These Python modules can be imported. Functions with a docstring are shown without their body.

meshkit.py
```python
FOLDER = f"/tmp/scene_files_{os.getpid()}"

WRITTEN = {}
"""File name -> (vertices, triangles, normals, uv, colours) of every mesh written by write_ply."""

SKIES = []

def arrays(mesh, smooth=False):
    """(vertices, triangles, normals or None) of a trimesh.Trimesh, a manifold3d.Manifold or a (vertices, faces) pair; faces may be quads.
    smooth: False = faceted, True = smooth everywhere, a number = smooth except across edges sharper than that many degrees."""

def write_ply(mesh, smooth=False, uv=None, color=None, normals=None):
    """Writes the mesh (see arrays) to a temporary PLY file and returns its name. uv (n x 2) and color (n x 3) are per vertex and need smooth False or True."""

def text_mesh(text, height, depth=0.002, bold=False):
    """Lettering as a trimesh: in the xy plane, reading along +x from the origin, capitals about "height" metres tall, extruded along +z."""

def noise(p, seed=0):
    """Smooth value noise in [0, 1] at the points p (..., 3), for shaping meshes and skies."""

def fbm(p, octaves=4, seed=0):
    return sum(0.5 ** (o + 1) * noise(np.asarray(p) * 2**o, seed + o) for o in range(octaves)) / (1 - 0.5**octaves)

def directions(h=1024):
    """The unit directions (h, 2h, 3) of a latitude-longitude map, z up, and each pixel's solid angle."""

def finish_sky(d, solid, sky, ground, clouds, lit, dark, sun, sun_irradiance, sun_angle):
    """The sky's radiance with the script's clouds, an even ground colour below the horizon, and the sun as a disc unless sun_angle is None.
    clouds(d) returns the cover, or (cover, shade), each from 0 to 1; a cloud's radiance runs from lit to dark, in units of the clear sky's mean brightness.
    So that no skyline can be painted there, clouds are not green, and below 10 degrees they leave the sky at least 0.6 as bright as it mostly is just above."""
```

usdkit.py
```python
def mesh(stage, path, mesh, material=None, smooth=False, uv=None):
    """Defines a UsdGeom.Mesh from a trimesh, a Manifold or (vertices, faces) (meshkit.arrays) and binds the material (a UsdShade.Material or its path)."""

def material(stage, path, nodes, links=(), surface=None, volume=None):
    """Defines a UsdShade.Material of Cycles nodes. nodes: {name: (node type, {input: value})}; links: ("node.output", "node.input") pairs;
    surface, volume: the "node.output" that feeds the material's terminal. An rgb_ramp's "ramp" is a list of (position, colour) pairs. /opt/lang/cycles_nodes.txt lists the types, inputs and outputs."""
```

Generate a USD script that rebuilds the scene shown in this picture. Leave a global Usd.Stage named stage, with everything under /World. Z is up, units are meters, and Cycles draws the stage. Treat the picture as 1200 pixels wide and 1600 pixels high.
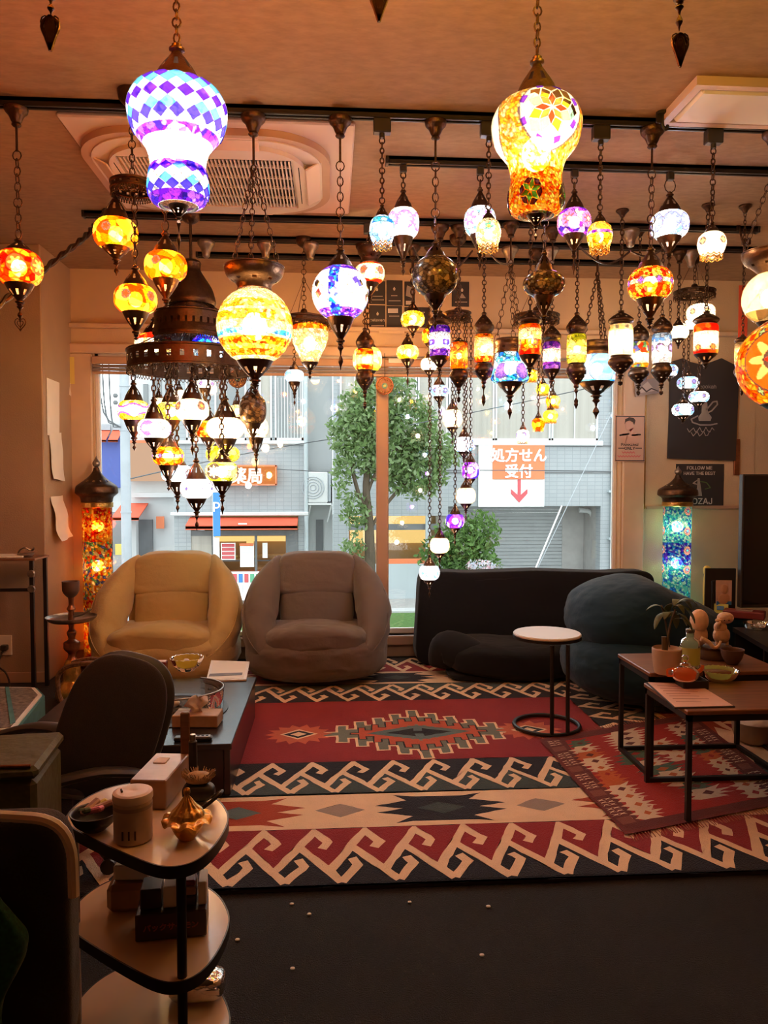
import math, numpy as np, trimesh, usdkit, meshkit
from pxr import Usd, UsdGeom, UsdLux, Gf, Sdf, Vt, UsdShade
from shapely.geometry import Polygon, LineString, box as sbox, Point
from shapely.ops import unary_union
from shapely import affinity
from scipy.spatial import cKDTree

stage = Usd.Stage.CreateInMemory()
UsdGeom.SetStageUpAxis(stage, 'Z')
UsdGeom.Xform.Define(stage, '/World')
UsdGeom.Scope.Define(stage, '/World/Looks')

# ------------------------------------------------------------------ camera, sky, exposure
F = 1200.0                       # focal length in pixels of the 1200x1600 frame
CAM = np.array([0, 0, 1.15])
YAW, PITCH = math.radians(4.0), math.radians(-2.4)
fw = np.array([math.sin(YAW) * math.cos(PITCH), math.cos(YAW) * math.cos(PITCH), math.sin(PITCH)])
rt = np.array([math.cos(YAW), -math.sin(YAW), 0.0])
up = np.cross(rt, fw)
cam = UsdGeom.Camera.Define(stage, '/World/camera')
cam.CreateHorizontalApertureAttr(36.0)
cam.CreateVerticalApertureAttr(48.0)
cam.CreateFocalLengthAttr(36.0 * F / 1200.0)
cam.CreateClippingRangeAttr(Gf.Vec2f(0.05, 500.0))
EXPOSURE = 0.0
cam.CreateExposureAttr(EXPOSURE)
mx = Gf.Matrix4d(rt[0], rt[1], rt[2], 0, up[0], up[1], up[2], 0, -fw[0], -fw[1], -fw[2], 0, *CAM, 1)
cam.AddTransformOp().Set(mx)
dome = UsdLux.DomeLight.Define(stage, '/World/sky')           # an even overcast sky
dome.CreateIntensityAttr(1.0)
dome.CreateColorAttr(Gf.Vec3f(0.93, 0.98, 1.0))
LAMP = 5.0                        # strength of all the lamps' bulbs together

# ------------------------------------------------------------------ places: a pixel at a depth Y, or on a level z
def ray(x, y): return fw + rt * (x - 600) / F - up * (y - 800) / F
def P(x, y, Y):
    d = ray(x, y); return CAM + d * Y / d[1]
def G(x, y, z=0.0):
    d = ray(x, y); return CAM + d * (z - CAM[2]) / d[2]
def px(n, Y): return n * Y / F    # the size of n pixels at depth Y

# ------------------------------------------------------------------ meshes
def J(*ms): return trimesh.util.concatenate([m for m in ms if m is not None])
def box(c, s, bev=0.0, rot=None):
    h = np.array(s, float) / 2
    if bev <= 0:
        m = trimesh.creation.box(s)
    else:
        b = min(bev, h.min() * 0.95); pts = []
        for sx in (-1, 1):
            for sy in (-1, 1):
                for sz in (-1, 1):
                    k = np.array([sx, sy, sz])
                    for a in range(3):
                        q = k * (h - b); q[a] = k[a] * h[a]; pts.append(q)
        m = trimesh.convex.convex_hull(np.array(pts))
    if rot is not None: m.apply_transform(rot)
    m.apply_translation(c); return m
def rz(a): return trimesh.transformations.rotation_matrix(a, [0, 0, 1])
def rx(a): return trimesh.transformations.rotation_matrix(a, [1, 0, 0])
def ry(a): return trimesh.transformations.rotation_matrix(a, [0, 1, 0])
def bb(x0, x1, y0, y1, z0, z1, bev=0.0):
    return box(((x0 + x1) / 2, (y0 + y1) / 2, (z0 + z1) / 2), (abs(x1 - x0), abs(y1 - y0), abs(z1 - z0)), bev)
def spline(pts, n):
    pts = np.asarray(pts, float)
    from scipy.interpolate import PchipInterpolator
    t = np.r_[0, np.cumsum(np.linalg.norm(np.diff(pts, axis=0), axis=1) + 1e-9)]
    return PchipInterpolator(t / t[-1], pts, axis=0)(np.linspace(0, 1, n))
def lathe(prof, n=24, holes=None, at=(0, 0, 0)):
    """A profile of (r, z) turned about z; holes(ring, segment) leaves that quad open."""
    prof = np.asarray(prof, float); m = len(prof); a = np.arange(n) * 2 * np.pi / n
    v = np.stack([prof[:, 0, None] * np.cos(a), prof[:, 0, None] * np.sin(a), np.repeat(prof[:, 1, None], n, 1)], -1).reshape(-1, 3)
    i, j = np.meshgrid(np.arange(m - 1), np.arange(n), indexing='ij')
    if holes is not None:
        keep = np.array([[not holes(p, q) for q in range(n)] for p in range(m - 1)]); i, j = i[keep], j[keep]
    i, j = i.ravel(), j.ravel(); k = (j + 1) % n
    q = np.stack([i * n + j, (i + 1) * n + j, (i + 1) * n + k, i * n + k], -1)
    f = np.vstack([q[:, [0, 1, 2]], q[:, [0, 2, 3]]])
    t = trimesh.Trimesh(v + np.array(at), f, process=False)
    return t
def tube(pts, r, n=8, closed=False, flat=None):
    """A swept round bar; r may vary along it; flat=(a, b, side) makes the section an ellipse."""
    p = np.asarray(pts, float); m = len(p)
    t = (np.roll(p, -1, 0) - np.roll(p, 1, 0)) if closed else np.gradient(p, axis=0)
    t /= np.linalg.norm(t, axis=1, keepdims=True) + 1e-12
    s = np.zeros_like(p); u = np.array([0, 0, 1.0]) if abs(t[0, 2]) < 0.9 else np.array([1.0, 0, 0])
    if flat is not None: u = np.asarray(flat[2], float)
    for k in range(m):
        u = u - t[k] * (u @ t[k]); u = u / (np.linalg.norm(u) + 1e-12); s[k] = u
    w = np.cross(t, s); ang = np.arange(n) * 2 * np.pi / n
    ra = np.broadcast_to(r if flat is None else flat[0], (m,)); rb = np.broadcast_to(r if flat is None else flat[1], (m,))
    v = p[:, None] + ra[:, None, None] * np.cos(ang)[None, :, None] * s[:, None] + rb[:, None, None] * np.sin(ang)[None, :, None] * w[:, None]
    v = v.reshape(-1, 3)
    rows = m if closed else m - 1
    i, j = np.meshgrid(np.arange(rows), np.arange(n), indexing='ij'); i, j = i.ravel(), j.ravel(); i2, k = (i + 1) % m, (j + 1) % n
    q = np.stack([i * n + j, i * n + k, i2 * n + k, i2 * n + j], -1)
    f = [q[:, [0, 1, 2]], q[:, [0, 2, 3]]]
    if not closed:
        v = np.vstack([v, p[0], p[-1]]); a, b = len(v) - 2, len(v) - 1; jj = np.arange(n); kk = (jj + 1) % n
        f.append(np.stack([np.full(n, a), kk, jj], -1)); f.append(np.stack([np.full(n, b), (m - 1) * n + jj, (m - 1) * n + kk], -1))
    t_ = trimesh.Trimesh(v, np.vstack(f), process=False); return t_
def bar(a, b, r, n=8): return tube([a, b], r, n)
def cyl(c, r, h, n=24, bev=0.0):
    b = min(bev, r * .5, h * .45)
    pr = [(0, -h / 2), (r - b, -h / 2), (r, -h / 2 + b), (r, h / 2 - b), (r - b, h / 2), (0, h / 2)] if b else [(0, -h / 2), (r, -h / 2), (r, -h / 2), (r, h / 2), (r, h / 2), (0, h / 2)]
    m = lathe(pr[::-1], n); m.apply_translation(c); return m
def blob(c, s, e=0.75, sub=4, warp=None, wr=0.0, seed=0, rot=None):
    """A stuffed shape: a rounded block of half sizes s; warp(v) bends it; wr is the height of its wrinkles."""
    m = trimesh.creation.icosphere(sub); d = m.vertices
    v = np.sign(d) * np.abs(d) ** e; v = v / np.max(np.abs(v), 0)
    v = v * np.array(s)
    if warp is not None: v = warp(v)
    if wr:
        nrm = d / np.linalg.norm(d, axis=1, keepdims=True)
        v = v + nrm * ((meshkit.fbm(v * np.array([9, 9, 16.]) + seed * 7.3, 3, seed) - .5) * 2 * wr)[:, None]
    if rot is not None: v = trimesh.transform_points(v, rot)
    return trimesh.Trimesh(v + np.array(c), m.faces, process=False)
def poly(g, z0, z1):
    """A shapely shape in x, y pulled up from z0 to z1."""
    out = []
    for q in getattr(g, 'geoms', [g]):
        if q.geom_type == 'Polygon' and q.area > 1e-9:
            m = trimesh.creation.extrude_polygon(q, z1 - z0, engine='earcut'); m.apply_translation((0, 0, z0)); out.append(m)
    return J(*out)
def rot_x90(m):                    # x, y of a drawing becomes x, z of a wall; its thickness looks towards the camera
    m.apply_transform(np.array([[1, 0, 0, 0], [0, 0, -1, 0], [0, 1, 0, 0], [0, 0, 0, 1.0]])); return m
def text(s, h, c, d=0.002, bold=False, center=True, mode='wall', cjk=False, mirror=False):
    m = cjk_mesh(s, h, d) if cjk else meshkit.text_mesh(s, h, d, bold)
    b = m.bounds
    if center: m.apply_translation((-(b[0, 0] + b[1, 0]) / 2, -(b[0, 1] + b[1, 1]) / 2, 0))
    if mode == 'wall': m = rot_x90(m)
    m.apply_translation(c); return m
def cjk_mesh(s, height, depth):
    """As meshkit.text_mesh, for Japanese letters."""
    import glob
    from PIL import Image, ImageDraw, ImageFont
    fn = glob.glob('/opt/blender-*/*/datafiles/fonts/Noto Sans CJK Regular.woff2')[0]
    font = ImageFont.truetype(fn, 96)
    x0, y0, x1, y1 = font.getbbox(s, anchor='ls', stroke_width=3)
    im = Image.new('L', (x1 - x0 + 8, y1 - y0 + 8)); ImageDraw.Draw(im).text((4 - x0, 4 - y0), s, 255, font, anchor='ls', stroke_width=3)
    on = np.pad(np.asarray(im) > 127, ((0, 0), (1, 1))).astype(np.int8)
    rows, starts = np.nonzero(np.diff(on, axis=1) == 1); ends = np.nonzero(np.diff(on, axis=1) == -1)[1]
    g = unary_union([sbox(a, -r - 1, b, -r) for a, b, r in zip(starts, ends, rows)]).buffer(.6).buffer(-.6).simplify(.9)
    k = height / 84.0
    return poly(affinity.scale(g, k, k, origin=(0, 0)), 0, depth)

# ------------------------------------------------------------------ the scene's objects
_n = {}
def numbered(path):
    k = _n.get(path, 0); _n[path] = k + 1
    return path if k == 0 else f'{path}_{k:03d}'
def keys(prim, label=None, cat=None, group=None, kind=None):
    for k, v in (('label', label), ('category', cat), ('group', group), ('kind', kind)):
        if v: prim.SetCustomDataByKey(k, v)
MATS = {}
def put(path, mesh, mat, smooth=32, vcol=None):
    if vcol is not None:
        m = usdkit.mesh(stage, path, mesh, MATS[mat], smooth=smooth if smooth is True or not smooth else True)
        UsdGeom.PrimvarsAPI(m).CreatePrimvar('displayColor', Sdf.ValueTypeNames.Color3fArray, 'vertex').Set(Vt.Vec3fArray.FromNumpy(np.asarray(vcol, np.float32)))
        return m
    return usdkit.mesh(stage, path, mesh, MATS[mat], smooth=smooth)
def struct(name, mesh, mat, parent=None, smooth=False, label=None, vcol=None):
    p = numbered((str(parent.GetPath()) if parent else '/World') + '/' + name)
    m = put(p, mesh, mat, smooth, vcol)
    if parent is None: keys(m.GetPrim(), label, None, None, 'structure')
    return m.GetPrim()
class Thing:
    """One thing: an Xform at its base; part() adds a mesh given in world coordinates (or local ones)."""
    def __init__(s, name, label, cat, loc=(0, 0, 0), rot=0.0, group=None, kind=None):
        s.path = numbered('/World/' + name); s.loc = np.array(loc, float); s.rot = rot
        x = UsdGeom.Xform.Define(stage, s.path); x.AddTranslateOp().Set(Gf.Vec3d(*map(float, loc)))
        if rot: x.AddRotateZOp().Set(math.degrees(rot))
        keys(x.GetPrim(), label, cat, group, kind); s.prim = x.GetPrim()
    def part(s, name, mesh, mat, smooth=32, vcol=None, under=None, label=None, local=False, kind=None):
        p = numbered((under or s.path) + '/' + name)
        mesh = mesh.copy()
        if not local:
            mesh.apply_translation(-s.loc)
            if s.rot: mesh.apply_transform(rz(-s.rot))
        m = put(p, mesh, mat, smooth, vcol)
        keys(m.GetPrim(), label, None, None, kind)
        return p
def single(name, label, cat, mesh, mat, smooth=32, group=None, vcol=None, kind=None):
    """A thing that is one mesh."""
    m = put(numbered('/World/' + name), mesh, mat, smooth, vcol); keys(m.GetPrim(), label, cat, group, kind); return m.GetPrim()
def copy_thing(src, label, loc, rot=0.0, group=None, cat=None):
    base = src.path.rsplit('/', 1)[1]; base = base[:-4] if base[-4:-3] == '_' and base[-3:].isdigit() else base
    t = Thing(base, label, cat or src.prim.GetCustomDataByKey('category'), loc, rot, group)
    t.prim.GetReferences().AddInternalReference(Sdf.Path(src.path)); t.prim.SetInstanceable(True)
    return t

# ------------------------------------------------------------------ materials
def mat(name, nodes, links, surface, volume=None):
    MATS[name] = usdkit.material(stage, '/World/Looks/' + name, nodes, links, surface=surface, volume=volume); return name
def plain(name, c, rough=.5, metal=0.0, vary=0.0, vscale=6.0, bump=0.0, bscale=60.0, detail=3, stretch=None, spec=.5, **kw):
    """A principled surface whose tone varies by noise, with fine relief."""
    nodes = {'p': ('principled_bsdf', {'base_color': c, 'roughness': rough, 'metallic': metal, 'specular_ior_level': spec, **kw})}; links = []
    if vary or bump:
        nodes['tc'] = ('texture_coordinate', {}); src = 'tc.object'
        if stretch is not None:
            nodes['mp'] = ('mapping', {'scale': stretch}); links.append(('tc.object', 'mp.vector')); src = 'mp.vector'
    if vary:
        nodes['n'] = ('noise_texture', {'scale': vscale, 'detail': detail, 'roughness': .6}); links.append((src, 'n.vector'))
        lo, hi = [max(0, x * (1 - vary)) for x in c], [min(1, x * (1 + vary)) for x in c]
        nodes['r'] = ('rgb_ramp', {'ramp': [(.25, lo), (.75, hi)]}); links += [('n.fac', 'r.fac'), ('r.color', 'p.base_color')]
    if bump:
        nodes['bn'] = ('noise_texture', {'scale': bscale, 'detail': 2}); links.append((src, 'bn.vector'))
        nodes['b'] = ('bump', {'strength': bump, 'distance': .01}); links += [('bn.fac', 'b.height'), ('b.normal', 'p.normal')]
    return mat(name, nodes, links, 'p.BSDF')
def lit(name, c, strength):
    return mat(name, {'e': ('emission', {'color': c, 'strength': strength})}, [], 'e.emission')
def coloured(name, rough=.8, bump=0.0, bscale=200.0, gain=None, spec=.3, sheen=0.0, vary=0.0, vscale=10.0):
    nodes = {'a': ('attribute', {'attribute': 'displayColor'}), 'p': ('principled_bsdf', {'roughness': rough, 'specular_ior_level': spec, 'sheen_weight': sheen})}
    src = 'a.color'; links = []
    if vary or bump: nodes['tc'] = ('texture_coordinate', {})
    if vary:
        nodes['n'] = ('noise_texture', {'scale': vscale, 'detail': 5, 'roughness': .65}); nodes['r'] = ('rgb_ramp', {'ramp': [(.25, (1 - vary,) * 3), (.7, (1, 1, 1))]})
        nodes['m'] = ('mix_color', {'blend_type': 'multiply', 'fac': 1.0}); links += [('tc.object', 'n.vector'), ('n.fac', 'r.fac'), (src, 'm.a'), ('r.color', 'm.b')]; src = 'm.result'
    if bump:
        nodes['bn'] = ('noise_texture', {'scale': bscale, 'detail': 2}); nodes['b'] = ('bump', {'strength': bump, 'distance': .01})
        links += [('tc.object', 'bn.vector'), ('bn.fac', 'b.height'), ('b.normal', 'p.normal')]
    links.append((src, 'p.base_color'))
    return mat(name, nodes, links, 'p.BSDF')

# mosaic glass: each chip's own colour lets the bulb's light straight through and scatters a part of it
mat('mosaic_glass', {'a': ('attribute', {'attribute': 'displayColor'}), 't': ('transparent_bsdf', {}), 'd': ('translucent_bsdf', {}), 'g': ('glossy_bsdf', {'roughness': .12, 'color': (.6, .6, .6)}),
                     'm': ('mix_closure', {'fac': .30}), 'f': ('fresnel', {'IOR': 1.3}), 'm2': ('mix_closure', {})},
    [('a.color', 't.color'), ('a.color', 'd.color'), ('t.BSDF', 'm.closure1'), ('d.BSDF', 'm.closure2'), ('f.fac', 'm2.fac'), ('m.closure', 'm2.closure1'), ('g.BSDF', 'm2.closure2')], 'm2.closure')
mat('dark_mosaic_glass', {'a': ('attribute', {'attribute': 'displayColor'}), 't': ('transparent_bsdf', {}), 'd': ('principled_bsdf', {'roughness': .18}),
                     'm': ('mix_closure', {'fac': .8})},
    [('a.color', 't.color'), ('a.color', 'd.base_color'), ('t.BSDF', 'm.closure1'), ('d.BSDF', 'm.closure2')], 'm.closure')
mat('window_glass', {'t': ('transparent_bsdf', {'color': (.96, .98, .97)}), 'g': ('glossy_bsdf', {'roughness': .0, 'color': (1, 1, 1)}), 'f': ('fresnel', {'IOR': 1.5}), 'm': ('mix_closure', {})},
    [('f.fac', 'm.fac'), ('t.BSDF', 'm.closure1'), ('g.BSDF', 'm.closure2')], 'm.closure')
mat('clear_glass', {'t': ('transparent_bsdf', {'color': (.9, .93, .93)}), 'g': ('glossy_bsdf', {'roughness': .03, 'color': (1, 1, 1)}), 'f': ('fresnel', {'IOR': 1.55}), 'm': ('mix_closure', {})},
    [('f.fac', 'm.fac'), ('t.BSDF', 'm.closure1'), ('g.BSDF', 'm.closure2')], 'm.closure')
for nm, c in (('yellow_glass', (.85, .68, .18)), ('green_glass', (.72, .78, .35)), ('orange_glass', (.9, .3, .1)), ('bottle_glass', (.6, .72, .55))):
    mat(nm, {'t': ('transparent_bsdf', {'color': c}), 'd': ('translucent_bsdf', {'color': c}), 'df': ('diffuse_bsdf', {'color': c}), 'm0': ('mix_closure', {'fac': .5}), 'm1': ('mix_closure', {'fac': .55}), 'g': ('glossy_bsdf', {'roughness': .05, 'color': (1, 1, 1)}), 'f': ('fresnel', {'IOR': 1.22}), 'm': ('mix_closure', {})},
        [('d.BSDF', 'm0.closure1'), ('df.BSDF', 'm0.closure2'), ('t.BSDF', 'm1.closure1'), ('m0.closure', 'm1.closure2'), ('f.fac', 'm.fac'), ('m1.closure', 'm.closure1'), ('g.BSDF', 'm.closure2')], 'm.closure')
plain('bronze', (.075, .042, .026), .38, .85, .35, 30, .15, 120)
plain('copper', (.30, .12, .06), .3, .9, .3, 30, .1, 120)
plain('pewter', (.30, .26, .23), .35, .85, .3, 30)
plain('gold', (.75, .45, .12), .28, .95, .2, 20, .25, 90)
plain('black_metal', (.018, .014, .012), .45, .3)
plain('black_plastic', (.022, .018, .016), .42)
plain('ceiling_paper', (.33, .205, .12), .85, 0, .16, 17, .12, 30, 4, (1.0, 2.0, 1), .2)
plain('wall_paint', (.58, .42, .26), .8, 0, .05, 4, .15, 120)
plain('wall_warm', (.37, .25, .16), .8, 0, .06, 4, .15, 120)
plain('trim_paint', (.62, .44, .29), .55, 0, .08, 5)
plain('frame_paint', (.46, .28, .18), .5, 0, .08, 5)
plain('white_paint', (.78, .74, .70), .5)
plain('cream_plastic', (.72, .62, .53), .45)
plain('dark_gap', (.012, .009, .008), .8)
plain('carpet', (.011, .0085, .0085), .95, 0, .3, 3, .6, 300)
plain('blind_fabric', (.22, .18, .16), .8)
plain('violet_cloth', (.36, .18, .55), .7)
plain('leaf_dark', (.07, .12, .04), .7)
plain('rug_edge', (.05, .03, .03), .95)
plain('rug_fringe', (.30, .10, .06), .95)
plain('sign_tan', (.58, .36, .26), .6); plain('skin_print', (.62, .36, .27), .7); plain('streamer_red', (.70, .09, .04), .7); plain('charm_brown', (.30, .12, .05), .5, 0, .2, 30); plain('teal_glaze', (.05, .22, .20), .25)
plain('clay_brown', (.10, .05, .035), .5, 0, .2, 20); plain('hose_weave', (.20, .10, .05), .6, 0, .6, 60); plain('teal_cloth', (.06, .19, .19), .8, 0, .2, 20); plain('ornate_carpet', (.16, .13, .11), .9, 0, .75, 45, 0, 60, 4)
plain('red_box', (.16, .02, .022), .45); plain('pink_plastic', (.75, .22, .30), .4); plain('ash_grey', (.06, .05, .045), .9, 0, .5, 60); plain('tissue_card', (.42, .25, .13), .6, 0, .15, 30); plain('tissue_paper', (.82, .72, .62), .8)
plain('tin_print', (.48, .38, .30), .35, .2, .12, 30); plain('snack_wrap', (.62, .42, .34), .25, .3, .2, 40); plain('carton_brown', (.34, .19, .11), .35, 0, .15, 25); plain('bristle', (.42, .26, .12), .6, 0, .4, 60); plain('dark_carton', (.045, .022, .018), .4); plain('brick_ink', (.30, .07, .05), .5)
plain('foil', (.75, .70, .64), .15, .95, .1, 10, .5, 40); plain('menu_pink', (.70, .46, .38), .6, 0, .08, 12); plain('menu_ink', (.36, .20, .17), .6); plain('pot_tan', (.42, .29, .20), .7, 0, .12, 14); plain('plant_leaf', (.07, .095, .03), .5, 0, .3, 20); plain('card_yellow_green', (.52, .55, .14), .5); plain('pale_clay', (.66, .46, .33), .75, 0, .2, 22, .3, 60); plain('screen_black', (.006, .006, .008), .06)
plain('paper', (.80, .74, .66), .7, 0, .05, 5)
plain('card_yellow', (.75, .62, .16), .7)
plain('ink', (.05, .035, .03), .7)
plain('black_card', (.028, .022, .022), .6)
plain('grey_print', (.30, .25, .22), .7)
plain('pale_print', (.52, .45, .40), .7)
# ------------------------------------------------------------------ the room
WY = 4.95                        # the window wall
CEIL = 2.46
X0, X1, YF = -2.6, 3.3, -2.2     # left wall, right wall, the wall behind the camera
WX0, WX1, WZ0, WZ1 = P(150, 800, WY)[0], P(969, 800, WY)[0], 0.14, P(560, 555, WY)[2]
struct('floor', bb(X0 - .1, X1 + .1, YF - .1, WY + .1, -.1, 0), 'carpet')
struct('ceiling', bb(X0 - .1, X1 + .1, YF - .1, WY + .1, CEIL, CEIL + .1), 'ceiling_paper')
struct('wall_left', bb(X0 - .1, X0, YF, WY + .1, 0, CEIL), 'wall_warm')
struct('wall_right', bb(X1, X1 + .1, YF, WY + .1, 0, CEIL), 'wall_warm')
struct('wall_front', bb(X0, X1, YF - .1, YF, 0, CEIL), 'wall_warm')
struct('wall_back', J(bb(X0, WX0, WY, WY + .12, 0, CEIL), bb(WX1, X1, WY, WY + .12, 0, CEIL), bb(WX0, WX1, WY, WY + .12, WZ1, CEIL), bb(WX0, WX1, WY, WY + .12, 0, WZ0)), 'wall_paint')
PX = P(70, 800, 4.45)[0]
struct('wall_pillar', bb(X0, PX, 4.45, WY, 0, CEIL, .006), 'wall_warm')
struct('baseboard_back', bb(PX, X1, WY - .012, WY, 0, .09, .003), 'frame_paint')
struct('baseboard_pillar', bb(X0, PX + .008, 4.44, 4.45, 0, .06, .002), 'frame_paint')
# lintel boards over the window and the frame round it
z = lambda y: P(300, y, WY)[2]
struct('trim_1', bb(PX, X1, WY - .05, WY, z(516), z(512) + .012, .004), 'trim_paint')
struct('trim_2', bb(WX0 - .16, WX1 + .12, WY - .035, WY, WZ1 - .01, WZ1 + .05, .006), 'trim_paint')
struct('trim_3', bb(WX0 - .15, WX0 - .008, WY - .03, WY, WZ0 - .05, WZ1 - .012, .005), 'trim_paint')
struct('trim_4', bb(WX1 + .008, WX1 + .15, WY - .03, WY, WZ0 - .05, WZ1 - .012, .005), 'trim_paint')
struct('trim_5', bb(WX0 - .16, WX1 + .16, WY - .045, WY + .06, WZ0 - .06, WZ0, .006), 'frame_paint')
# two sliding panes, mullion, roller blind drawn up
MXc = P(597, 800, WY)[0]
def pane(n, x0, x1, y):
    w = struct(f'window_{n}', J(bb(x0, x1, y, y + .04, WZ0, WZ0 + .03, .004), bb(x0, x1, y, y + .04, WZ1 - .03, WZ1, .004), bb(x0, x0 + .025, y, y + .04, WZ0, WZ1, .004), bb(x1 - .025, x1, y, y + .04, WZ0, WZ1, .004)), 'white_paint')
    struct('pane', bb(x0 + .02, x1 - .02, y + .017, y + .023, WZ0 + .02, WZ1 - .02), 'window_glass', w)
pane(1, WX0, MXc + .02, WY + .02); pane(2, MXc - .02, WX1, WY + .065)
single('window_mullion', 'brown upright mullion between the two big window panes', 'mullion', bb(MXc - .038, MXc + .040, WY - .03, WY + .018, WZ0, WZ1 - .02, .006), 'frame_paint')
bl = Thing('roller_blind', 'dark roller blind drawn up along the top of the window', 'blind', ((WX0 + WX1) / 2, WY - .04, z(588)))
bl.part('cassette', bb(WX0, WX1, WY - .055, WY - .037, z(572), z(560), .006), 'frame_paint')
for k in range(3): bl.part('slat', bb(WX0 + .005, WX1 - .005, WY - .054, WY - .040, z(573 + 5 * k) - .018, z(573 + 5 * k), .003), 'blind_fabric' if k < 2 else 'frame_paint')
# ------------------------------------------------------------------ ceiling tracks
TR = {1: (2.78, 2.43), 2: (3.17, 2.43), 3: (3.90, 2.43), 4: (4.24, 2.43), 5: (4.55, 2.43)}
def track(k, xa, xb, label):
    Y, zb = TR[k]
    t = Thing('lighting_track', label, 'lighting track', ((xa + xb) / 2, Y, zb))
    t.part('rail', J(bb(xa, xb, Y - .018, Y - .006, zb, CEIL, .002), bb(xa, xb, Y + .006, Y + .018, zb, CEIL, .002), bb(xa, xb, Y - .018, Y + .018, zb + .016, CEIL - .001)), 'black_metal')
    t.part('end_cap', bb(xb, xb + .012, Y - .02, Y + .02, zb - .002, CEIL, .002), 'black_plastic')
    t.part('end_cap', bb(xa - .012, xa, Y - .02, Y + .02, zb - .002, CEIL, .002), 'black_plastic')
track(1, -1.7, 2.4, 'long black ceiling track nearest the camera, right across the ceiling')
track(2, P(607, 262, 3.17)[0], 2.6, 'black ceiling track starting beside the air conditioner, second nearest')
track(3, P(133, 345, 3.90)[0], P(1182, 358, 3.90)[0], 'black ceiling track just behind the air conditioner, third from the camera')
track(4, P(215, 375, 4.24)[0], P(1190, 392, 4.24)[0], 'black ceiling track fourth from the camera, above the tiered chandelier')
track(5, P(310, 425, 4.55)[0], P(1012, 402, 4.55)[0], 'short black ceiling track nearest the window wall')

# ------------------------------------------------------------------ mosaic lamps
PAL = {
 'amber': [(1, .50, .05), (1, .62, .12), (1, .34, .02), (1, .74, .25), (.85, .16, .02)],
 'gold': [(1, .72, .20), (1, .82, .40), (1, .60, .10), (.95, .45, .05), (1, .9, .6)],
 'fire': [(1, .36, .04), (.95, .12, .02), (1, .6, .10), (1, .72, .25), (.7, .05, .03)],
 'white': [(1, .97, .92), (.97, .95, .95), (1, .93, .82), (.92, .94, 1)],
 'milk': [(1, .95, .86), (1, .97, .92)],
 'cream': [(1, .88, .62), (1, .95, .80), (1, .78, .42), (1, .9, .72)],
 'blue': [(.05, .06, .75), (.12, .30, .95), (.25, .12, .8), (.10, .5, .95), (.6, .75, 1)],
 'violet': [(.28, .06, .75), (.45, .12, .8), (.15, .08, .6), (.75, .5, .95), (.5, .25, .85)],
 'aqua': [(.12, .65, .85), (.35, .85, .95), (.10, .35, .9), (.7, .95, 1)],
 'ice': [(.85, .93, 1), (.7, .88, 1), (.95, .97, 1), (.35, .6, .95)],
 'lime': [(.75, .85, .15), (.9, .9, .3), (.55, .65, .10), (1, .9, .5)],
 'mixed': [(1, .72, .2), (1, .45, .06), (.9, .15, .05), (.3, .55, .35), (1, .9, .65), (.25, .3, .7)],
 'red': [(.85, .06, .03), (.95, .2, .05), (1, .4, .1)],
 'brown': [(.42, .32, .20), (.30, .23, .15), (.55, .42, .24), (.20, .15, .11), (.62, .50, .30), (.36, .33, .28)],
}
PAL = {k: [tuple(x ** 1.7 for x in c) for c in v] for k, v in PAL.items()}
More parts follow.
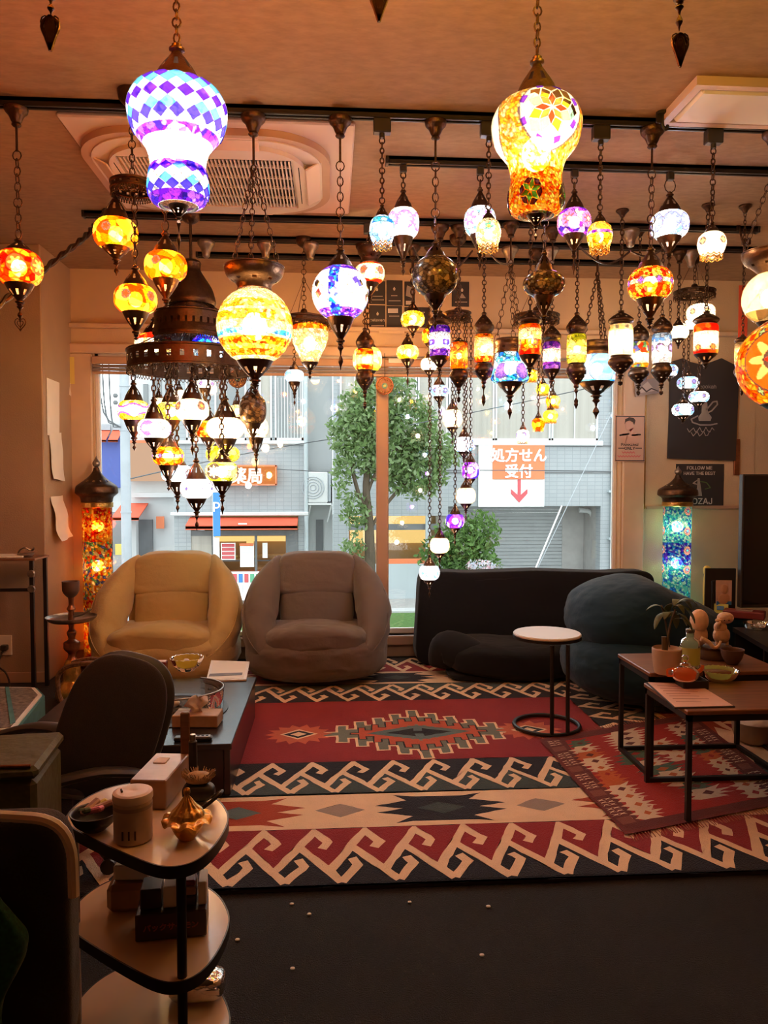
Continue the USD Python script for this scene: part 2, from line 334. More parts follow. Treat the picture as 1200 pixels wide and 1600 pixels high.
def profile(kind, R, h):
    """Glass outline from top to bottom, (r, z) with z = 0 at its middle."""
    t = np.linspace(1, -1, 40)
    if kind == 'oblate': r = .56 + .44 * (1 - np.abs(t) ** 2.3) ** .62
    elif kind == 'sphere': r = np.sqrt(np.maximum(0, 1 - (t * .9) ** 2)); r = np.maximum(r, .42)
    elif kind == 'cylinder': r = .86 + .14 * (1 - np.abs(t) ** 10)
    elif kind == 'pot': return spline([(.80 * R, .5 * h), (.84 * R, .2 * h), (.92 * R, -.1 * h), (1.0 * R, -.36 * h), (.9 * R, -.48 * h), (.62 * R, -.5 * h)], 40)
    elif kind == 'top': return spline([(.55 * R, .5 * h), (.93 * R, .42 * h), (1.0 * R, .22 * h), (.86 * R, -.05 * h), (.55 * R, -.36 * h), (.42 * R, -.5 * h)], 40)
    elif kind == 'tulip': return spline([(.50 * R, .5 * h), (.9 * R, .30 * h), (1.0 * R, .05 * h), (.88 * R, -.22 * h), (.76 * R, -.38 * h), (.74 * R, -.5 * h)], 36)
    elif kind == 'cone': return spline([(.70 * R, .5 * h), (.80 * R, 0), (.90 * R, -.3 * h), (.6 * R, -.5 * h)], 20)
    elif kind == 'hourglass': return spline([(.46 * R, .5 * h), (.82 * R, .44 * h), (1.0 * R, .28 * h), (.93 * R, .13 * h), (.62 * R, -.06 * h), (.565 * R, -.17 * h), (.60 * R, -.28 * h), (.62 * R, -.36 * h), (.56 * R, -.46 * h), (.40 * R, -.5 * h)], 70)
    return np.stack([r * R, t * h / 2], -1)
def paint(v, R, h, spec, rng):
    """The colour of every glass vertex: chips with dark joints, with medallions and bands laid in."""
    th, zz = np.arctan2(v[:, 1], v[:, 0]), v[:, 2]
    n = spec.get('chips', 220); seeds = v[rng.integers(0, len(v), n)] + rng.normal(0, R * .02, (n, 3))
    d, i = cKDTree(seeds).query(v, k=2); g = (d[:, 1] - d[:, 0]) < spec.get('joint', .018) * R * 2
    pal = np.array(PAL[spec['base']]); col = pal[rng.integers(0, len(pal), n)][i[:, 0]].copy()
    for (za, zb, pn) in spec.get('bands', ()):
        q = np.array(PAL[pn]); w = (zz > za * h / 2) & (zz < zb * h / 2); col[w] = q[rng.integers(0, len(q), n)][i[w, 0]]
    col[g] *= .35
    for (k, rad, cz, pt, core, star, ring, ph) in spec.get('med', ()):
        for a in np.arange(k) * 2 * np.pi / k + ph:
            dx = (np.mod(th - a + np.pi, 2 * np.pi) - np.pi) * R * .97; dz = zz - cz * h / 2
            rho, phi = np.hypot(dx, dz) / (rad * h / 2), np.arctan2(dz, dx)
            edge = .62 + .22 * np.cos(pt * phi)
            for w, c in (((rho < 1.06), (.12, .08, .10)), ((rho < 1), ring), ((rho < edge), star), ((rho < .26), core)):
                if c is not None: col[w] = c
    for (a, w_, pn) in spec.get('stripe', ()):
        q = np.array(PAL[pn]); w = np.abs(np.mod(th - a + np.pi, 2 * np.pi) - np.pi) < w_ * (.65 + .5 * (zz / h * 2) ** 2); col[w] = q[rng.integers(0, len(q), n)][i[w, 0]]; col[w & g] *= .4
    if 'wave' in spec:
        k, amp, c1, inside = spec['wave']
        f = np.abs(zz) - h / 2 * (.42 + amp * np.cos(k * th)); ins = f < 0
        if inside: col[ins] = inside
        col[np.abs(f) < h * .045] = c1
    return col
_lamp_rng = np.random.default_rng(11)
_tex = {}
def links_chain(za, zb, wire, L, big=False, seed=0):
    """A hanging chain from za down to zb: oval links turned by turns."""
    n = max(1, int(round((za - zb) / (L * .78)))); L = (za - zb) / n / .78; out = []
    a = np.linspace(0, 2 * np.pi, 10, endpoint=False)
    for k in range(n):
        zc = za - (k + .5) * (za - zb) / n; w = L * (.30 if not big or k % 3 else .42)
        o = np.stack([w * np.cos(a), np.zeros(10), L * .5 * np.sin(a)], -1)
        if k % 2: o = o[:, [1, 0, 2]]
        out.append(tube(o + (0, 0, zc), wire, 5, True))
    return J(*out)
def cup(r0, H, fin, n=24, flip=False, holes=8, tassel=True):
    """A pierced metal cup under (or, flipped, over) the glass: top radius r0, height H, then a turned drop of length fin."""
    pr = [(r0 * .93, .012 * H), (r0 * 1.04, 0), (r0 * 1.0, -.06 * H), (r0 * .92, -.16 * H), (r0 * .80, -.30 * H), (r0 * .66, -.42 * H), (r0 * .50, -.54 * H), (r0 * .35, -.65 * H), (r0 * .24, -.73 * H), (r0 * .21, -.77 * H), (r0 * .33, -.81 * H), (r0 * .33, -.86 * H), (r0 * .19, -.90 * H), (r0 * .22, -.95 * H), (r0 * .10, -1.0 * H)]
    ring = lambda i, j: i in (4, 5) and j % (n // holes) == (0 if i == 4 else 0)
    m = [lathe(pr, n, ring)]
    m.append(tube([(r0 * 1.0 * math.cos(a), r0 * 1.0 * math.sin(a), -.02 * H) for a in np.linspace(0, 2 * np.pi, n, endpoint=False)], r0 * .045, 5, True))
    if fin > 0:
        q = r0
        m.append(lathe([(q * .16, -H), (q * .24, -H - fin * .10), (q * .10, -H - fin * .22), (q * .05, -H - fin * .40), (q * .17, -H - fin * .55), (q * .20, -H - fin * .66), (q * .08, -H - fin * .82), (q * .02, -H - fin)], 10))
    m = J(*m)
    if flip: m.vertices[:, 2] *= -1; m.faces = m.faces[:, ::-1]
    return m
def onion(r, H, fin, n=24, flip=False):
    """A bulbous pierced metal dome (flipped: hanging under the glass with a drop)."""
    pr = spline([(r * .95, .0), (r * 1.02, -.02 * H), (r * .90, -.08 * H), (r * 1.12, -.20 * H), (r * 1.20, -.34 * H), (r * .98, -.52 * H), (r * .52, -.74 * H), (r * .24, -.87 * H), (r * .32, -.92 * H), (r * .12, -H)], 26)
    m = [lathe(pr, n, lambda i, j: (i in (10, 11) and j % 3 == 0) or (i in (15,) and j % 3 == 1))]
    if fin > 0: m.append(lathe([(r * .14, -H), (r * .26, -H - fin * .12), (r * .08, -H - fin * .25), (r * .05, -H - fin * .45), (r * .26, -H - fin * .60), (r * .20, -H - fin * .72), (r * .26, -H - fin * .80), (r * .03, -H - fin)], 10))
    m = J(*m)
    if flip: m.vertices[:, 2] *= -1; m.faces = m.faces[:, ::-1]
    return m
def ornament(c, s):
    """A pierced heart-shaped drop."""
    pts = []
    for a in np.linspace(0, 2 * np.pi, 20, endpoint=False):
        pts.append((s * .62 * (math.sin(a) ** 3), 0, s * .05 * (13 * math.cos(a) - 5 * math.cos(2 * a) - 2 * math.cos(3 * a) - math.cos(4 * a))))
    a = tube(np.array(pts), s * .06, 5, True); b = tube(np.array(pts) * .55, s * .05, 5, True)
    m = J(a, b, bar((0, 0, s * .3), (0, 0, -s * .8), s * .05, 5)); m.apply_translation(c); return m
LAMPS = []
def bulb_mat(c, k):
    nm = 'bulb_' + '_'.join(str(int(round(x * 100))) for x in (*c, k))
    if nm not in MATS: lit(nm, c, k * LAMP)
    return nm
def lamp(kind, x, gt, gb, w, Y, capn, cupn, fin, top, spec, bulb, label, cat='pendant lamp', name='mosaic_pendant_lamp', metal='bronze', bowl=0, group=None, tiles=None, heart=False):
    """Hanging lamp: pixel column x, glass from gt to gb, w pixels wide at depth Y; cap, cup and drop lengths in pixels; top = how it hangs."""
    c = P(x, (gt + gb) / 2, Y); zt, zb = P(x, gt, Y)[2], P(x, gb, Y)[2]; h = zt - zb; R = px(w, Y) / 2
    X = c[0]; zc = (zt + zb) / 2
    t = Thing(name, label, cat, (X, Y, zb), 0, group)
    O = np.array([X, Y, 0.0])
    def at(m, z): m.apply_translation((X, Y, z)); return m
    nn = int(np.clip(w * 2.0, 56, 200)); pr = profile(kind, R, h)
    mm = int(np.clip((gb - gt) * 1.6, 28, 150)); pr = spline(pr, mm)
    g = lathe(pr, nn)
    unlit = bulb is None
    col = paint(g.vertices, R, h, spec, _lamp_rng)
    rot = spec.get('turn', _lamp_rng.uniform(0, 6.28)); g.apply_transform(rz(rot - math.pi / 2))
    gp = t.part('glass_shade', at(g, zc), 'dark_mosaic_glass' if unlit else 'mosaic_glass', True, col)
    if tiles is not None: tiles(t, gp, pr, R, h, O + (0, 0, zc))
    rt_, rb_ = pr[0, 0], pr[-1, 0]
    if not unlit:
        bc, bk = bulb; rb = min(.33 * R, .34 * h)
        b = trimesh.creation.icosphere(1, rb); b.apply_scale((1, 1, 1.15))
        t.part('bulb', at(b, zc + (.03 * h if kind == 'hourglass' else 0)), bulb_mat(bc, bk), True)
        t.part('socket', at(cyl((0, 0, 0), min(.014, rt_ * .5), max(zt - (zc + (.03 * h if kind == 'hourglass' else 0)) - rb, .006), 8), (zt + zc + (.03 * h if kind == 'hourglass' else 0) + rb) / 2), metal)
    Hc = px(capn, Y)
    if bowl:                                           # a pierced bowl open upwards
        rb2 = px(bowl, Y) / 2
        m = lathe(spline([(rb2, Hc), (rb2 * 1.02, Hc * .92), (rb2 * .93, Hc * .6), (max(rt_ * .98, rb2 * .6), Hc * .25), (rt_ * .98, 0)], 12), 32, lambda i, j: i == 6 and j % 4 == 0)
        m = J(m, tube([(rb2 * math.cos(a), rb2 * math.sin(a), Hc) for a in np.linspace(0, 6.283, 32, endpoint=False)], rb2 * .03, 6, True), tube([(rt_ * math.cos(a), rt_ * math.sin(a), Hc * .06) for a in np.linspace(0, 6.283, 32, endpoint=False)], rt_ * .05, 6, True))
        t.part('bowl', at(m, zt), metal); ztop = zt + Hc
    else:
        t.part('cap', at(onion(rt_ * 1.02, Hc, 0, 24, True) if kind == 'cylinder' and Hc > .7 * R else cup(rt_ * 1.04, Hc, 0, 24, True), zt - .002), metal); ztop = zt + Hc
    if kind == 'tulip':                                # scalloped brass fringe on an open rim
        k = 12; fr = []
        for a in np.arange(k) * 2 * np.pi / k:
            e = np.linspace(0, np.pi, 6); lp = np.stack([rb_ * 1.02 * np.cos(a + (e / np.pi - .5) * 2 * np.pi / k), rb_ * 1.02 * np.sin(a + (e / np.pi - .5) * 2 * np.pi / k), -.09 * h * np.sin(e) + .03 * h], -1)
            fr.append(tube(lp, R * .045, 5))
            fr.append(tube(lp + (0, 0, .10 * h), R * .035, 5))
        t.part('fringe', at(J(*fr), zb), 'gold')
    elif cupn:
        t.part('cup', at(onion(rb_ * 1.02, px(cupn, Y), px(fin + 8, Y)) if kind == 'cylinder' and w < 45 and cupn > 25 else cup(rb_ * (1.06 if kind != 'hourglass' else .5), px(cupn, Y), px(fin, Y)), zb + .002), metal)
        if heart:
            s = px(13, Y); t.part('ornament', at(ornament((0, 0, 0), s), zb - px(cupn + fin, Y) - s * .3), metal)
    # how it hangs
    k, L = top[0], px(7.5 if w < 36 else 10 if w < 60 else 15, Y) ; wire = max(.0010, px(.8 if w < 36 else 1.1, Y)) if w < 60 else .0022
    if k in ('bell', 'box', 'hook'):
        zt_ = TR[min(TR, key=lambda q: abs(TR[q][0] - Y))][1]
        if k == 'bell':
            r = px(top[1] if len(top) > 1 else 20, Y); hh = r * 1.6
            t.part('canopy', at(lathe(spline([(r * .9, 0), (r * .95, -.06 * hh), (r * .9, -.22 * hh), (r * .62, -.42 * hh), (r * .42, -.70 * hh), (r * .32, -.82 * hh), (r * .40, -.88 * hh), (r * .18, -1.0 * hh), (0, -hh)], 20), 20), zt_), 'pewter' if len(top) > 2 else metal)
            za = zt_ - hh
        elif k == 'box':
            hh = .05; t.part('adapter', at(box((0, 0, -hh / 2), (.062, .034, hh), .003), zt_), 'black_plastic'); za = zt_ - hh
        else:
            hh = .032; t.part('adapter', at(box((0, 0, -hh / 2), (.028, .026, hh), .003), zt_), 'black_plastic'); za = zt_ - hh
        rod = .22 * (za - ztop) if k == 'bell' else 0
        if rod > .02: t.part('rod', at(bar((0, 0, 0), (0, 0, -rod), wire * 1.9, 6), za), metal); za -= rod
        if k == 'box': t.part('plug', at(cyl((0, 0, -.008), .010, .016, 10), za), 'black_plastic'); za -= .016
        if top[-1] == 'three' or bowl:
            rb2 = px(bowl or w, Y) / 2 * .95
            for q in range(3):
                a = q * 2.094 + .5; p0, p1 = np.array([0, 0, za]), np.array([rb2 * math.cos(a), rb2 * math.sin(a), ztop])
                m = links_chain(0, -np.linalg.norm(p1 - p0), wire * .8, L * .8)
                m.apply_transform(trimesh.geometry.align_vectors([0, 0, -1], (p1 - p0))); m.apply_translation(p0); t.part('chain', at(m, 0), metal)
        elif za - ztop > .01: t.part('chain', at(links_chain(za, ztop, wire, L, True), 0), metal)
    elif k == 'up':                                     # a chain up to a ring, a disc or out of view
        za = top[1] if top[1] > 3 else top[1]
        za = P(x, top[1], Y)[2] if top[1] > 5 or top[1] < -20 else top[1]
        m = links_chain(za, ztop, wire * (.8 if w < 40 else 1), L, w > 60) if len(top) < 3 else bar((0, 0, za), (0, 0, ztop), wire * 1.2, 6)
        if za > 2.42: t.part('canopy', at(lathe(spline([(.030, .0), (.031, -.006), (.022, -.016), (.012, -.028), (.009, -.036), (0, -.038)], 12), 16), za), metal)
        if za - ztop > .003: t.part('chain' if len(top) < 3 else 'rod', at(m, 0), metal)
    LAMPS.append(t)
    return t
def surf(pr, O, th, z, off):
    r = np.interp(-z, -pr[:, 1], pr[:, 0]); dr = (np.interp(-(z - .002), -pr[:, 1], pr[:, 0]) - np.interp(-(z + .002), -pr[:, 1], pr[:, 0])) / -.004
    n = np.array([math.cos(th), math.sin(th), -dr]); n /= np.linalg.norm(n)
    return np.array([r * math.cos(th), r * math.sin(th), z]) + n * off + O
def tile(pr, O, corners, off=.0022):
    """One glass tessera laid on the shade: corners are (angle, z)."""
    c = np.array(corners, float); m = c.mean(0); rim = []
    for a, b in zip(c, np.roll(c, -1, 0)): rim += [a, (a + b) / 2]
    rim = [m + (q - m) * .93 for q in rim]; k = len(rim)
    v = [surf(pr, O, m[0], m[1], off)] + [surf(pr, O, q[0], q[1], off) for q in rim] + [surf(pr, O, *(m + (q - m) * 1.03), -.0004) for q in rim]
    f = []
    for i in range(k):
        j = (i + 1) % k; f += [[0, 1 + j, 1 + i], [1 + i, 1 + j, 1 + k + i], [1 + j, 1 + k + j, 1 + k + i]]
    return trimesh.Trimesh(np.array(v), np.array(f), process=False)
def diamonds(rows):
    def fn(t, gp, pr, R, h, O):
        s = np.r_[0, np.cumsum(np.hypot(*np.diff(pr, axis=0).T))]
        for (za, zb, n, cols, ph) in rows:
            for k in range(n):
                a = (k + ph) * 2 * np.pi / n
                if math.cos(a + math.pi / 2) < -.45: continue        # the far side shows nothing of them
                q = [(a, za * h / 2), (a + np.pi / n, (za + zb) / 2 * h / 2), (a, zb * h / 2), (a - np.pi / n, (za + zb) / 2 * h / 2)]
                m = tile(pr, O, q); c = cols[k % len(cols)]
                t.part('tile', m, 'mosaic_glass', False, np.tile(c, (len(m.vertices), 1)), under=gp)
    return fn
VI, SK, WH, IN = (.10, .02, .62), (.12, .60, .95), (1, .98, .95), (.06, .04, .62)
blue_white_tiles = diamonds([(.94, .76, 18, [VI, VI, SK], 0), (.85, .66, 18, [SK], .5), (.76, .55, 18, [WH], 0), (.66, .45, 18, [VI], .5), (.56, .35, 18, [WH], 0), (.46, .26, 18, [SK, SK, WH], .5), (.37, .15, 18, [IN], 0),
                             (-.42, -.56, 14, [VI, VI, SK], 0), (-.50, -.68, 14, [WH], .5), (-.60, -.79, 14, [SK, WH], 0), (-.70, -.88, 14, [IN], .5)])
def flower_tiles(t, gp, pr, R, h, O):
    RE, OR, YE, LY, TQ, PU, GR = (.95, .06, .02), (1, .28, .06), (1, .62, .03), (1, .88, .45), (.30, .80, .75), (.14, .03, .58), (.08, .45, .30)
    for c0 in (-.02 * np.pi, .9 * np.pi, -.92 * np.pi):
        a0 = -np.pi / 2 + .12 + c0; z0 = .50 * h / 2; w = lambda rho, phi: (a0 + rho * math.cos(phi) / R, z0 + rho * math.sin(phi) * .9)
        if abs(c0) > 1: a0 = -np.pi / 2 + c0
        r1 = R * .205
        for k in range(8):
            p, d = k * np.pi / 4, np.pi / 8
            t.part('tile', tile(pr, O, [w(.004, p), w(r1, p - d), w(r1 * 1.75, p), w(r1, p + d)]), 'mosaic_glass', False, np.tile((RE, OR)[k % 2], (17, 1)), under=gp)
            t.part('tile', tile(pr, O, [w(r1 * 1.05, p + d), w(r1 * 1.8, p + .04), w(r1 * 2.6, p + d), w(r1 * 1.8, p + 2 * d - .04)]), 'mosaic_glass', False, np.tile((YE, LY)[k % 2], (17, 1)), under=gp)
            t.part('tile', tile(pr, O, [w(r1 * 1.9, p), w(r1 * 2.6, p - d * .9), w(r1 * 3.2, p), w(r1 * 2.6, p + d * .9)]), 'mosaic_glass', False, np.tile((TQ, LY, WH, WH)[k % 4], (17, 1)), under=gp)
            t.part('tile', tile(pr, O, [w(r1 * 2.9, p + d - .16), w(r1 * 3.0, p + d + .16), w(r1 * 3.5, p + d + .12), w(r1 * 3.5, p + d - .12)]), 'mosaic_glass', False, np.tile(PU, (17, 1)), under=gp)
    for a0 in (-np.pi / 2 - .45, -np.pi / 2 + 1.05, -np.pi / 2 + 2.6, -np.pi / 2 - 2.0):
        z0 = -.72 * h / 2; r1 = R * .19; w = lambda rho, phi: (a0 + rho * math.cos(phi) / (R * .62), z0 + rho * math.sin(phi) * 1.15)
        for k in range(6):
            p, d = k * np.pi / 3 + .3, np.pi / 6
            t.part('tile', tile(pr, O, [w(.003, p), w(r1 * .62, p - d), w(r1 * 1.25, p), w(r1 * .62, p + d)]), 'mosaic_glass', False, np.tile(GR, (17, 1)), under=gp)
            t.part('tile', tile(pr, O, [w(r1 * .68, p + d), w(r1 * 1.25, p + .05), w(r1 * 1.36, p + d), w(r1 * 1.25, p + 2 * d - .05)]), 'mosaic_glass', False, np.tile((.06, .03, .30), (17, 1)), under=gp)
def lozenge_tiles(t, gp, pr, R, h, O):
    for a, zf, c, s, tw in ((-2.55, .22, (1, .62, .05), .16, .2), (-2.45, -.18, (.75, .04, .04), .17, -.25), (-1.02, .30, (.08, .05, .75), .15, -.3), (-.84, .20, (.10, .10, .8), .15, -.3), (-.35, .22, (1, .62, .05), .14, .2), (-.36, -.20, (.75, .04, .04), .2, 0), (.9, .2, (1, .62, .05), .16, .2), (1.5, -.2, (.75, .04, .04), .17, .2)):
        q = [(a + s * math.cos(p + tw) * 1.0, zf * h / 2 + s * R * math.sin(p + tw)) for p in (0, 1.57, 3.14, 4.71)]
        t.part('tile', tile(pr, O, q), 'mosaic_glass', False, np.tile(c, (17, 1)), under=gp)
B1, B2, B3, B4 = (1, .58, .24), (1, .70, .40), (1, .88, .78), (1, .50, .17)
D = math.pi
# --- the two big ones nearest the camera, hung from the ceiling
lamp('hourglass', 278, 132, 323, 146, 1.75, 62, 22, 46, ('up', CEIL), dict(base='white', chips=900, joint=.004, bands=[(.0, .12, 'violet'), (-.5, -.38, 'violet'), (-1, -.86, 'violet'), (.9, 1, 'violet')], turn=D / 2), (B3, 24), 'big hourglass lamp with rows of blue and white diamond tiles', tiles=blue_white_tiles)
lamp('hourglass', 838, 155, 338, 140, 1.80, 68, 20, 20, ('up', CEIL), dict(base='gold', chips=3600, joint=.010, bands=[(-.3, .1, 'gold'), (-1, -.3, 'amber')], med=[(3, .56, .50, 1, (1, .97, .9), (1, .97, .9), (1, .97, .9), -D / 2 + .12)], turn=D / 2), (B2, 24), 'big hourglass lamp with a red and yellow flower over teal stars', tiles=flower_tiles)
# --- first track
lamp('oblate', 30, 393, 445, 68, 2.78, 20, 32, 22, ('bell', 18), dict(base='fire', chips=150, joint=.03, med=[(6, .5, 0, 6, (1, .8, .4), (1, .7, .2), (.9, .1, .03), .2)]), (B4, 32), 'red and orange globe lamp at the left edge above the wall pillar', heart=True)
lamp('oblate', 181, 343, 388, 66, 2.74, 43, 22, 20, ('up', 290), dict(base='amber', chips=70, joint=.008, med=[(3, .3, .1, 5, None, (.7, .05, .02), None, .2)]), (B4, 40), 'amber globe upper left of the cluster of three under a pierced disc')
lamp('oblate', 259, 395, 438, 64, 2.74, 34, 36, 6, ('up', 292), dict(base='amber', chips=70, joint=.008, med=[(3, .3, .1, 5, None, (.7, .05, .02), None, .5)]), (B4, 40), 'amber globe on the right of the cluster of three under a pierced disc')
lamp('oblate', 212, 447, 489, 64, 2.60, 32, 36, 6, ('up', 296), dict(base='amber', chips=70, joint=.008, med=[(5, .34, .1, 5, None, (.7, .05, .02), None, .1)]), (B4, 40), 'amber globe with red stars, lowest of the cluster of three under a pierced disc')
lamp('sphere', 398, 455, 565, 116, 2.78, 36, 36, 16, ('bell', 20), dict(base='cream', chips=1500, joint=.005, bands=[(.38, .62, 'gold'), (.02, .30, 'gold'), (-.36, -.22, 'aqua'), (-.62, -.42, 'amber'), (-.74, -.62, 'lime'), (-.9, -.74, 'amber')]), (B2, 26), 'largest round lamp with a pierced bowl on top and rainbow bands', bowl=90)
lamp('sphere', 532, 418, 498, 88, 2.78, 32, 42, 38, ('bell', 19), dict(base='white', chips=1600, joint=.004, bands=[(.76, 1, 'violet'), (-1, -.70, 'violet')], stripe=[(-1.85, .26, 'blue'), (-.02, .2, 'blue'), (1.6, .26, 'blue')], turn=D / 2), (B3, 19), 'white globe lamp with a blue chip stripe and red and yellow lozenges', tiles=lozenge_tiles)
lamp('tulip', 597, 338, 386, 40, 2.78, 20, 0, 0, ('box',), dict(base='ice', chips=160, joint=.016, bands=[(.4, .8, 'aqua')]), (B3, 23), 'small tulip lamp with pale blue glass, left of the white looped globe')
lamp('sphere', 680, 402, 462, 74, 2.78, 26, 30, 24, ('bell', 18), dict(base='brown', chips=500, joint=.012), None, 'unlit brown mosaic globe in front of the posters')
lamp('tulip', 763, 343, 390, 40, 2.78, 16, 0, 0, ('box',), dict(base='cream', chips=130, joint=.016, med=[(3, .45, .3, 5, (1, .5, .1), (.1, .5, .35), (.9, .8, .5), 1.2)]), (B2, 30), 'small tulip lamp with a teal flower, left of the big yellow hourglass lamp')
lamp('sphere', 850, 424, 464, 66, 2.78, 34, 38, 18, ('up', 2.43), dict(base='brown', chips=420, joint=.014), None, 'unlit brown mosaic globe under the big yellow hourglass lamp')
lamp('tulip', 937, 348, 393, 40, 2.78, 20, 0, 0, ('box',), dict(base='gold', chips=190, joint=.018, bands=[(.1, .3, 'violet')]), (B1, 32), 'small tulip lamp of gold chips, right of the red flower globe')
lamp('oblate', 1016, 420, 468, 70, 2.78, 36, 38, 10, ('bell', 20), dict(base='fire', chips=420, joint=.02, bands=[(-.14, .14, 'cream')], med=[(8, .24, 0, 4, None, (.2, .06, .7), None, 0)]), (B2, 26), 'orange globe lamp with a belt of violet diamonds, below the blue and white globe')
lamp('tulip', 1112, 363, 403, 44, 2.78, 18, 0, 0, ('box',), dict(base='milk', chips=40, joint=.004, med=[(4, .3, .2, 4, (.5, .4, .2), (.6, .5, .2), None, 0)]), (B2, 33), 'small white tulip lamp nearest the right end of the first track')
lamp('sphere', 1203, 428, 504, 84, 2.78, 34, 20, 8, ('bell', 18), dict(base='milk', chips=60, joint=.004, bands=[(-1, -.6, 'brown')]), (B1, 23), 'white globe lamp under a glass bowl, cut by the right edge', bowl=86)
lamp('sphere', 1226, 505, 632, 146, 2.30, 20, 20, 20, ('up', CEIL), dict(base='fire', chips=900, joint=.012, bands=[(-1, 1, 'amber')], med=[(2, .74, 0, 8, (1, .9, .5), (1, .88, .48), (.75, .16, .02), -2.2), (2, .26, 0, 4, (1, .7, .2), (.85, .04, .02), None, -2.2), (6, .10, .72, 4, (.3, .7, .55), (.3, .7, .55), None, .5), (6, .10, -.72, 4, (.3, .7, .55), (.3, .7, .55), None, .5)], turn=D / 2 - .1), (B4, 14), 'large orange globe lamp with a pale petalled flower, cut by the right edge')
# --- second track
lamp('oblate', 630, 327, 372, 50, 3.17, 33, 42, 16, ('hook',), dict(base='white', chips=40, joint=.003, med=[(6, .62, 0, 9, (1, 1, 1), (.96, .94, 1), (.42, .2, .85), .3)]), (B3, 23), 'white globe lamp with violet loops, beside the pale blue tulip lamp')
lamp('oblate', 750, 325, 368, 50, 3.17, 33, 34, 20, ('hook',), dict(base='ice', chips=120, joint=.008, med=[(5, .7, 0, 6, (.95, .95, 1), (.4, .2, .85), (.85, .85, 1), .8)]), (B3, 21), 'violet and white globe lamp half hidden behind the teal flower tulip lamp')
lamp('oblate', 897, 328, 368, 53, 3.17, 33, 30, 32, ('hook',), dict(base='violet', chips=140, joint=.012, bands=[(-.3, .5, 'white')], med=[(5, .62, 0, 8, (1, .7, .5), (.9, .08, .15), (.4, .15, .75), .1)]), (B2, 27), 'violet globe lamp with red flowers, right of the big yellow hourglass lamp')
lamp('oblate', 1046, 332, 372, 60, 3.17, 33, 30, 22, ('hook',), dict(base='ice', chips=110, joint=.01, med=[(7, .66, 0, 6, (1, 1, 1), (.95, .95, 1), (.2, .25, .85), .2)]), (B3, 22), 'blue and white globe lamp under the ceiling light on the right')
# --- third track
lamp('oblate', 578, 412, 443, 46, 3.90, 24, 24, 8, ('box',), dict(base='cream', chips=60, joint=.01, med=[(5, .4, .1, 5, None, (.85, .08, .03), None, .3)], bands=[(.75, 1, 'red'), (-1, -.75, 'red')]), (B2, 30), 'cream globe lamp with red stars behind the white lozenge globe', bowl=38)
lamp('cylinder', 570, 546, 578, 27, 4.24, 34, 38, 16, ('bell', 15), dict(base='fire', chips=120, joint=.02, bands=[(-.5, .4, 'cream')]), (B4, 38), 'cylinder lamp with red rims in front of a green-edged globe')
lamp('oblate', 574, 543, 580, 46, 4.55, 20, 14, 10, ('bell', 12), dict(base='lime', chips=40, joint=.006, bands=[(-.6, .6, 'cream')]), (B2, 26), 'lime and cream globe lamp just behind the red rimmed cylinder')
lamp('cylinder', 687, 510, 558, 33, 3.90, 25, 22, 6, ('bell', 15), dict(base='white', chips=260, joint=.01, bands=[(.55, 1, 'violet'), (-1, -.55, 'violet')], med=[(4, .42, -.1, 2, (.6, .7, 1), (.12, .05, .7), (.95, .95, 1), .8)]), (B3, 17), 'violet blue cylinder lamp left of the orange sun cylinder')
lamp('cylinder', 717, 535, 577, 28, 3.90, 8, 35, 10, ('bell', 14), dict(base='amber', chips=60, joint=.008, med=[(3, .7, 0, 12, (1, .75, .3), (1, .6, .12), (.85, .2, .03), .3)]), (B4, 28), 'orange cylinder lamp with a sun under a flat pierced disc')
lamp('cylinder', 756, 523, 567, 30, 3.90, 36, 34, 26, ('bell', 15), dict(base='cream', chips=140, joint=.012, bands=[(.7, 1, 'amber'), (-1, -.6, 'amber')]), (B1, 40), 'cream cylinder lamp with amber rims, alone left of the blue pot lamp')
lamp('pot', 797, 553, 598, 60, 3.84, 22, 26, 32, ('bell', 14), dict(base='aqua', chips=200, joint=.02, bands=[(-.1, .35, 'ice')], med=[(5, .52, -.3, 9, (.4, .2, .75), (.35, .15, .7), (.2, .1, .5), .3)]), (B3, 15), 'blue pot shaped lamp with a violet rosette', bowl=48)
lamp('cylinder', 828, 508, 556, 36, 3.60, 24, 24, 10, ('up', CEIL), dict(base='amber', chips=130, joint=.018, bands=[(.0, .7, 'cream'), (-1, -.6, 'red')], med=[(4, .22, -.2, 6, (1, .8, .2), (.95, .3, .05), None, 0)]), (B1, 36), 'orange cylinder lamp with small flowers, below the unlit globe')
lamp('cylinder', 862, 535, 578, 28, 3.90, 30, 22, 6, ('bell', 14), dict(base='violet', chips=160, joint=.02, bands=[(-.5, .5, 'white')]), (B2, 28), 'purple cylinder lamp right of the orange flowered cylinder')
lamp('cylinder', 901, 523, 568, 31, 3.90, 36, 40, 24, ('bell', 15), dict(base='lime', chips=110, joint=.022, bands=[(-.45, .1, 'cream')]), (B1, 34), 'yellow-green speckled cylinder lamp')
lamp('cylinder', 932, 556, 598, 58, 4.02, 22, 26, 32, ('bell', 15), dict(base='ice', chips=40, joint=.003, bands=[(-1, -.85, 'aqua')], med=[(3, 1.05, 0, 2, (.2, .6, .95), (.12, .5, .95), (.25, .65, 1), .55)], turn=D / 2), (B3, 24), 'wide bright drum lamp with blue sides', bowl=46)
lamp('cylinder', 970, 508, 556, 38, 3.70, 24, 34, 6, ('up', CEIL), dict(base='milk', chips=100, joint=.008, bands=[(.6, 1, 'cream')], med=[(7, .12, .8, 4, None, (.3, .3, .15), None, 0)]), (B2, 36), 'bright white cylinder lamp right of the yellow-green one')
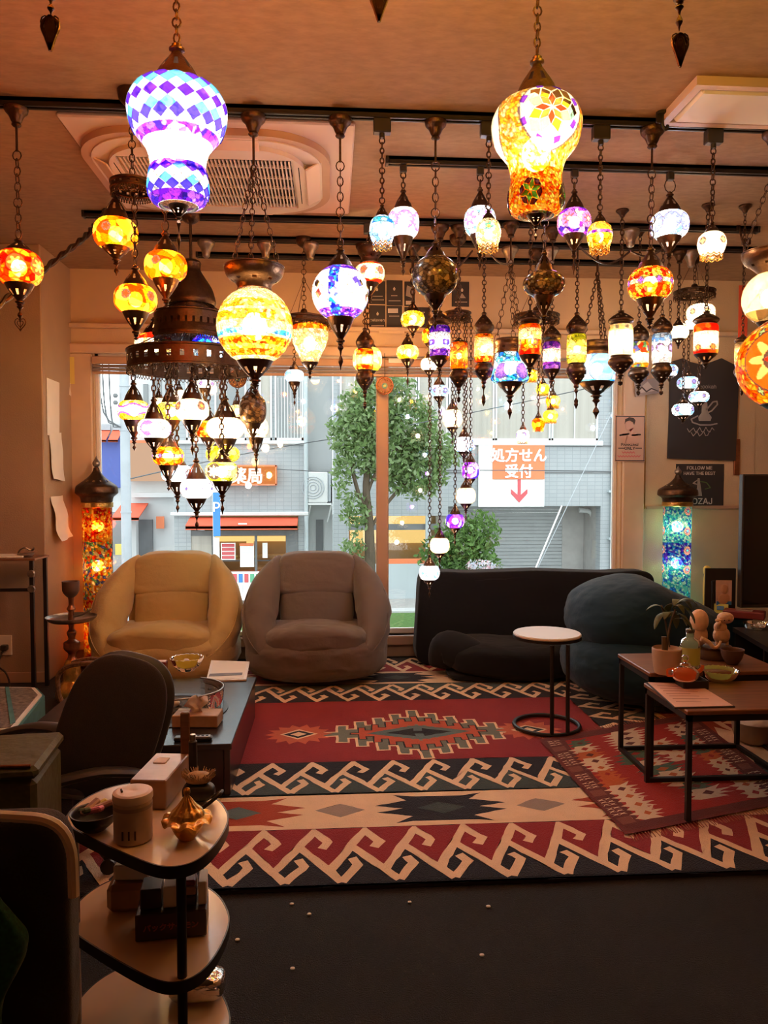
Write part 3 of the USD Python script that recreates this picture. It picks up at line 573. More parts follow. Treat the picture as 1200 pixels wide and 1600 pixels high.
lamp('cylinder', 998, 535, 575, 31, 3.98, 34, 30, 6, ('up', CEIL), dict(base='mixed', chips=120, joint=.018, bands=[(-.7, .1, 'white')]), (B2, 32), 'cylinder lamp with red and yellow top behind the bright white cylinder')
lamp('cylinder', 1034, 522, 568, 31, 3.85, 32, 37, 6, ('up', CEIL), dict(base='white', chips=140, joint=.016, bands=[(.4, 1, 'ice')], med=[(5, .3, 0, 5, (.6, .4, .9), (.5, .25, .85), None, 0)]), (B3, 22), 'white cylinder lamp with violet flowers, below the orange belted globe')
lamp('cylinder', 1103, 507, 554, 38, 3.60, 22, 18, 6, ('up', CEIL), dict(base='milk', chips=90, joint=.008, bands=[(.45, 1, 'red'), (-1, -.75, 'red')], med=[(5, .22, -.6, 5, None, (.8, .25, .05), None, 0)]), (B1, 40), 'white cylinder lamp with a red crown, in front of the black shirt')
lamp('cylinder', 1160, 536, 572, 24, 3.60, 14, 30, 10, ('up', CEIL), dict(base='cream', chips=60, joint=.01), (B1, 31), 'cream cylinder lamp half behind the large orange globe')
# --- fourth track
lamp('top', 484, 506, 567, 58, 4.24, 6, 16, 10, ('up', 500), dict(base='cream', chips=420, joint=.02, bands=[(.6, 1, 'amber')]), (B2, 26), 'spinning-top shaped cream mosaic lamp right of the rainbow globe')
lamp('oblate', 645, 487, 511, 37, 4.24, 18, 14, 4, ('bell', 13), dict(base='gold', chips=50, joint=.014), (B1, 36), 'small gold globe lamp, upper of two under the posters')
lamp('oblate', 637, 540, 562, 35, 4.20, 20, 18, 26, ('up', 520), dict(base='gold', chips=44, joint=.014), (B1, 36), 'small gold globe lamp, lower of two under the posters')
lamp('oblate', 671, 514, 537, 24, 4.36, 16, 10, 4, ('up', CEIL), dict(base='amber', chips=40, joint=.014), (B1, 36), 'small amber globe lamp peeping out left of the violet blue cylinder')
lamp('oblate', 1060, 510, 530, 32, 4.24, 16, 12, 4, ('bell', 12), dict(base='milk', chips=30, joint=.004), (B2, 33), 'small white globe lamp beside the red crowned cylinder')
lamp('oblate', 1095, 476, 502, 44, 4.36, 8, 8, 2, ('up', 464), dict(base='milk', chips=40, joint=.006, med=[(6, .35, 0, 4, None, (.6, .5, .2), None, 0)]), (B2, 30), 'white globe lamp just above the red crowned cylinder')
lamp('oblate', 1078, 500, 516, 18, 4.44, 8, 6, 2, ('up', 464), dict(base='milk', chips=20, joint=.004), (B2, 30), 'tiny white globe lamp between two larger white globes')
# --- three blue ones before the shirt
for x, a, b, w, l in ((1075, 589, 608, 34, 'upper'), (1092, 612, 629, 32, 'middle'), (1067, 631, 650, 34, 'lowest')):
    lamp('oblate', x, a, b, w, {'upper': 4.46, 'middle': 4.36, 'lowest': 4.28}[l], 12, 10, 3, ('up', 470), dict(base='ice', chips=60, joint=.008, med=[(4, .42, .1, 5, (.1, .15, .7), (.25, .2, .85), None, .6)]), (B3, 17), f'small blue spotted globe lamp before the black shirt, {l} of three')
lamp('oblate', 1046, 570, 588, 26, 4.42, 10, 8, 2, ('up', 470), dict(base='ice', chips=50, joint=.008, med=[(4, .42, .1, 5, (.1, .15, .7), (.2, .3, .85), None, 0)]), (B3, 17), 'small blue globe lamp behind the violet flowered cylinder')
# --- the long spiral of small lamps before the right window pane
for x, a, b, w, base, med, bc, l in (
    (671, 560, 579, 28, 'milk', None, B2, 'white globe, topmost of the long spiral and left of the violet blue cylinder'),
    (686, 602, 620, 31, 'ice', [(6, .5, 0, 4, (.3, .8, 1), (.1, .15, .75), None, .2)], B3, 'blue dotted globe, second from the top of the long spiral'),
    (707, 640, 668, 31, 'milk', None, B2, 'white globe in the long spiral, just above the aqua one'),
    (725, 683, 706, 31, 'ice', [(5, .5, 0, 6, (1, 1, 1), (.4, .75, 1), None, .2)], B3, 'aqua and white globe in the long spiral'),
    (735, 722, 748, 28, 'violet', [(4, .5, 0, 6, (1, 1, 1), (.85, .8, 1), (.15, .05, .6), .2)], B3, 'violet globe with white flowers, rightmost of the long spiral'),
    (728, 762, 787, 31, 'milk', None, B2, 'white globe in the long spiral, left of the red and white shop sign'),
    (711, 803, 825, 30, 'violet', [(4, .5, 0, 6, (1, 1, 1), (.95, .9, 1), (.15, .05, .6), .4)], B3, 'violet globe before the round bush, third from the bottom of the long spiral'),
    (687, 840, 864, 31, 'milk', None, B2, 'white globe, second from the bottom of the long spiral'),
    (671, 883, 906, 33, 'ice', [(4, .5, 0, 6, (.1, .5, .8), (.2, .25, .8), (.8, .85, 1), .1)], B3, 'blue flowered globe, lowest of the long spiral, in front of the black sofa')):
    sp = dict(base=base, chips=40, joint=.004 if base == 'milk' else .01)
    if med: sp['med'] = med
    lamp('oblate', x, a, b, w, 4.08 + (.115 if a < 735 else -.115) * math.sqrt(max(0, 1 - ((x - 702) / 34) ** 2)), 17, 13, 16, ('up', 498), sp, (bc, 26), l)
# --- the short spiral further right
for x, a, b, w, base, bc, l in ((830, 578, 596, 22, 'gold', B1, 'tiny gold globe, topmost of the short spiral'), (848, 600, 617, 22, 'lime', B1, 'tiny lime globe, second of the short spiral'),
    (864, 618, 637, 23, 'gold', B1, 'tiny gold globe directly under the purple cylinder lamp'), (860, 641, 660, 24, 'lime', B1, 'tiny yellow globe, rightmost low one of the short spiral'),
    (841, 653, 673, 21, 'amber', B1, 'tiny amber tulip of the short spiral, just left of its lowest yellow globe'), (817, 671, 692, 21, 'milk', B3, 'tiny white tulip with a blue dot, lowest of the short spiral')):
    sp = dict(base=base, chips=36, joint=.012)
    if base == 'milk': sp['med'] = [(4, .35, .2, 4, None, (.15, .1, .7), None, .3)]
    lamp('tulip', x, a, b, w, 4.28 + .04 * math.sin(x), 12, 0, 0, ('up', 500), sp, (bc, 36), l)
lamp('oblate', 460, 578, 597, 30, 4.30, 14, 22, 16, ('up', 512), dict(base='ice', chips=60, joint=.012), (B3, 21), 'small blue speckled globe under the low dark disc')
# --- lamps on the tiered chandelier
CH = [(209, 626, 657, 48, 31, 33, 14, 595, dict(base='gold', chips=90, joint=.01, wave=(4, .16, (.3, .08, .6), (1, .97, .92))), B2, 'gold globe with violet waves, leftmost on the tiered chandelier', 3.80),
      (241, 655, 685, 50, 35, 24, 10, 612, dict(base='white', chips=80, joint=.012, med=[(3, .75, 0, 2, (1, 1, 1), (1, 1, 1), (.3, .12, .75), .9)]), B3, 'white globe with a violet ring on the tiered chandelier', 3.66),
      (267, 629, 657, 46, 30, 26, 10, 598, dict(base='lime', chips=110, joint=.016, med=[(5, .3, -.2, 2, None, (.3, .1, .7), None, 0)]), B2, 'lime and gold globe between two others on the tiered chandelier', 3.98),
      (300, 624, 657, 52, 34, 28, 26, 590, dict(base='milk', chips=60, joint=.006, med=[(4, .4, .3, 5, (.9, .5, .1), (.8, .15, .05), None, .5)]), B2, 'bright white globe with a small red flower on the tiered chandelier', 3.60),
      (326, 658, 684, 42, 24, 21, 14, 612, dict(base='fire', chips=130, joint=.016), B1, 'red and orange globe low on the tiered chandelier', 3.98),
      (352, 653, 686, 58, 35, 30, 8, 600, dict(base='milk', chips=60, joint=.004), B2, 'very bright white globe on the right of the tiered chandelier', 3.82),
      (400, 653, 684, 38, 20, 32, 26, 612, dict(base='milk', chips=60, joint=.008), B2, 'white globe under the unlit brown globe on the tiered chandelier', 4.03),
      (263, 698, 727, 48, 26, 30, 10, 640, dict(base='amber', chips=110, joint=.016, bands=[(-.25, .2, 'cream')], med=[(8, .25, 0, 4, None, (.2, .1, .75), None, .2)]), B2, 'orange globe with blue diamonds low on the tiered chandelier', 3.84),
      (277, 727, 753, 48, 22, 28, 20, 640, dict(base='ice', chips=60, joint=.01, med=[(4, .5, 0, 4, (.5, .2, .7), (.4, .85, .8), None, .1)]), B3, 'teal and white globe behind the orange one with blue diamonds', 4.10),
      (307, 748, 779, 50, 33, 26, 24, 640, dict(base='white', chips=30, joint=.004, med=[(7, .18, 0, 2, (.15, .1, .6), (.15, .1, .6), None, .4)], wave=(6, .1, (.45, .45, .6), None)), B3, 'white globe with small blue dots, lowest of the tiered chandelier', 3.80),
      (347, 722, 752, 52, 20, 28, 24, 640, dict(base='lime', chips=60, joint=.016, med=[(3, .8, 0, 8, (1, .95, .8), (1, .96, .85), (.1, .08, .06), .3)], bands=[(-.6, .6, 'cream')]), B2, 'cream globe with a black star outline on the tiered chandelier', 3.62),
      (348, 697, 722, 52, 12, 10, 2, 640, dict(base='lime', chips=70, joint=.01), B1, 'yellow globe just above the black starred one', 4.11),
      (248, 622, 640, 22, 16, 6, 0, 606, dict(base='milk', chips=20, joint=.004), B2, 'small plain white globe behind the violet ringed one', 4.14),
      (280, 609, 627, 20, 14, 4, 0, 596, dict(base='milk', chips=20, joint=.004), B2, 'small plain white shade high behind the bright white globe', 4.16),
      (320, 594, 607, 30, 8, 24, 10, 585, dict(base='white', chips=50, joint=.012, med=[(5, .5, 0, 4, None, (.4, .2, .8), None, 0)]), B3, 'small white and violet globe tight under the ring of the tiered chandelier', 4.08),
      (371, 633, 652, 26, 24, 8, 4, 600, dict(base='cream', chips=40, joint=.008), B1, 'small cream shade left of the unlit brown globe', 4.10),
      (242, 522, 555, 60, 26, 12, 4, 470, dict(base='cream', chips=80, joint=.008, bands=[(.35, 1, 'red')]), B2, 'white globe with a red top standing above the lowest chandelier ring', 4.02),
      (326, 524, 566, 52, 14, 12, 4, 480, dict(base='ice', chips=120, joint=.02, bands=[(.2, 1, 'blue')]), B3, 'blue and white globe above the lowest chandelier ring', 3.84)]
for x, a, b, w, cp, cu, fi, tp, sp, bc, l, Y in CH:
    lamp('oblate', x, a, b, w, Y, cp, cu, fi, ('up', 553 if a > 560 else tp), sp, (bc, 24), l)
lamp('oblate', 395, 618, 662, 42, 3.86, 20, 28, 16, ('up', 553), dict(base='brown', chips=200, joint=.02), None, 'unlit brown globe hanging under the rainbow globe')
# --- tails of lamps that hang above the frame
for x, y, Y, w, spec, l in ((78, -40, 1.45, 90, dict(base='amber', chips=200, joint=.01), 'hanging lamp of which only the tail shows at the top left'), (592, -84, 1.55, 90, dict(base='gold', chips=200, joint=.01), 'hanging lamp of which only the leaf shaped tail shows at the top centre'), (1063, -52, 1.5, 96, dict(base='lime', chips=200, joint=.01), 'hanging lamp with a green tinged cup at the top right')):
    t = lamp('oblate', x, y - 60, y, w, Y, 30, 34 if x != 1063 else 60, 26 if x != 1063 else 40, ('up', CEIL), spec, (B1, 430), l)
    b = P(x, y + (60 if x != 1063 else 100), Y); s = px(22, Y); t.part('ornament', ornament(b - (0, 0, s * .8), s), 'bronze')
    t.part('leaf_drop', J(*[tube(spline([b - (0, 0, s * .2), b + (q * s * .55, 0, -s * .9), b + (q * s * .30, 0, -s * 1.6), b - (0, 0, s * 2.5)], 12), s * .13, 6) for q in (-1, -.5, 0, .5, 1)], blob(b - (0, 0, s * 1.1), (s * .40, s * .12, s * .75), .9, 3)), 'bronze')
# --- the tiered chandelier itself
cY = 3.86
def ring(R, z, hh, drops=True, n=96):
    a = np.linspace(0, 2 * np.pi, n, endpoint=False); m = [tube(np.stack([R * np.cos(a), R * np.sin(a), 0 * a + z], -1), .006, 6, True), tube(np.stack([R * np.cos(a), R * np.sin(a), 0 * a + z - hh], -1), .005, 6, True)]
    m.append(lathe([(R, z), (R, z - hh * .33), (R, z - hh * .66), (R, z - hh)], n, lambda i, j: i == 1 and j % 3 == 0))
    f = []
    if drops:
        for q in a[::1]:
            c = np.array([R * math.cos(q), R * math.sin(q), z - hh]); e = np.linspace(0, np.pi, 5); d = np.array([-math.sin(q), math.cos(q), 0])
            f.append(tube(np.array([c + d * .012 * math.cos(u) * R / .25 - np.array([0, 0, .018 * math.sin(u)]) for u in e]), .0016, 4))
            f.append(trimesh.creation.icosphere(0, .0035).apply_translation(c - (0, 0, .021)))
    return J(*m), (J(*f) if f else None)
c = P(300, 575, cY); t = Thing('tiered_chandelier', 'dark three tiered filigree chandelier carrying many globe lamps', 'chandelier', (c[0], cY, P(300, 585, cY)[2]))
at = lambda m: m.apply_translation((c[0], cY, 0))
zz = lambda y: P(300, y, cY)[2]
for R_, ya, yb in ((px(95, cY), 552, 580), (px(55, cY), 492, 530), (px(28, cY), 470, 482)):
    m, f = ring(R_, zz(ya), zz(ya) - zz(yb))
    rp = t.part('ring', at(m), 'bronze'); t.part('fringe', at(f), 'bronze', under=rp)
    sp = J(*[bar((0, 0, zz(ya)), (R_ * math.cos(a), R_ * math.sin(a), zz(ya)), .004, 5) for a in np.arange(6) * np.pi / 3]); t.part('spokes', at(sp), 'bronze')
t.part('dome', at(lathe(spline([(.012, zz(405)), (.05, zz(412)), (.045, zz(420)), (px(20, cY), zz(432)), (px(33, cY), zz(455)), (px(37, cY), zz(474)), (px(35, cY), zz(478))], 20), 32)), 'bronze')
t.part('dome', at(lathe(spline([(px(36, cY), zz(490)), (px(46, cY), zz(500)), (px(56, cY), zz(515)), (px(58, cY), zz(524))], 14), 32)), 'bronze')
t.part('plate', at(lathe([(px(93, cY) * k / 8, zz(553)) for k in range(9)], 48, lambda i, j: i > 1 and (i + j) % 2 == 0)), 'bronze')
t.part('rod', at(bar((0, 0, 2.43), (0, 0, zz(585)), .007, 8)), 'bronze')
t.part('canopy', at(lathe(spline([(.05, 2.46), (.048, 2.43), (.02, 2.40), (0, 2.395)], 8), 16)), 'bronze')
t.part('chain', at(J(*[bar((px(28, cY) * math.cos(a), px(28, cY) * math.sin(a), zz(476)), (px(55, cY) * math.cos(a), px(55, cY) * math.sin(a), zz(492)), .0025, 5) for a in np.arange(8) * np.pi / 4] + [bar((px(55, cY) * math.cos(a), px(55, cY) * math.sin(a), zz(530)), (px(94, cY) * math.cos(a), px(94, cY) * math.sin(a), zz(552)), .0025, 5) for a in np.arange(8) * np.pi / 4])), 'bronze')
# --- discs and small chandelier plates
def disc(x, y, Y, wpx, top, label, drops=True, hh=.022):
    c = P(x, y, Y); R_ = px(wpx, Y) / 2; t = Thing('pierced_disc_hanger', label, 'lamp hanger', (c[0], Y, c[2]))
    m, f = ring(R_, c[2] + hh, hh, drops, 48); mv = lambda q: q.apply_translation((c[0], Y, 0))
    rp = t.part('rim', mv(m), 'bronze')
    if f is not None: t.part('fringe', mv(f), 'bronze', under=rp)
    t.part('plate', mv(lathe(spline([(0, c[2] + hh + R_ * .42), (.018, c[2] + hh + R_ * .34), (.02, c[2] + hh + R_ * .24), (R_ * .55, c[2] + hh + R_ * .16), (R_ * .98, c[2] + hh)], 14), 40, lambda i, j: i == 10 and j % 3 == 0)), 'bronze')
    za = c[2] + hh + R_ * .4
    t.part('chain', mv(links_chain(top, za, .002, .03, True)), 'bronze')
    t.part('canopy', mv(lathe(spline([(.045, top + .03), (.044, top + .01), (.02, top - .02), (0, top - .025)], 8), 14)), 'bronze')
    if R_ > .1: t.part('cords', mv(J(*[bar((0, 0, za + .16), (R_ * .9 * math.cos(a), R_ * .9 * math.sin(a), c[2] + hh), .0015, 4) for a in (0.3, 2.4, 4.5)])), 'bronze')
    return t
disc(207, 297, 2.70, 62, 2.43, 'pierced dark disc carrying three amber globes below the air conditioner')
disc(475, 506, 4.24, 84, 2.43, 'low dark disc hanger left of the white lozenge globe')
disc(715, 496, 4.05, 40, 2.40, 'small dark disc from which the long spiral of lamps hangs')
disc(838, 500, 4.28, 70, 2.40, 'dark disc from which the short spiral of lamps hangs, behind the unlit globe')
disc(1085, 462, 4.40, 62, 2.43, 'dark disc hanger over the small lamps before the black shirt')
# swags of chain between the lamps of the second track
for i, (xa, ya, xb, yb, sag) in enumerate(((645, 385, 668, 412, 8), (668, 412, 738, 392, 22), (760, 388, 800, 412, 10), (905, 385, 985, 392, 24), (985, 392, 1040, 385, 12))):
    a, b = P(xa, ya, 3.2), P(xb, yb, 3.4); q = np.linspace(0, 1, 14)
    p = a + (b - a) * q[:, None]; p[:, 2] -= px(sag, 3.2) * np.sin(q * np.pi)
    single('chain_swag', f'dark chain swag number {i + 1} from the left among the second row of lamps' if False else ['dark chain swag under the white looped globe', 'dark chain swag behind the unlit globe', 'short dark chain swag under the violet half hidden globe', 'long dark chain swag right of the red flower globe', 'dark chain swag left of the blue and white globe'][i], 'chain', tube(p, .0045, 5), 'bronze')
spare_labels = {322: 'grey ceiling rose right of the tiered chandelier top', 485: 'grey ceiling rose above the spinning-top lamp', 797: 'grey ceiling rose above the blue pot lamp', 985: 'grey ceiling rose above the bright white cylinder lamp', 1080: 'grey ceiling rose furthest right on the fourth track', 415: 'grey ceiling rose behind the rainbow globe chains', 860: 'grey ceiling rose behind the lower unlit globe'}
for x, Y in ((322, 4.24), (485, 4.24), (797, 4.24), (985, 3.9), (1080, 4.24), (415, 4.24), (860, 4.24)):
    cc = P(x, 385, Y); r = .05
    th = Thing('spare_canopy', spare_labels[x], 'ceiling rose', (cc[0], Y, 2.43 - .09), 0, 'spare ceiling roses')
    th.part('bell', lathe(spline([(r * .9, 0), (r * .95, -.01), (r * .62, -.04), (r * .42, -.065), (r * .4, -.078), (0, -.09)], 14), 20).apply_translation((cc[0], Y, 2.43)), 'pewter')
# ------------------------------------------------------------------ outside the window: the street across
GZ = -2.43
def tiles_mat(name, c1, c2, mortar, scale):
    mat(name, {'tc': ('texture_coordinate', {}), 'mp': ('mapping', {'rotation': (math.pi / 2, 0, 0)}), 'b': ('brick_texture', {'offset': 0.0, 'color1': c1, 'color2': c2, 'mortar': mortar, 'scale': scale, 'mortar_size': .018, 'brick_width': .5, 'row_height': .25}),
               'n': ('noise_texture', {'scale': .7, 'detail': 5}), 'r': ('rgb_ramp', {'ramp': [(.3, (.86, .86, .86)), (.7, (1, 1, 1))]}), 'm': ('mix_color', {'blend_type': 'multiply', 'fac': 1.0}), 'p': ('principled_bsdf', {'roughness': .5})},
        [('tc.object', 'mp.vector'), ('mp.vector', 'b.vector'), ('tc.object', 'n.vector'), ('n.fac', 'r.fac'), ('b.color', 'm.a'), ('r.color', 'm.b'), ('m.result', 'p.base_color')], 'p.BSDF')
tiles_mat('facade_tiles', (.36, .395, .42), (.39, .42, .445), (.30, .33, .35), 2.2)
plain('facade_white', (.60, .62, .63), .6, 0, .06, .8)
plain('facade_pale', (.44, .50, .53), .6, 0, .06, .8)
plain('facade_dark', (.16, .17, .18), .6, 0, .2, 1.5)
plain('curtain', (.42, .40, .36), .8, 0, .12, 7, 0, 60, 3, (1, 1, .02))
plain('window_dark', (.24, .26, .27), .15)
plain('shutter_steel', (.34, .36, .37), .5, .2, .06, 3)
plain('concrete', (.42, .41, .40), .9, 0, .15, 2)
plain('asphalt', (.22, .22, .22), .9, 0, .15, 2)
plain('sign_orange', (.80, .22, .09), .5)
plain('sign_white', (.86, .86, .86), .5)
plain('arrow_red', (.62, .10, .12), .5)
plain('awning_red', (.70, .12, .06), .7, 0, .1, 3)
plain('sign_blue', (.08, .12, .42), .5)
plain('poster_blue', (.05, .24, .62), .5)
plain('poster_green', (.12, .42, .25), .5)
plain('pole_grey', (.38, .42, .46), .7, 0, .1, 3)
plain('wire', (.10, .11, .12), .6)
plain('wood_lit', (.55, .33, .14), .6)
plain('lawn', (.10, .21, .05), .9, 0, .35, 12, .8, 60)
plain('bark', (.10, .075, .05), .9, 0, .3, 8, .5, 20, 3, (1, 1, .2))
lit('shop_light', (1, .62, .22), 1.3)
lit('sign_light', (1, .30, .09), .85)
lit('billboard_light', (1, .62, .42), .8)
lit('letter_light', (1, .9, .8), 1.6)
mat('leaf', {'a': ('attribute', {'attribute': 'displayColor'}), 'd': ('diffuse_bsdf', {}), 't': ('translucent_bsdf', {}), 'm': ('mix_closure', {'fac': .45})}, [('a.color', 'd.color'), ('a.color', 't.color'), ('d.BSDF', 'm.closure1'), ('t.BSDF', 'm.closure2')], 'm.closure')
def pr_(x0, x1, y0, y1, Y, th=.1, bev=0.0, back=False):
    """A block whose face at depth Y covers the pixel rectangle, th deep behind that face."""
    xm, ym = (x0 + x1) / 2, (y0 + y1) / 2
    return bb(P(x0, ym, Y)[0], P(x1, ym, Y)[0], Y, Y + th, P(xm, y1, Y)[2], P(xm, y0, Y)[2], bev)
struct('ground', bb(-40, 40, 5.3, 80, GZ - .2, GZ), 'asphalt')
struct('pavement', bb(-20, 20, 20.35, 22.4, GZ, GZ + .14, .02), 'concrete')
single('lawn', 'strip of grass on the verge below the window', 'lawn', bb(-3.0, 7, 17.2, 19.9, GZ, GZ + .10), 'lawn', kind='stuff')
single('kerb', 'pale stone kerb along the far edge of the grass', 'kerb', bb(-3.0, 9, 19.95, 20.35, GZ, GZ + .16, .02), 'facade_white')
BY = 22.0
ph = Thing('pharmacy_building', 'grey tiled building across the street with the prescription banner and garage', 'building', (5, BY, GZ))
xg0, xg1 = P(700, 840, BY)[0], P(938, 840, BY)[0]; zg = P(800, 791, BY)[2]; xl = P(521, 700, BY)[0]; zt_ = P(600, 400, BY)[2]
zs = P(620, 806, BY)[2]
ph.part('wall', J(bb(xg0, 14, BY, BY + .4, zg, zt_), bb(xg1, 14, BY + .003, BY + .4, GZ, zg - .001), bb(xl, xg0, BY, BY + .4, zs, zt_), bb(xl, P(545, 800, BY)[0], BY, BY + .4, GZ, zs), bb(14, 14.3, BY, BY + 6, GZ, zt_)), 'facade_tiles')
for y in (696, 738): ph.part('joint', pr_(521, 1040, y - 1.2, y + 1.2, BY - .03, .03), 'facade_dark')
ph.part('ledge', pr_(600, 943, 688, 696, BY - .10, .10, .02), 'facade_white')
for x0, x1 in ((612, 650), (655, 698), (703, 771), (776, 859), (864, 933), (533, 575)):
    w = ph.part('window', J(pr_(x0 - 2, x1 + 2, 566, 570, BY - .07, .1), pr_(x0 - 2, x1 + 2, 685, 688.5, BY - .07, .1), pr_(x0 - 2, x0 + 1, 566, 688, BY - .07, .1), pr_(x1 - 1, x1 + 2, 566, 688, BY - .07, .1), pr_((x0 + x1) / 2 - 1, (x0 + x1) / 2 + 1, 566, 688, BY - .06, .08)), 'facade_white')
    ph.part('blind', pr_(x0 + 1, x1 - 1, 569, 686, BY - .02, .03), 'curtain', under=w)
bn = ph.part('sign_board', pr_(748, 851, 696, 792, BY - .14, .10, .01), 'sign_white')
ph.part('sign_panel', pr_(770, 851, 695.5, 749, BY - .17, .03), 'sign_orange', under=bn)
for s_, y, h_ in (('処方せん', 711, .36), ('受付', 736, .36)): ph.part('lettering', text(s_, h_, P(810.5, y, BY - .17), .02, cjk=True), 'sign_white', False, under=bn)
ar = Polygon([(-.045, .62), (.045, .62), (.045, .16), (.24, .33), (.24, .20), (0, -.06), (-.24, .20), (-.24, .33), (-.045, .16)])
ph.part('arrow', rot_x90(poly(ar, 0, .02)).apply_translation(P(811, 782, BY - .14)), 'arrow_red', False, under=bn)
# garage
gy = BY + 1.5; GX1 = P(878, 840, gy)[0]
ph.part('garage_wall', J(bb(xg0 - .3, xg0, BY + .41, gy, GZ, zg), bb(xg1 + .004, xg1 + .3, BY + .41, gy + .2, GZ, zg), bb(GX1, xg1, gy, gy + .2, GZ, zg + .4), bb(xg0 - .3, xg1 + .3, BY + .41, gy + .3, zg + .01, zg + .2)), 'concrete')
for k in range(26):
    zk = zg + .3 - k * .11
    if zk - .11 > GZ: ph.part('shutter_slat', bb(xg0, GX1, gy - .02 - .015 * (k % 2), gy + .03, zk - .11, zk - .004, .012), 'shutter_steel')
ph.part('garage_pipe', tube(spline([P(905, 797, BY + .9), P(921, 799, BY + .9), P(926, 806, BY + .9), P(926, 905, BY + .9), np.array([P(926, 905, BY + .9)[0], BY + .9, GZ])], 24), .075, 8), 'facade_white')
ph.part('downpipe', bar((P(957, 700, BY)[0], BY - .1, GZ), (P(957, 700, BY)[0], BY - .1, zt_), .07, 8), 'facade_white')
for y in (768, 842): ph.part('pipe_clip', pr_(952, 963, y - 1.5, y + 1.5, BY - .2, .2), 'facade_pale')
# lit shop in its ground floor
sx0, sx1 = P(545, 840, BY)[0], xg0 - .3
ph.part('shop_room', J(bb(sx0, sx1, BY + 2.4, BY + 2.5, GZ, zs), bb(sx0, sx1, BY + .1, BY + 2.4, zs, zs + .1), bb(sx0, sx1, BY + .1, BY + 2.4, GZ, GZ + .1)), 'wood_lit')
ph.part('shop_lamp', bb(sx0 + .1, sx1 - .1, BY + 2.1, BY + 2.3, P(600, 858, BY)[2], zs - .05), 'shop_light')
ph.part('shop_header', pr_(545, 690, 819, 828, BY + .06, .1), 'facade_dark')
ph.part('shop_glass', bb(sx0, sx1, BY + .12, BY + .14, GZ + .3, zs), 'window_glass')
ph.part('shop_stripe', pr_(600, 690, 873, 881, BY + .05, .05), 'sign_orange')
ph.part('shop_dado', pr_(545, 700, 881, 943, BY + .03, .08), 'facade_pale')
ph.part('shop_post', bar((P(668, 840, BY)[0], BY - .05, GZ), (P(668, 840, BY)[0], BY - .05, zs), .07, 8), 'facade_pale')
# recess with the outdoor unit
bx1_ = P(478, 800, BY)[0]
rc = Thing('narrow_passage', 'narrow white walled passage between the bakery building and the pharmacy building', 'passage', (P(500, 800, BY)[0], BY, GZ))
rc.part('wall', bb(bx1_ + .01, xl - .03, BY + .75, BY + .85, GZ, zt_), 'facade_white'); rc.part('door', pr_(494, 505, 812, 905, BY + .68, .06), 'facade_dark')
rc.part('pale_wall', bb(xl - .025, xl - .005, BY + .02, BY + .75, GZ, zt_), 'facade_pale')
ac = Thing('outdoor_unit', 'white air conditioning outdoor unit on brackets high in the passage', 'outdoor unit', P(497, 790, BY - .1))
ac.part('casing', pr_(481, 512, 737, 786, BY - .1, .6, .03), 'facade_white'); ac.part('side_grille', pr_(512, 517, 740, 784, BY - .02, .5, .02), 'pole_grey')
ac.part('fan_guard', J(*[tube([P(489, 762, BY - .12) + (r * math.cos(a), 0, r * math.sin(a)) for a in np.linspace(0, 6.283, 24, endpoint=False)], .012, 4, True) for r in (.08, .16, .24, .31)]), 'pole_grey')
ac.part('bracket', J(pr_(481, 518, 786, 789, BY - .1, .8), bar(P(485, 789, BY), P(480, 815, BY + .3), .03), bar(P(518, 789, BY), P(512, 815, BY + .3), .03)), 'facade_white')
# bakery
bk = Thing('bakery_building', 'grey building with an orange sign and a lit shop under a red awning', 'building', (P(380, 800, BY)[0], BY, GZ))
ya = P(370, 806, BY)[2]; bx0, bx1 = P(272, 800, BY)[0], P(478, 800, BY)[0]
bk.part('wall', J(bb(bx0, bx1, BY, BY + .3, ya, zt_), bb(bx0, bx0 + .3, BY + .31, BY + 9, GZ, zt_), bb(bx0, P(298, 800, BY)[0], BY, BY + .3, GZ, ya), bb(P(466, 800, BY)[0], bx1, BY, BY + .3, GZ, ya), bb(bx1 - .2, bx1 - .002, BY + .31, BY + .9, GZ, zt_)), 'facade_tiles')
bk.part('ledge', pr_(272, 478, 688, 694, BY - .12, .12, .02), 'facade_white'); bk.part('ledge', pr_(266, 482, 800, 806, BY - .16, .16, .02), 'facade_white')
for x0, x1 in ((290, 318), (405, 425), (429, 474), (335, 385)):
    w = bk.part('window', J(pr_(x0, x1, 574, 578, BY - .05, .08), pr_(x0, x1, 684, 688, BY - .05, .08), pr_(x0, x0 + 3, 574, 688, BY - .05, .08), pr_(x1 - 3, x1, 574, 688, BY - .05, .08)), 'facade_white')
    bk.part('pane', pr_(x0 + 2, x1 - 2, 576, 686, BY - .02, .03), 'window_dark' if x0 != 405 else 'curtain', under=w)
    if x0 == 429: bk.part('bars', J(*[pr_(x, x + 1.2, 590, 686, BY - .04, .02) for x in range(434, 472, 5)]), 'facade_white', under=w)
sg = bk.part('shop_sign', pr_(330, 431, 728, 757, BY - .35, .30, .02), 'sign_light'); bk.part('sign_frame', J(pr_(329, 432, 726.5, 729, BY - .36, .32), pr_(329, 432, 756, 758.5, BY - .36, .32), pr_(430, 432, 727, 758, BY - .36, .32)), 'sign_orange', under=sg)
bk.part('lettering', text('薬局', .40, P(385, 743, BY - .35), .02, cjk=True), 'letter_light', False, under=sg)
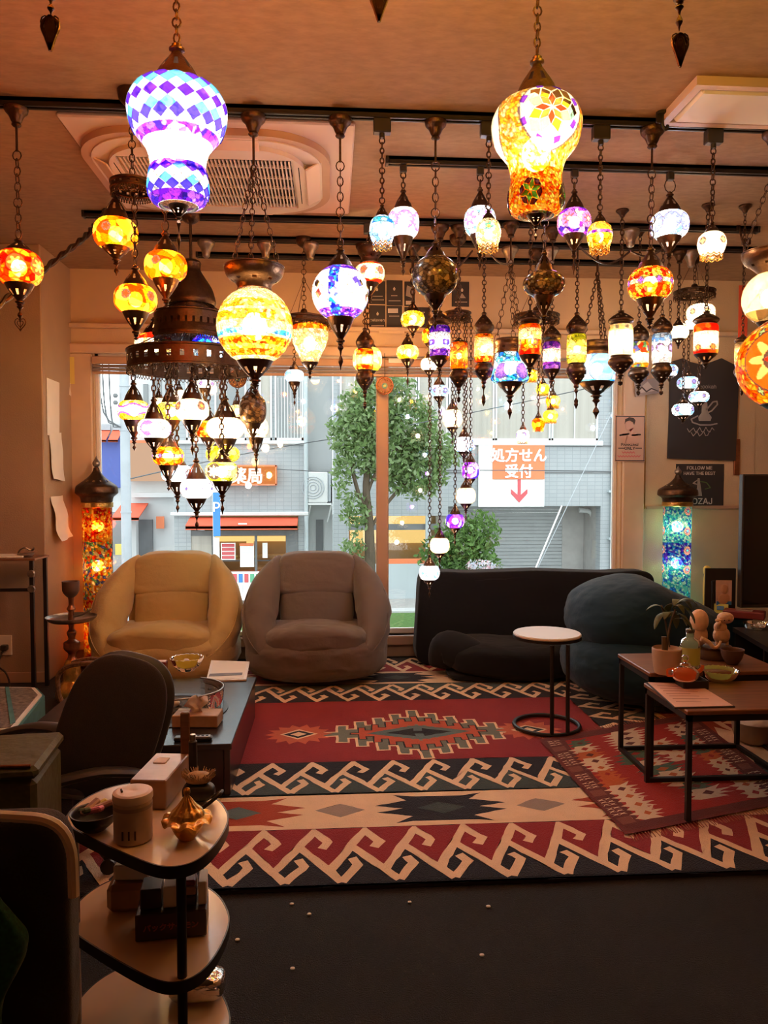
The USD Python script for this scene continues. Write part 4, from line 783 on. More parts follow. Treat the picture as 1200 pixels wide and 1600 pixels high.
def awning(t, x0, x1, y0, y1, Y, out, m='awning_red'):
    a, b = P(x0, y0, Y), P(x1, y0, Y); z1 = P((x0 + x1) / 2, y1, Y - out)[2]
    v = np.array([[a[0], Y, a[2]], [b[0], Y, b[2]], [b[0], Y - out, z1 + .10], [a[0], Y - out, z1 + .10], [a[0], Y - out, z1], [b[0], Y - out, z1]]); v2 = v + (0, 0, -.03)
    f = [[0, 2, 1], [0, 3, 2], [3, 5, 2], [3, 4, 5]]; f += [[i + 6 for i in q[::-1]] for q in f]
    return t.part('awning', trimesh.Trimesh(np.vstack([v, v2]), f, process=False), m, False)
awning(bk, 297, 466, 808, 826, BY, .7)
bk.part('awning_text', pr_(372, 386, 817.5, 819.5, BY - .72, .01), 'sign_white')
hx0, hx1 = P(298, 850, BY)[0], P(466, 850, BY)[0]
bk.part('header', pr_(298, 466, 829, 837, BY + .02, .12), 'facade_dark'); bk.part('marble_pier', pr_(447, 466, 830, 960, BY, .25), 'facade_dark')
bk.part('side_panel', pr_(298, 333, 837, 960, BY + .03, .15), 'curtain')
bk.part('sticker', pr_(313, 322, 893, 903, BY, .02), 'poster_green'); bk.part('sticker', pr_(326, 331, 893, 903, BY, .02), 'sign_white')
bk.part('door_frame', J(pr_(331, 334, 830, 960, BY, .08), pr_(398, 402, 837, 960, BY, .08), pr_(331, 447, 875, 877, BY + .5, .03)), 'facade_dark')
bk.part('shop_room', J(bb(hx0, hx1, BY + 2.4, BY + 2.5, GZ, ya), bb(hx0, hx1, BY + .3, BY + 2.5, ya - .1, ya), bb(hx0, hx1, BY + .3, BY + 2.5, GZ, GZ + .1)), 'wood_lit')
bk.part('shop_lamp', pr_(335, 446, 838, 846, BY + 2.2, .1), 'shop_light'); bk.part('shop_lamp', pr_(385, 396, 840, 852, BY + 1.0, .1), 'shop_light')
bk.part('shelf', J(pr_(336, 396, 873, 876, BY + 1.2, .5), pr_(402, 446, 868, 871, BY + 1.4, .5), pr_(402, 446, 886, 890, BY + 1.0, .5)), 'wood_lit')
for i, x in enumerate(range(337, 396, 9)): bk.part('bread', blob(P(x + 4, 870, BY + 1.4), (.07, .09, .05), .8, 2), 'card_yellow')
bk.part('counter', pr_(333, 446, 893, 925, BY + .6, .4), 'sign_orange')
nb = bk.part('notice_board', pr_(345, 368, 848, 875, BY - .04, .04), 'sign_white')
for k in range(4): bk.part('notice', pr_(347, 366, 850 + 6.2 * k, 854.5 + 6.2 * k, BY - .06, .02), 'arrow_red', under=nb)
bk.part('poster', pr_(375, 397, 851, 886, BY - .03, .02), 'sign_white'); bk.part('poster', pr_(374, 396, 849, 853, BY - .05, .02), 'sign_orange'); bk.part('poster', pr_(410, 418, 848, 872, BY - .03, .02), 'sign_white')
bk.part('poster_rack', pr_(352, 452, 893, 938, BY - .5, .06), 'sign_white')
rr = np.random.default_rng(5)
for k in range(16): bk.part('leaflet', pr_(355 + 6 * (k % 8) * 1.5, 361 + 6 * (k % 8) * 1.5, 897 + 16 * (k // 8), 910 + 16 * (k // 8), BY - .53, .02), ('poster_blue', 'sign_white', 'poster_green', 'poster_blue', 'arrow_red')[int(rr.integers(5))])
bk.part('downpipe', bar((P(478, 700, BY)[0], BY - .08, GZ), (P(478, 700, BY)[0], BY - .08, zt_), .06, 8), 'facade_pale')
# down the side street on the left
wb = Thing('white_shop_block', 'white building down the side street with an orange billboard', 'building', (P(245, 800, 32)[0], 32, GZ))
zt2 = P(245, 575, 32)[2]
wb.part('wall', J(bb(P(206, 800, 32)[0], P(273, 800, 32)[0], 32, 36, GZ, zt2)), 'facade_white')
for x0, x1, y0, y1 in ((224, 231, 600, 672), (238, 252, 590, 665), (258, 270, 585, 665)): wb.part('window', pr_(x0, x1, y0, y1, 31.93, .1), 'window_dark')
bo = wb.part('billboard', pr_(196, 268, 690, 752, 31.4, .4, .02), 'billboard_light'); wb.part('billboard_frame', J(pr_(195, 269, 688, 692, 31.3, .5), pr_(195, 197.5, 688, 754, 31.3, .5), pr_(266.5, 269, 688, 754, 31.3, .5)), 'sign_orange', under=bo)
awning(wb, 191, 232, 786, 812, 31.9, 1.6)
wb.part('doorway', pr_(214, 238, 812, 925, 31.8, .2), 'facade_dark'); wb.part('sign', pr_(244, 256, 807, 826, 31.7, .1), 'sign_orange'); wb.part('column', pr_(206, 213, 806, 930, 31.2, .4), 'facade_white'); wb.part('ledge', pr_(206, 275, 770, 777, 31.6, .4), 'facade_white')
bs = Thing('blue_shop_block', 'pale building far left with a blue sign and two red blinds', 'building', (P(165, 800, 38)[0], 38, GZ))
bs.part('wall', bb(P(130, 800, 38)[0], P(206, 800, 38)[0], 38, 42, GZ, P(160, 640, 38)[2]), 'facade_white'); bs.part('blue_sign', pr_(150, 196, 682, 762, 37.6, .4, .02), 'sign_blue')
for x in (158, 176): awning(bs, x, x + 15, 672, 690, 37.9, .8)
for x in (158, 176): bs.part('blind_top', pr_(x, x + 14, 663, 672, 37.8, .1), 'pole_grey')
bs.part('shop_front', pr_(152, 196, 800, 925, 37.8, .2), 'window_dark'); bs.part('banner', pr_(180, 191, 850, 880, 37.3, .05), 'card_yellow')
# poles, wires, banner
up_ = Thing('utility_pole', 'grey concrete utility pole at the left of the window view', 'utility pole', (P(197, 800, 14)[0], 14, GZ))
xp = P(197, 800, 14)[0]
up_.part('pole', tube([(xp, 14, GZ), (xp, 14, 6)], np.array([.095, .075]), 14), 'pole_grey')
for y in (603, 640, 800, 672): up_.part('band', cyl((xp, 14, P(197, y, 14)[2]), .098, .03, 14), 'pole_grey')
for y in (619, 630): up_.part('insulator', blob((xp - .13, 13.9, P(197, y, 14)[2]), (.04, .04, .04), .9, 2), 'facade_dark')
for k, dx in enumerate((-.42, -.36, -.25)): up_.part('cable', tube(spline([(xp + dx, 13.9, 5), (xp + dx + .02, 13.9, P(180, 600, 14)[2]), (xp + dx + .1, 13.9, P(180, 650 + 10 * k, 14)[2]), (xp - .05, 13.9, P(180, 668, 14)[2])], 16), .012, 5), 'wire')
def wire(pts, r, label, m='wire'): single('overhead_wire', label, 'wire', tube(spline(pts, 12), r, 5), m)
wire([P(204, 748, 14), P(320, 722, 16), P(420, 702, 18), P(525, 685, 20)], .012, 'thin dark wire rising from the utility pole towards the tree')
wire([P(432, 733, 20.5), P(560, 738, 20), P(700, 735, 19.5), P(1000, 738, 19)], .012, 'thin level wire passing behind the small tree')
wire([P(640, 664, 17), P(800, 632, 15), P(990, 590, 12)], .010, 'thin wire rising to the right above the red and white banner')
gw = Thing('guy_wire', 'slanting steel guy wire with a pale sleeve, right of the prescription banner', 'wire', P(815, 940, 12))
gw.part('cable', bar(P(815, 940, 12), P(985, 584, 12), .006, 6), 'pole_grey'); gw.part('sleeve', bar(P(815, 940, 12), P(878, 790, 12), .013, 8), 'sign_white')
bp = Thing('parking_banner', 'tall blue street banner with a white P', 'banner', (P(338, 800, 17)[0], 17, GZ))
xb_ = P(338, 800, 17)[0]
bp.part('pole', bar((xb_ - .06, 17.05, GZ), (xb_ - .06, 17.05, P(338, 715, 17)[2]), .025, 8), 'facade_white'); bp.part('flag', pr_(333, 344, 770, 838, 17, .02, .004), 'poster_blue'); bp.part('letter', text('P', .20, P(338.5, 792, 16.99), .01, True), 'sign_white', False); bp.part('white_strip', J(pr_(333, 344, 760, 769, 17, .02), pr_(333, 343, 840, 880, 17, .02)), 'sign_white'); bp.part('top_flag', pr_(330, 340, 725, 758, 17, .02, .004), 'violet_cloth')
# greenery
def foliage(lobes, n, size, cols, seed):
    r = np.random.default_rng(seed); V, F_, C = [], [], []
    vol = np.array([l[3] * l[4] * l[5] for l in lobes]); pick = r.choice(len(lobes), n, p=vol / vol.sum())
    for i in pick:
        cx, cy, cz, a, b, c = lobes[i]; d = r.normal(size=3); d /= np.linalg.norm(d); p = np.array([cx, cy, cz]) + d * np.array([a, b, c]) * r.uniform(.45, 1.05)
        u = r.normal(size=3); u /= np.linalg.norm(u); w = np.cross(u, r.normal(size=3)); w /= np.linalg.norm(w); s = size * r.uniform(.6, 1.3); k = len(V)
        V += [p - u * s, p + w * s * .45, p + u * s, p - w * s * .45]; F_ += [[k, k + 1, k + 2], [k, k + 2, k + 3]]
        C += [np.array(cols[int(r.integers(len(cols)))]) * r.uniform(.8, 1.2)] * 4
    return trimesh.Trimesh(np.array(V), np.array(F_), process=False), np.array(C)
GR = [(.20, .31, .12), (.27, .38, .18), (.15, .24, .09), (.30, .40, .22)]
def lobe(x, y, Y, w, h): c = P(x, y, Y); return (*c, px(w, Y), px(w, Y) * .8, px(h, Y))
tr = Thing('street_tree', 'slender green street tree in front of the buildings, behind the mullion', 'tree', (P(580, 800, 18.6)[0], 18.6, GZ))
b0 = np.array([P(578, 900, 18.6)[0], 18.6, GZ])
tr.part('trunk', J(tube(spline([b0, P(578, 880, 18.6), P(577, 820, 18.6), P(572, 760, 18.6), P(580, 700, 18.6), P(592, 640, 18.6)], 24), np.linspace(.17, .04, 24), 8), tube(spline([P(577, 800, 18.6), P(560, 770, 18.5), P(550, 720, 18.4)], 10), .05, 6), tube(spline([P(577, 830, 18.6), P(610, 780, 18.7), P(650, 740, 18.7)], 10), .045, 6), tube(spline([P(575, 770, 18.6), P(600, 720, 18.5), P(640, 690, 18.5)], 10), .04, 6)), 'bark')
m, c = foliage([lobe(578, 640, 18.6, 52, 45), lobe(555, 675, 18.5, 45, 38), lobe(640, 660, 18.6, 44, 50), lobe(610, 715, 18.6, 52, 42), lobe(650, 740, 18.7, 52, 40), lobe(560, 715, 18.4, 36, 30), lobe(555, 800, 18.5, 26, 34), lobe(535, 740, 18.4, 18, 40), lobe(670, 700, 18.6, 40, 34), lobe(610, 600, 18.6, 40, 22), lobe(700, 715, 18.7, 26, 18), lobe(550, 860, 18.4, 22, 26)], 9000, .085, GR, 3)
tr.part('foliage', m, 'leaf', False, c, kind='stuff')
sh = Thing('round_bush', 'round dark green bush right of the mullion, in front of the garage', 'bush', (P(735, 800, 17.8)[0], 17.8, GZ))
m, c = foliage([lobe(720, 850, 17.8, 50, 42), lobe(752, 835, 17.9, 32, 40), lobe(690, 870, 17.8, 40, 34), lobe(740, 885, 17.7, 44, 40), lobe(735, 930, 17.8, 60, 40)], 5200, .075, [(.12, .22, .06), (.16, .28, .09), (.09, .17, .05), (.2, .32, .13)], 4)
sh.part('foliage', m, 'leaf', False, c, kind='stuff'); sh.part('stem', J(*[tube([(P(735, 800, 17.8)[0] + dx, 17.8, GZ), P(735 + dx * 60, 870, 17.8)], .03, 6) for dx in (-.3, 0, .3)]), 'bark')
fl = Thing('flower_bed', 'small bed of pale flowers at the foot of the bush', 'flowers', (P(752, 880, 17.0)[0], 17.0, GZ))
m, c = foliage([lobe(752, 886, 17.0, 26, 12)], 260, .05, [(.8, .75, .78), (.7, .45, .5), (.6, .65, .75)], 6); fl.part('blossom', m, 'leaf', False, c, kind='stuff'); fl.part('stems', J(*[bar((P(738 + 7 * k, 880, 17.0)[0], 17.0, GZ), P(738 + 7 * k, 882, 17.0), .012, 5) for k in range(5)]), 'leaf_dark')
# ------------------------------------------------------------------ seats
def fabric(name, c, s=420, vary=.10, rough=.9, sheen=.25):
    mat(name, {'tc': ('texture_coordinate', {}), 'n': ('noise_texture', {'scale': s, 'detail': 2}), 'r': ('rgb_ramp', {'ramp': [(.3, [x * (1 - vary) for x in c]), (.7, [min(1, x * (1 + vary)) for x in c])]}),
               'n2': ('noise_texture', {'scale': 14, 'detail': 4}), 'ma': ('math', {'math_type': 'multiply_add', 'value2': .12}), 'b': ('bump', {'strength': .45, 'distance': .012}), 'p': ('principled_bsdf', {'roughness': rough, 'specular_ior_level': .2, 'sheen_weight': sheen, 'sheen_roughness': .5})},
        [('tc.object', 'n.vector'), ('tc.object', 'n2.vector'), ('n.fac', 'r.fac'), ('r.color', 'p.base_color'), ('n.fac', 'ma.value1'), ('n2.fac', 'ma.value3'), ('ma.value', 'b.height'), ('b.normal', 'p.normal')], 'p.BSDF')
fabric('yellow_linen', (.47, .33, .125)); fabric('grey_linen', (.13, .10, .085)); fabric('black_plush', (.008, .008, .0105), 300, .3, .95, .08); fabric('blue_stretch', (.0045, .027, .050), 700, .12, .8, .12)
fabric('chair_cloth', (.030, .020, .015), 500, .2, .85, .15); fabric('green_cloth', (.015, .10, .055), 200, .3); fabric('olive_leather', (.085, .08, .035), 60, .15, .5, 0)
def bean_chair(label, x, yfront, W, H, m, seed):
    Y = yfront + .40 * W / .84; k = W / .84; X = P(x, 1000, Y)[0]
    t = Thing('beanbag_armchair', label, 'bean bag chair', (X, Y, .014))
    L = lambda mesh: mesh.apply_scale((k, k, k)).apply_translation((X, Y, .023))
    hk = H / .69 / k
    t.part('base', L(blob((0, -.01, .150), (.405, .385, .158), .66, 5, lambda v: v * np.stack([1 + .04 * np.cos(v[:, 1] * 5), 1 + 0 * v[:, 0], 1 + 0 * v[:, 0]], 1), .014, seed)), m, True)
    t.part('seat_cushion', L(blob((0, -.10, .228), (.315, .285, .085), .62, 5, lambda v: v * np.stack([1 - .25 * np.clip(v[:, 1] / .28, 0, 1), 1 + 0 * v[:, 0], 1 + 0 * v[:, 0]], 1) + np.stack([0 * v[:, 0], 0 * v[:, 0], .02 * np.cos(v[:, 0] * 7) - .10 * v[:, 1] * (v[:, 2] > 0)], 1), .012, seed + 1)), m, True)
    t.part('back', L(blob((0, .26, .36 * hk), (.285, .12, .30), .62, 5, lambda v: v + np.stack([-.10 * v[:, 0] * v[:, 2] / .3, .22 * v[:, 2], 0 * v[:, 0]], 1), .008, seed + 2)), m, True)
    t.part('back_cushion', L(blob((0, .145, .375 * hk), (.225, .075, .150), .40, 5, lambda v: v + np.stack([0 * v[:, 0], .22 * v[:, 2] - .03 * np.cos(v[:, 0] * 6), 0 * v[:, 0]], 1), .006, seed + 3)), m, True)
    t.part('headrest', L(blob((0, .190, .580 * hk), (.262, .105, .128), .36, 5, lambda v: v + np.stack([-.11 * v[:, 0] * (v[:, 2] + .1) / .2, .25 * v[:, 2] + .25 * v[:, 0] ** 2, -.15 * v[:, 0] ** 2], 1), .007, seed + 4)), m, True)
    for s in (-1, 1):
        p = spline([(s * .232, .27, .66 * hk), (s * .268, .19, .585 * hk), (s * .318, .09, .47), (s * .342, -.02, .35), (s * .335, -.13, .25), (s * .305, -.24, .185), (s * .26, -.31, .14)], 40)
        q = np.linspace(0, 1, 40); a = .012 + .092 * np.sin(np.pi * np.clip(q * .93 + .02, 0, 1)) ** .8; b = .02 + .125 * np.sin(np.pi * np.clip(q * .9 + .02, 0, 1)) ** .8
        mm = tube(p, 0, 28, flat=(a, b, (1, 0, 0))); n = mm.vertices
        w = (meshkit.fbm(n * 11 + seed, 3, seed) - .5) * .022 + .006 * np.sin(n[:, 2] * 55 + 3 * n[:, 0] * 9) * np.exp(-((n[:, 2] - .3) / .12) ** 2)
        c = np.array([s * .30, .0, .35]); d = n - c; d /= np.linalg.norm(d, axis=1, keepdims=True); mm.vertices = n + d * w[:, None]
        ap = t.part('arm', L(mm), m, True)
        t.part('seam', L(tube(p + np.stack([s * a * .80, -b * .5, b * .42], 1), .0035, 5)), m, True, under=ap)
bean_chair('pale yellow bean bag armchair by the left mosaic column', 264, 4.14, .815, .675, 'yellow_linen', 3)
bean_chair('grey bean bag armchair before the window mullion', 495, 4.09, .815, .675, 'grey_linen', 8)
# black floor sofa
X0s, X1s = P(650, 950, 4.72)[0], P(1012, 950, 4.72)[0]; cx = (X0s + X1s) / 2
so = Thing('floor_sofa', 'low black floor sofa with a tall back under the right window pane', 'sofa', (cx, 4.5, .004))
hz = P(830, 893, 4.72)[2]
def wavy(v): return v + np.stack([.012 * np.sin(v[:, 2] * 9), .05 * v[:, 2], .008 * np.sin(v[:, 0] * 9 + 1) * (v[:, 2] > 0)], 1)
so.part('back_rest', blob((cx, 4.72, hz / 2 + .010), ((X1s - X0s) / 2, .10, hz / 2 - .003), .16, 5, wavy, .006, 21), 'black_plush', True)
so.part('seat', blob((cx + .10, 4.42, .118), (.68, .27, .098), .45, 5, lambda v: v + np.stack([0 * v[:, 0], 0 * v[:, 0], .012 * np.cos(v[:, 0] * 11)], 1), .008, 22), 'black_plush', True)
p = spline([P(688, 1040, 4.42), P(700, 1012, 4.40), P(730, 1022, 4.33), P(765, 1045, 4.28)], 24); q = np.linspace(0, 1, 24)
so.part('arm', tube(p, .02 + .085 * np.sin(np.pi * np.clip(q * .85 + .1, 0, 1)) ** .5, 18), 'black_plush', True)
so.part('arm', blob((X1s - .1, 4.42, .16), (.10, .26, .13), .7, 4, None, .01, 4), 'black_plush', True)
single('thin_black_mat', 'thin black mattress under the front edge of the floor sofa', 'mattress', blob((cx + .12, 4.36, .034), (.72, .16, .020), .4, 4), 'black_plush', True)
# blue bean bag
bbx, bby = P(1003, 1000, 3.86)[0], 3.86
bg = Thing('beanbag', 'dark blue bean bag slumped between the sofa and the nesting tables', 'bean bag', (bbx, bby, .004))
bg.part('lower_body', blob((bbx, bby, .216), (.40, .40, .20), .82, 5, lambda v: v * np.stack([1 + .12 * -v[:, 2], 1 + 0 * v[:, 0], 1 + 0 * v[:, 0]], 1), .012, 31), 'blue_stretch', True)
def slump(v):
    x, y, z_ = v.T; zt = z_ * (1 - .45 * np.clip(x / .4, -1, 1) * (z_ > 0)) + .05 * (z_ > 0) * np.exp(-((x + .02) / .15) ** 2)
    return np.stack([x * 1.0, y, zt - .10 * np.clip(x, 0, 1) * (z_ < 0)], 1)
up2 = bg.part('upper_body', blob((bbx + .0, bby + .02, .424), (.385, .36, .175), .86, 5, slump, .010, 33), 'blue_stretch', True)
for a, b, c in ((940, 985, 1085), (945, 972, 1060), (960, 955, 1040)):
    p = spline([P(a, b, bby - .30), P((a + c) / 2, b - 12, bby - .36), P(c, b - 2, bby - .30)], 14)
bg.part('pinched_tip', blob((P(992, 912, bby)[0], bby, .592), (.05, .05, .022), .9, 3), 'blue_stretch', True)
# office chair (its back towards the camera)
oc = Thing('office_chair', 'dark office chair seen from behind at the black coffee table', 'office chair', (-.66, 2.33, .013))
R_ = trimesh.transformations.concatenate_matrices(rz(math.radians(14)), ry(math.radians(19)), rx(math.radians(-12)))
c0 = P(172, 1138, 2.2)
oc.part('backrest', blob(c0, (.138, .030, .205), .72, 5, lambda v: v + np.stack([0 * v[:, 0], -.6 * v[:, 0] ** 2 + .35 * v[:, 2] ** 2, 0 * v[:, 0]], 1), .0, 0, R_), 'chair_cloth', True)
oc.part('back_shell', blob(c0 + (.012, .026, 0), (.142, .022, .210), .72, 5, lambda v: v + np.stack([0 * v[:, 0], -.6 * v[:, 0] ** 2 + .35 * v[:, 2] ** 2, 0 * v[:, 0]], 1), .0, 0, R_), 'black_plastic', True)
oc.part('seat', blob((-.80, 2.42, .27), (.20, .20, .045), .6, 4), 'chair_cloth', True)
oc.part('back_post', tube(spline([P(172, 1190, 2.24), P(176, 1240, 2.26), (-.74, 2.34, .25)], 12), .02, 8), 'black_plastic')
oc.part('arm', tube(spline([P(-30, 1162, 2.45), P(20, 1143, 2.38), P(60, 1136, 2.32), P(95, 1140, 2.26), P(112, 1156, 2.22)], 20), 0, 10, flat=(.014, .030, (0, 0, 1))), 'black_plastic')
oc.part('arm', tube(spline([P(40, 1243, 2.02), P(90, 1222, 2.05), P(150, 1208, 2.08), P(205, 1207, 2.12), P(232, 1216, 2.2)], 20), 0, 10, flat=(.013, .026, (0, 0, 1))), 'black_plastic')
oc.part('arm_post', tube([P(20, 1145, 2.38), P(40, 1200, 2.42), (-.78, 2.5, .28)], .014, 8), 'black_plastic'); oc.part('arm_post', tube([P(60, 1236, 2.03), (-.66, 2.2, .25), (-.62, 2.3, .26)], .014, 8), 'black_plastic')
oc.part('column', cyl((-.78, 2.42, .16), .026, .2, 14), 'black_metal')
for k in range(5):
    a = k * 2 * np.pi / 5 + .3; e = np.array([-.78 + .24 * math.cos(a), 2.42 + .24 * math.sin(a), .061]); oc.part('foot', bar((-.78, 2.42, .075), e, .014, 8), 'black_plastic'); oc.part('caster', cyl((0, 0, 0), .022, .02, 14).apply_transform(rx(np.pi / 2)).apply_translation(e - (0, 0, .025)), 'black_plastic')
# nearer chair at the lower left edge
fc = Thing('swivel_chair', 'nearest dark chair back with a pale rim at the lower left edge', 'office chair', (-.42, .98, .004))
fcx = P(5, 1440, .92); fw_ = P(115, 1440, .92)[0] - fcx[0]
fc.part('backrest', blob((fcx[0], .92, .602), (fw_, .026, .155), .36, 5, lambda v: v + np.stack([0 * v[:, 0], .8 * v[:, 0] ** 2, 0 * v[:, 0]], 1)), 'chair_cloth', True)
ptop = [P(x, y, .892) for x, y in ((-70, 1272), (20, 1276), (60, 1279), (86, 1288), (104, 1308), (113, 1340), (115, 1400))]
fc.part('rim', tube(spline(ptop, 24), .0065, 8), 'cream_plastic')
fc.part('seat', blob((-.66, 1.06, .40), (.20, .19, .04), .6, 4), 'chair_cloth', True)
fc.part('back_post', tube(spline([(-.50, .93, .52), (-.52, .95, .40), (-.60, 1.05, .36)], 10), .02, 8), 'black_plastic'); fc.part('column', cyl((-.62, 1.06, .21), .026, .3, 14), 'black_metal')
for k in range(5):
    a = k * 2 * np.pi / 5; e = np.array([-.62 + .22 * math.cos(a), 1.06 + .22 * math.sin(a), .05]); fc.part('foot', bar((-.62, 1.06, .075), e, .014, 8), 'black_plastic'); fc.part('caster', cyl((0, 0, 0), .022, .02, 14).apply_transform(rx(np.pi / 2)).apply_translation(e - (0, 0, .024)), 'black_plastic')
gc = P(4, 1520, .86)
def drape(v): return v + np.stack([.012 * np.sin(v[:, 2] * 40), .010 * np.sin(v[:, 2] * 23 + 1), 0 * v[:, 0]], 1)
single('green_cloth', 'crumpled dark green cloth hanging over the nearest chair', 'cloth', blob((gc[0] - .022, .862, gc[2] - .01), (.032, .016, .125), .6, 5, drape, .008, 6), 'green_cloth', True)
# ------------------------------------------------------------------ tables
plain('table_black', (.020, .018, .020), .22, 0, .25, 3, .03, 90); plain('walnut', (.20, .085, .038), .33, 0, .35, 5, .06, 40, 5, (.6, 9, 9)); plain('table_white', (.74, .68, .64), .4)
plain('shelf_cream', (.72, .56, .38), .16, 0, .05, 5)
tb = Thing('coffee_table', 'low black coffee table with a round glass topped pit on the left', 'coffee table', (-.75, 3.2, .013))
tz = .205; ty0, ty1 = 2.745, P(390, 1040, 3.7)[1] - .02
tb.part('tabletop', J(bb(-1.15, -.355, ty0, ty1, tz - .022, tz, .003)), 'table_black')
tb.part('side', bb(-.385, -.362, ty0 + .01, ty1 - .01, .014, tz - .022, .002), 'table_black'); tb.part('side', bb(-1.14, -1.118, ty0 + .01, ty1 - .01, .014, tz - .022, .002), 'table_black')
tb.part('front_panel', bb(-1.118, -.385, ty0 + .012, ty0 + .03, .014, tz - .022, .002), 'table_black'); tb.part('back_panel', bb(-1.118, -.385, ty1 - .03, ty1 - .012, .014, tz - .022, .002), 'table_black')
rtb_ = Thing('round_side_table', 'small round table with a white top on a black ring foot', 'side table', (.99, 3.44, .013))
rtb_.part('top', cyl((1.0, 3.47, .437), .155, .014, 48, .004), 'table_white'); rtb_.part('top_rim', lathe([(.150, .418), (.157, .420), (.157, .431), (.150, .431)], 48, None, (1.0, 3.47, 0)), 'black_metal')
a = np.linspace(0, 2 * np.pi, 48, endpoint=False); rtb_.part('foot_ring', tube(np.stack([.99 + .148 * np.cos(a), 3.43 + .148 * np.sin(a), 0 * a + .024], -1), .0095, 8, True), 'black_metal')
for x in (.972, 1.046): rtb_.part('leg', tube([(x, 3.43 - math.sqrt(.148 ** 2 - (x - .99) ** 2), .024), (x, 3.43 - math.sqrt(.148 ** 2 - (x - .99) ** 2) + .01, .421)], .0095, 8), 'black_metal')
def frame_table(label, x0, x1, y0, y1, h, lip=.02):
    t = Thing('nesting_table', label, 'side table', ((x0 + x1) / 2, (y0 + y1) / 2, .014)); s = .0085; zf = .018
    t.part('top', bb(x0 - .005, x1 + .005, y0 - .005, y1 + .005, h - .016, h, .003), 'walnut')
    for x in (x0 + s, x1 - s):
        for y in (y0 + s, y1 - s): t.part('leg', bb(x - s, x + s, y - s, y + s, zf, h - .016, .001), 'black_metal')
    t.part('apron', J(bb(x0, x1, y0, y0 + 2 * s, h - .038, h - .016), bb(x0, x1, y1 - 2 * s, y1, h - .038, h - .016), bb(x0, x0 + 2 * s, y0, y1, h - .038, h - .016), bb(x1 - 2 * s, x1, y0, y1, h - .038, h - .016)), 'black_metal')
    t.part('floor_rail', bb(x0 + 2 * s, x1 - 2 * s, y1 - 2 * s, y1, zf, zf + 2 * s), 'black_metal'); t.part('floor_rail', bb(x1 - 2 * s, x1, y0 + 2 * s, y1 - 2 * s, zf, zf + 2 * s), 'black_metal'); 
    if lip: t.part('floor_rail', bb(x0, x0 + 2 * s, y0 + 2 * s, y1 - 2 * s, zf, zf + 2 * s), 'black_metal')
    return t
frame_table('nearer walnut nesting table with the pink menu on it', 1.172, 1.79, 2.42, 2.765, .392, 0)
frame_table('rear walnut nesting table with the plant pot and bottle on it', 1.20, 1.72, 2.785, 3.10, .425)
# corner shelf of three leaf shaped boards
oz = .50
pix = [(98, 1283), (150, 1310), (205, 1335), (250, 1352), (283, 1352), (312, 1340), (336, 1316), (352, 1288), (353, 1270), (335, 1246), (285, 1226), (200, 1222), (135, 1245)]
def board(zt):
    q = np.array([G(x, y, oz)[:2] for x, y in pix])
    for _ in range(4): q = np.stack([q * .75 + np.roll(q, -1, 0) * .25, q * .25 + np.roll(q, -1, 0) * .75], 1).reshape(-1, 2)
    return Polygon(q).convex_hull.buffer(.006)
gs = board(oz); cs_ = np.array(gs.centroid.coords[0])
cs = Thing('corner_shelf', 'three tiered corner shelf with cream leaf shaped boards and dark edges', 'shelf', (*cs_, .004))
for k, zt in enumerate((oz, oz - .2, oz - .4)):
    s = cs.part('board', poly(gs.buffer(-.003), zt - .012, zt), 'shelf_cream', 30); cs.part('edge_band', poly(gs.difference(gs.buffer(-.0029)), zt - .021, zt + .0005), 'black_plastic', 30, under=s); cs.part('underside', poly(gs.buffer(-.003), zt - .021, zt - .0121), 'black_plastic', 30, under=s)
for x, y, dz in ((284, 1350, 0), (104, 1284, 0), (240, 1226, .0)):
    q = np.array(gs.buffer(-.013).exterior.interpolate(gs.buffer(-.013).exterior.project(Point(*G(x, y, oz)[:2]))).coords[0])
    for za, zb in ((.008, .079), (.101, .279), (.301, .479)): cs.part('post', bar((*q, za), (*q, zb), .0085, 12), 'black_metal' if x != 104 else 'pewter')
# ------------------------------------------------------------------ the two rugs
CR, NA, RD, GN, OR_, TE = (.94, .69, .46), (.010, .010, .020), (.29, .017, .024), (.045, .072, .078), (.58, .10, .05), (.12, .19, .20)
GY, SG, RU = (.36, .29, .25), (.22, .26, .22), (.42, .06, .022)
coloured('rug_pile', .95, .5, 260, spec=.1, sheen=.15, vary=.13, vscale=9)
def meander(L, h, per, top, bot):
    """A running border of hooks along +x, from y = 0 (outside) to h: [(shape, colour)]."""
    n = int(round(L / per)) + 2; up_, ln = [(-2.1, .66)], []
    for k in range(-2, n): up_ += [(k + .49, .245), (k + .90, .66)]
    up_ += [(n + 1, 3), (-2, 3)]
    f = lambda u, v: (u * per, v * h)
    for k in range(-2, n):
        ln.append([(k - .10, .66), (k + .714, .07)]); ln.append([(k + .49, .24), (k + 1.18, .94), (k + 1.46, .73), (k + 1.33, .62)]); ln.append([(k + .714, .07), (k + 1.02, .33), (k + .90, .44)])
    lines = unary_union([LineString([f(*q) for q in l]).buffer(.036 * h * 1.15, cap_style=2, join_style=2) for l in ln]); clip = sbox(0, 0, L, h)
    return [(clip, bot), (Polygon([f(*q) for q in up_]).buffer(0).intersection(clip), top), (lines.intersection(clip), CR)]
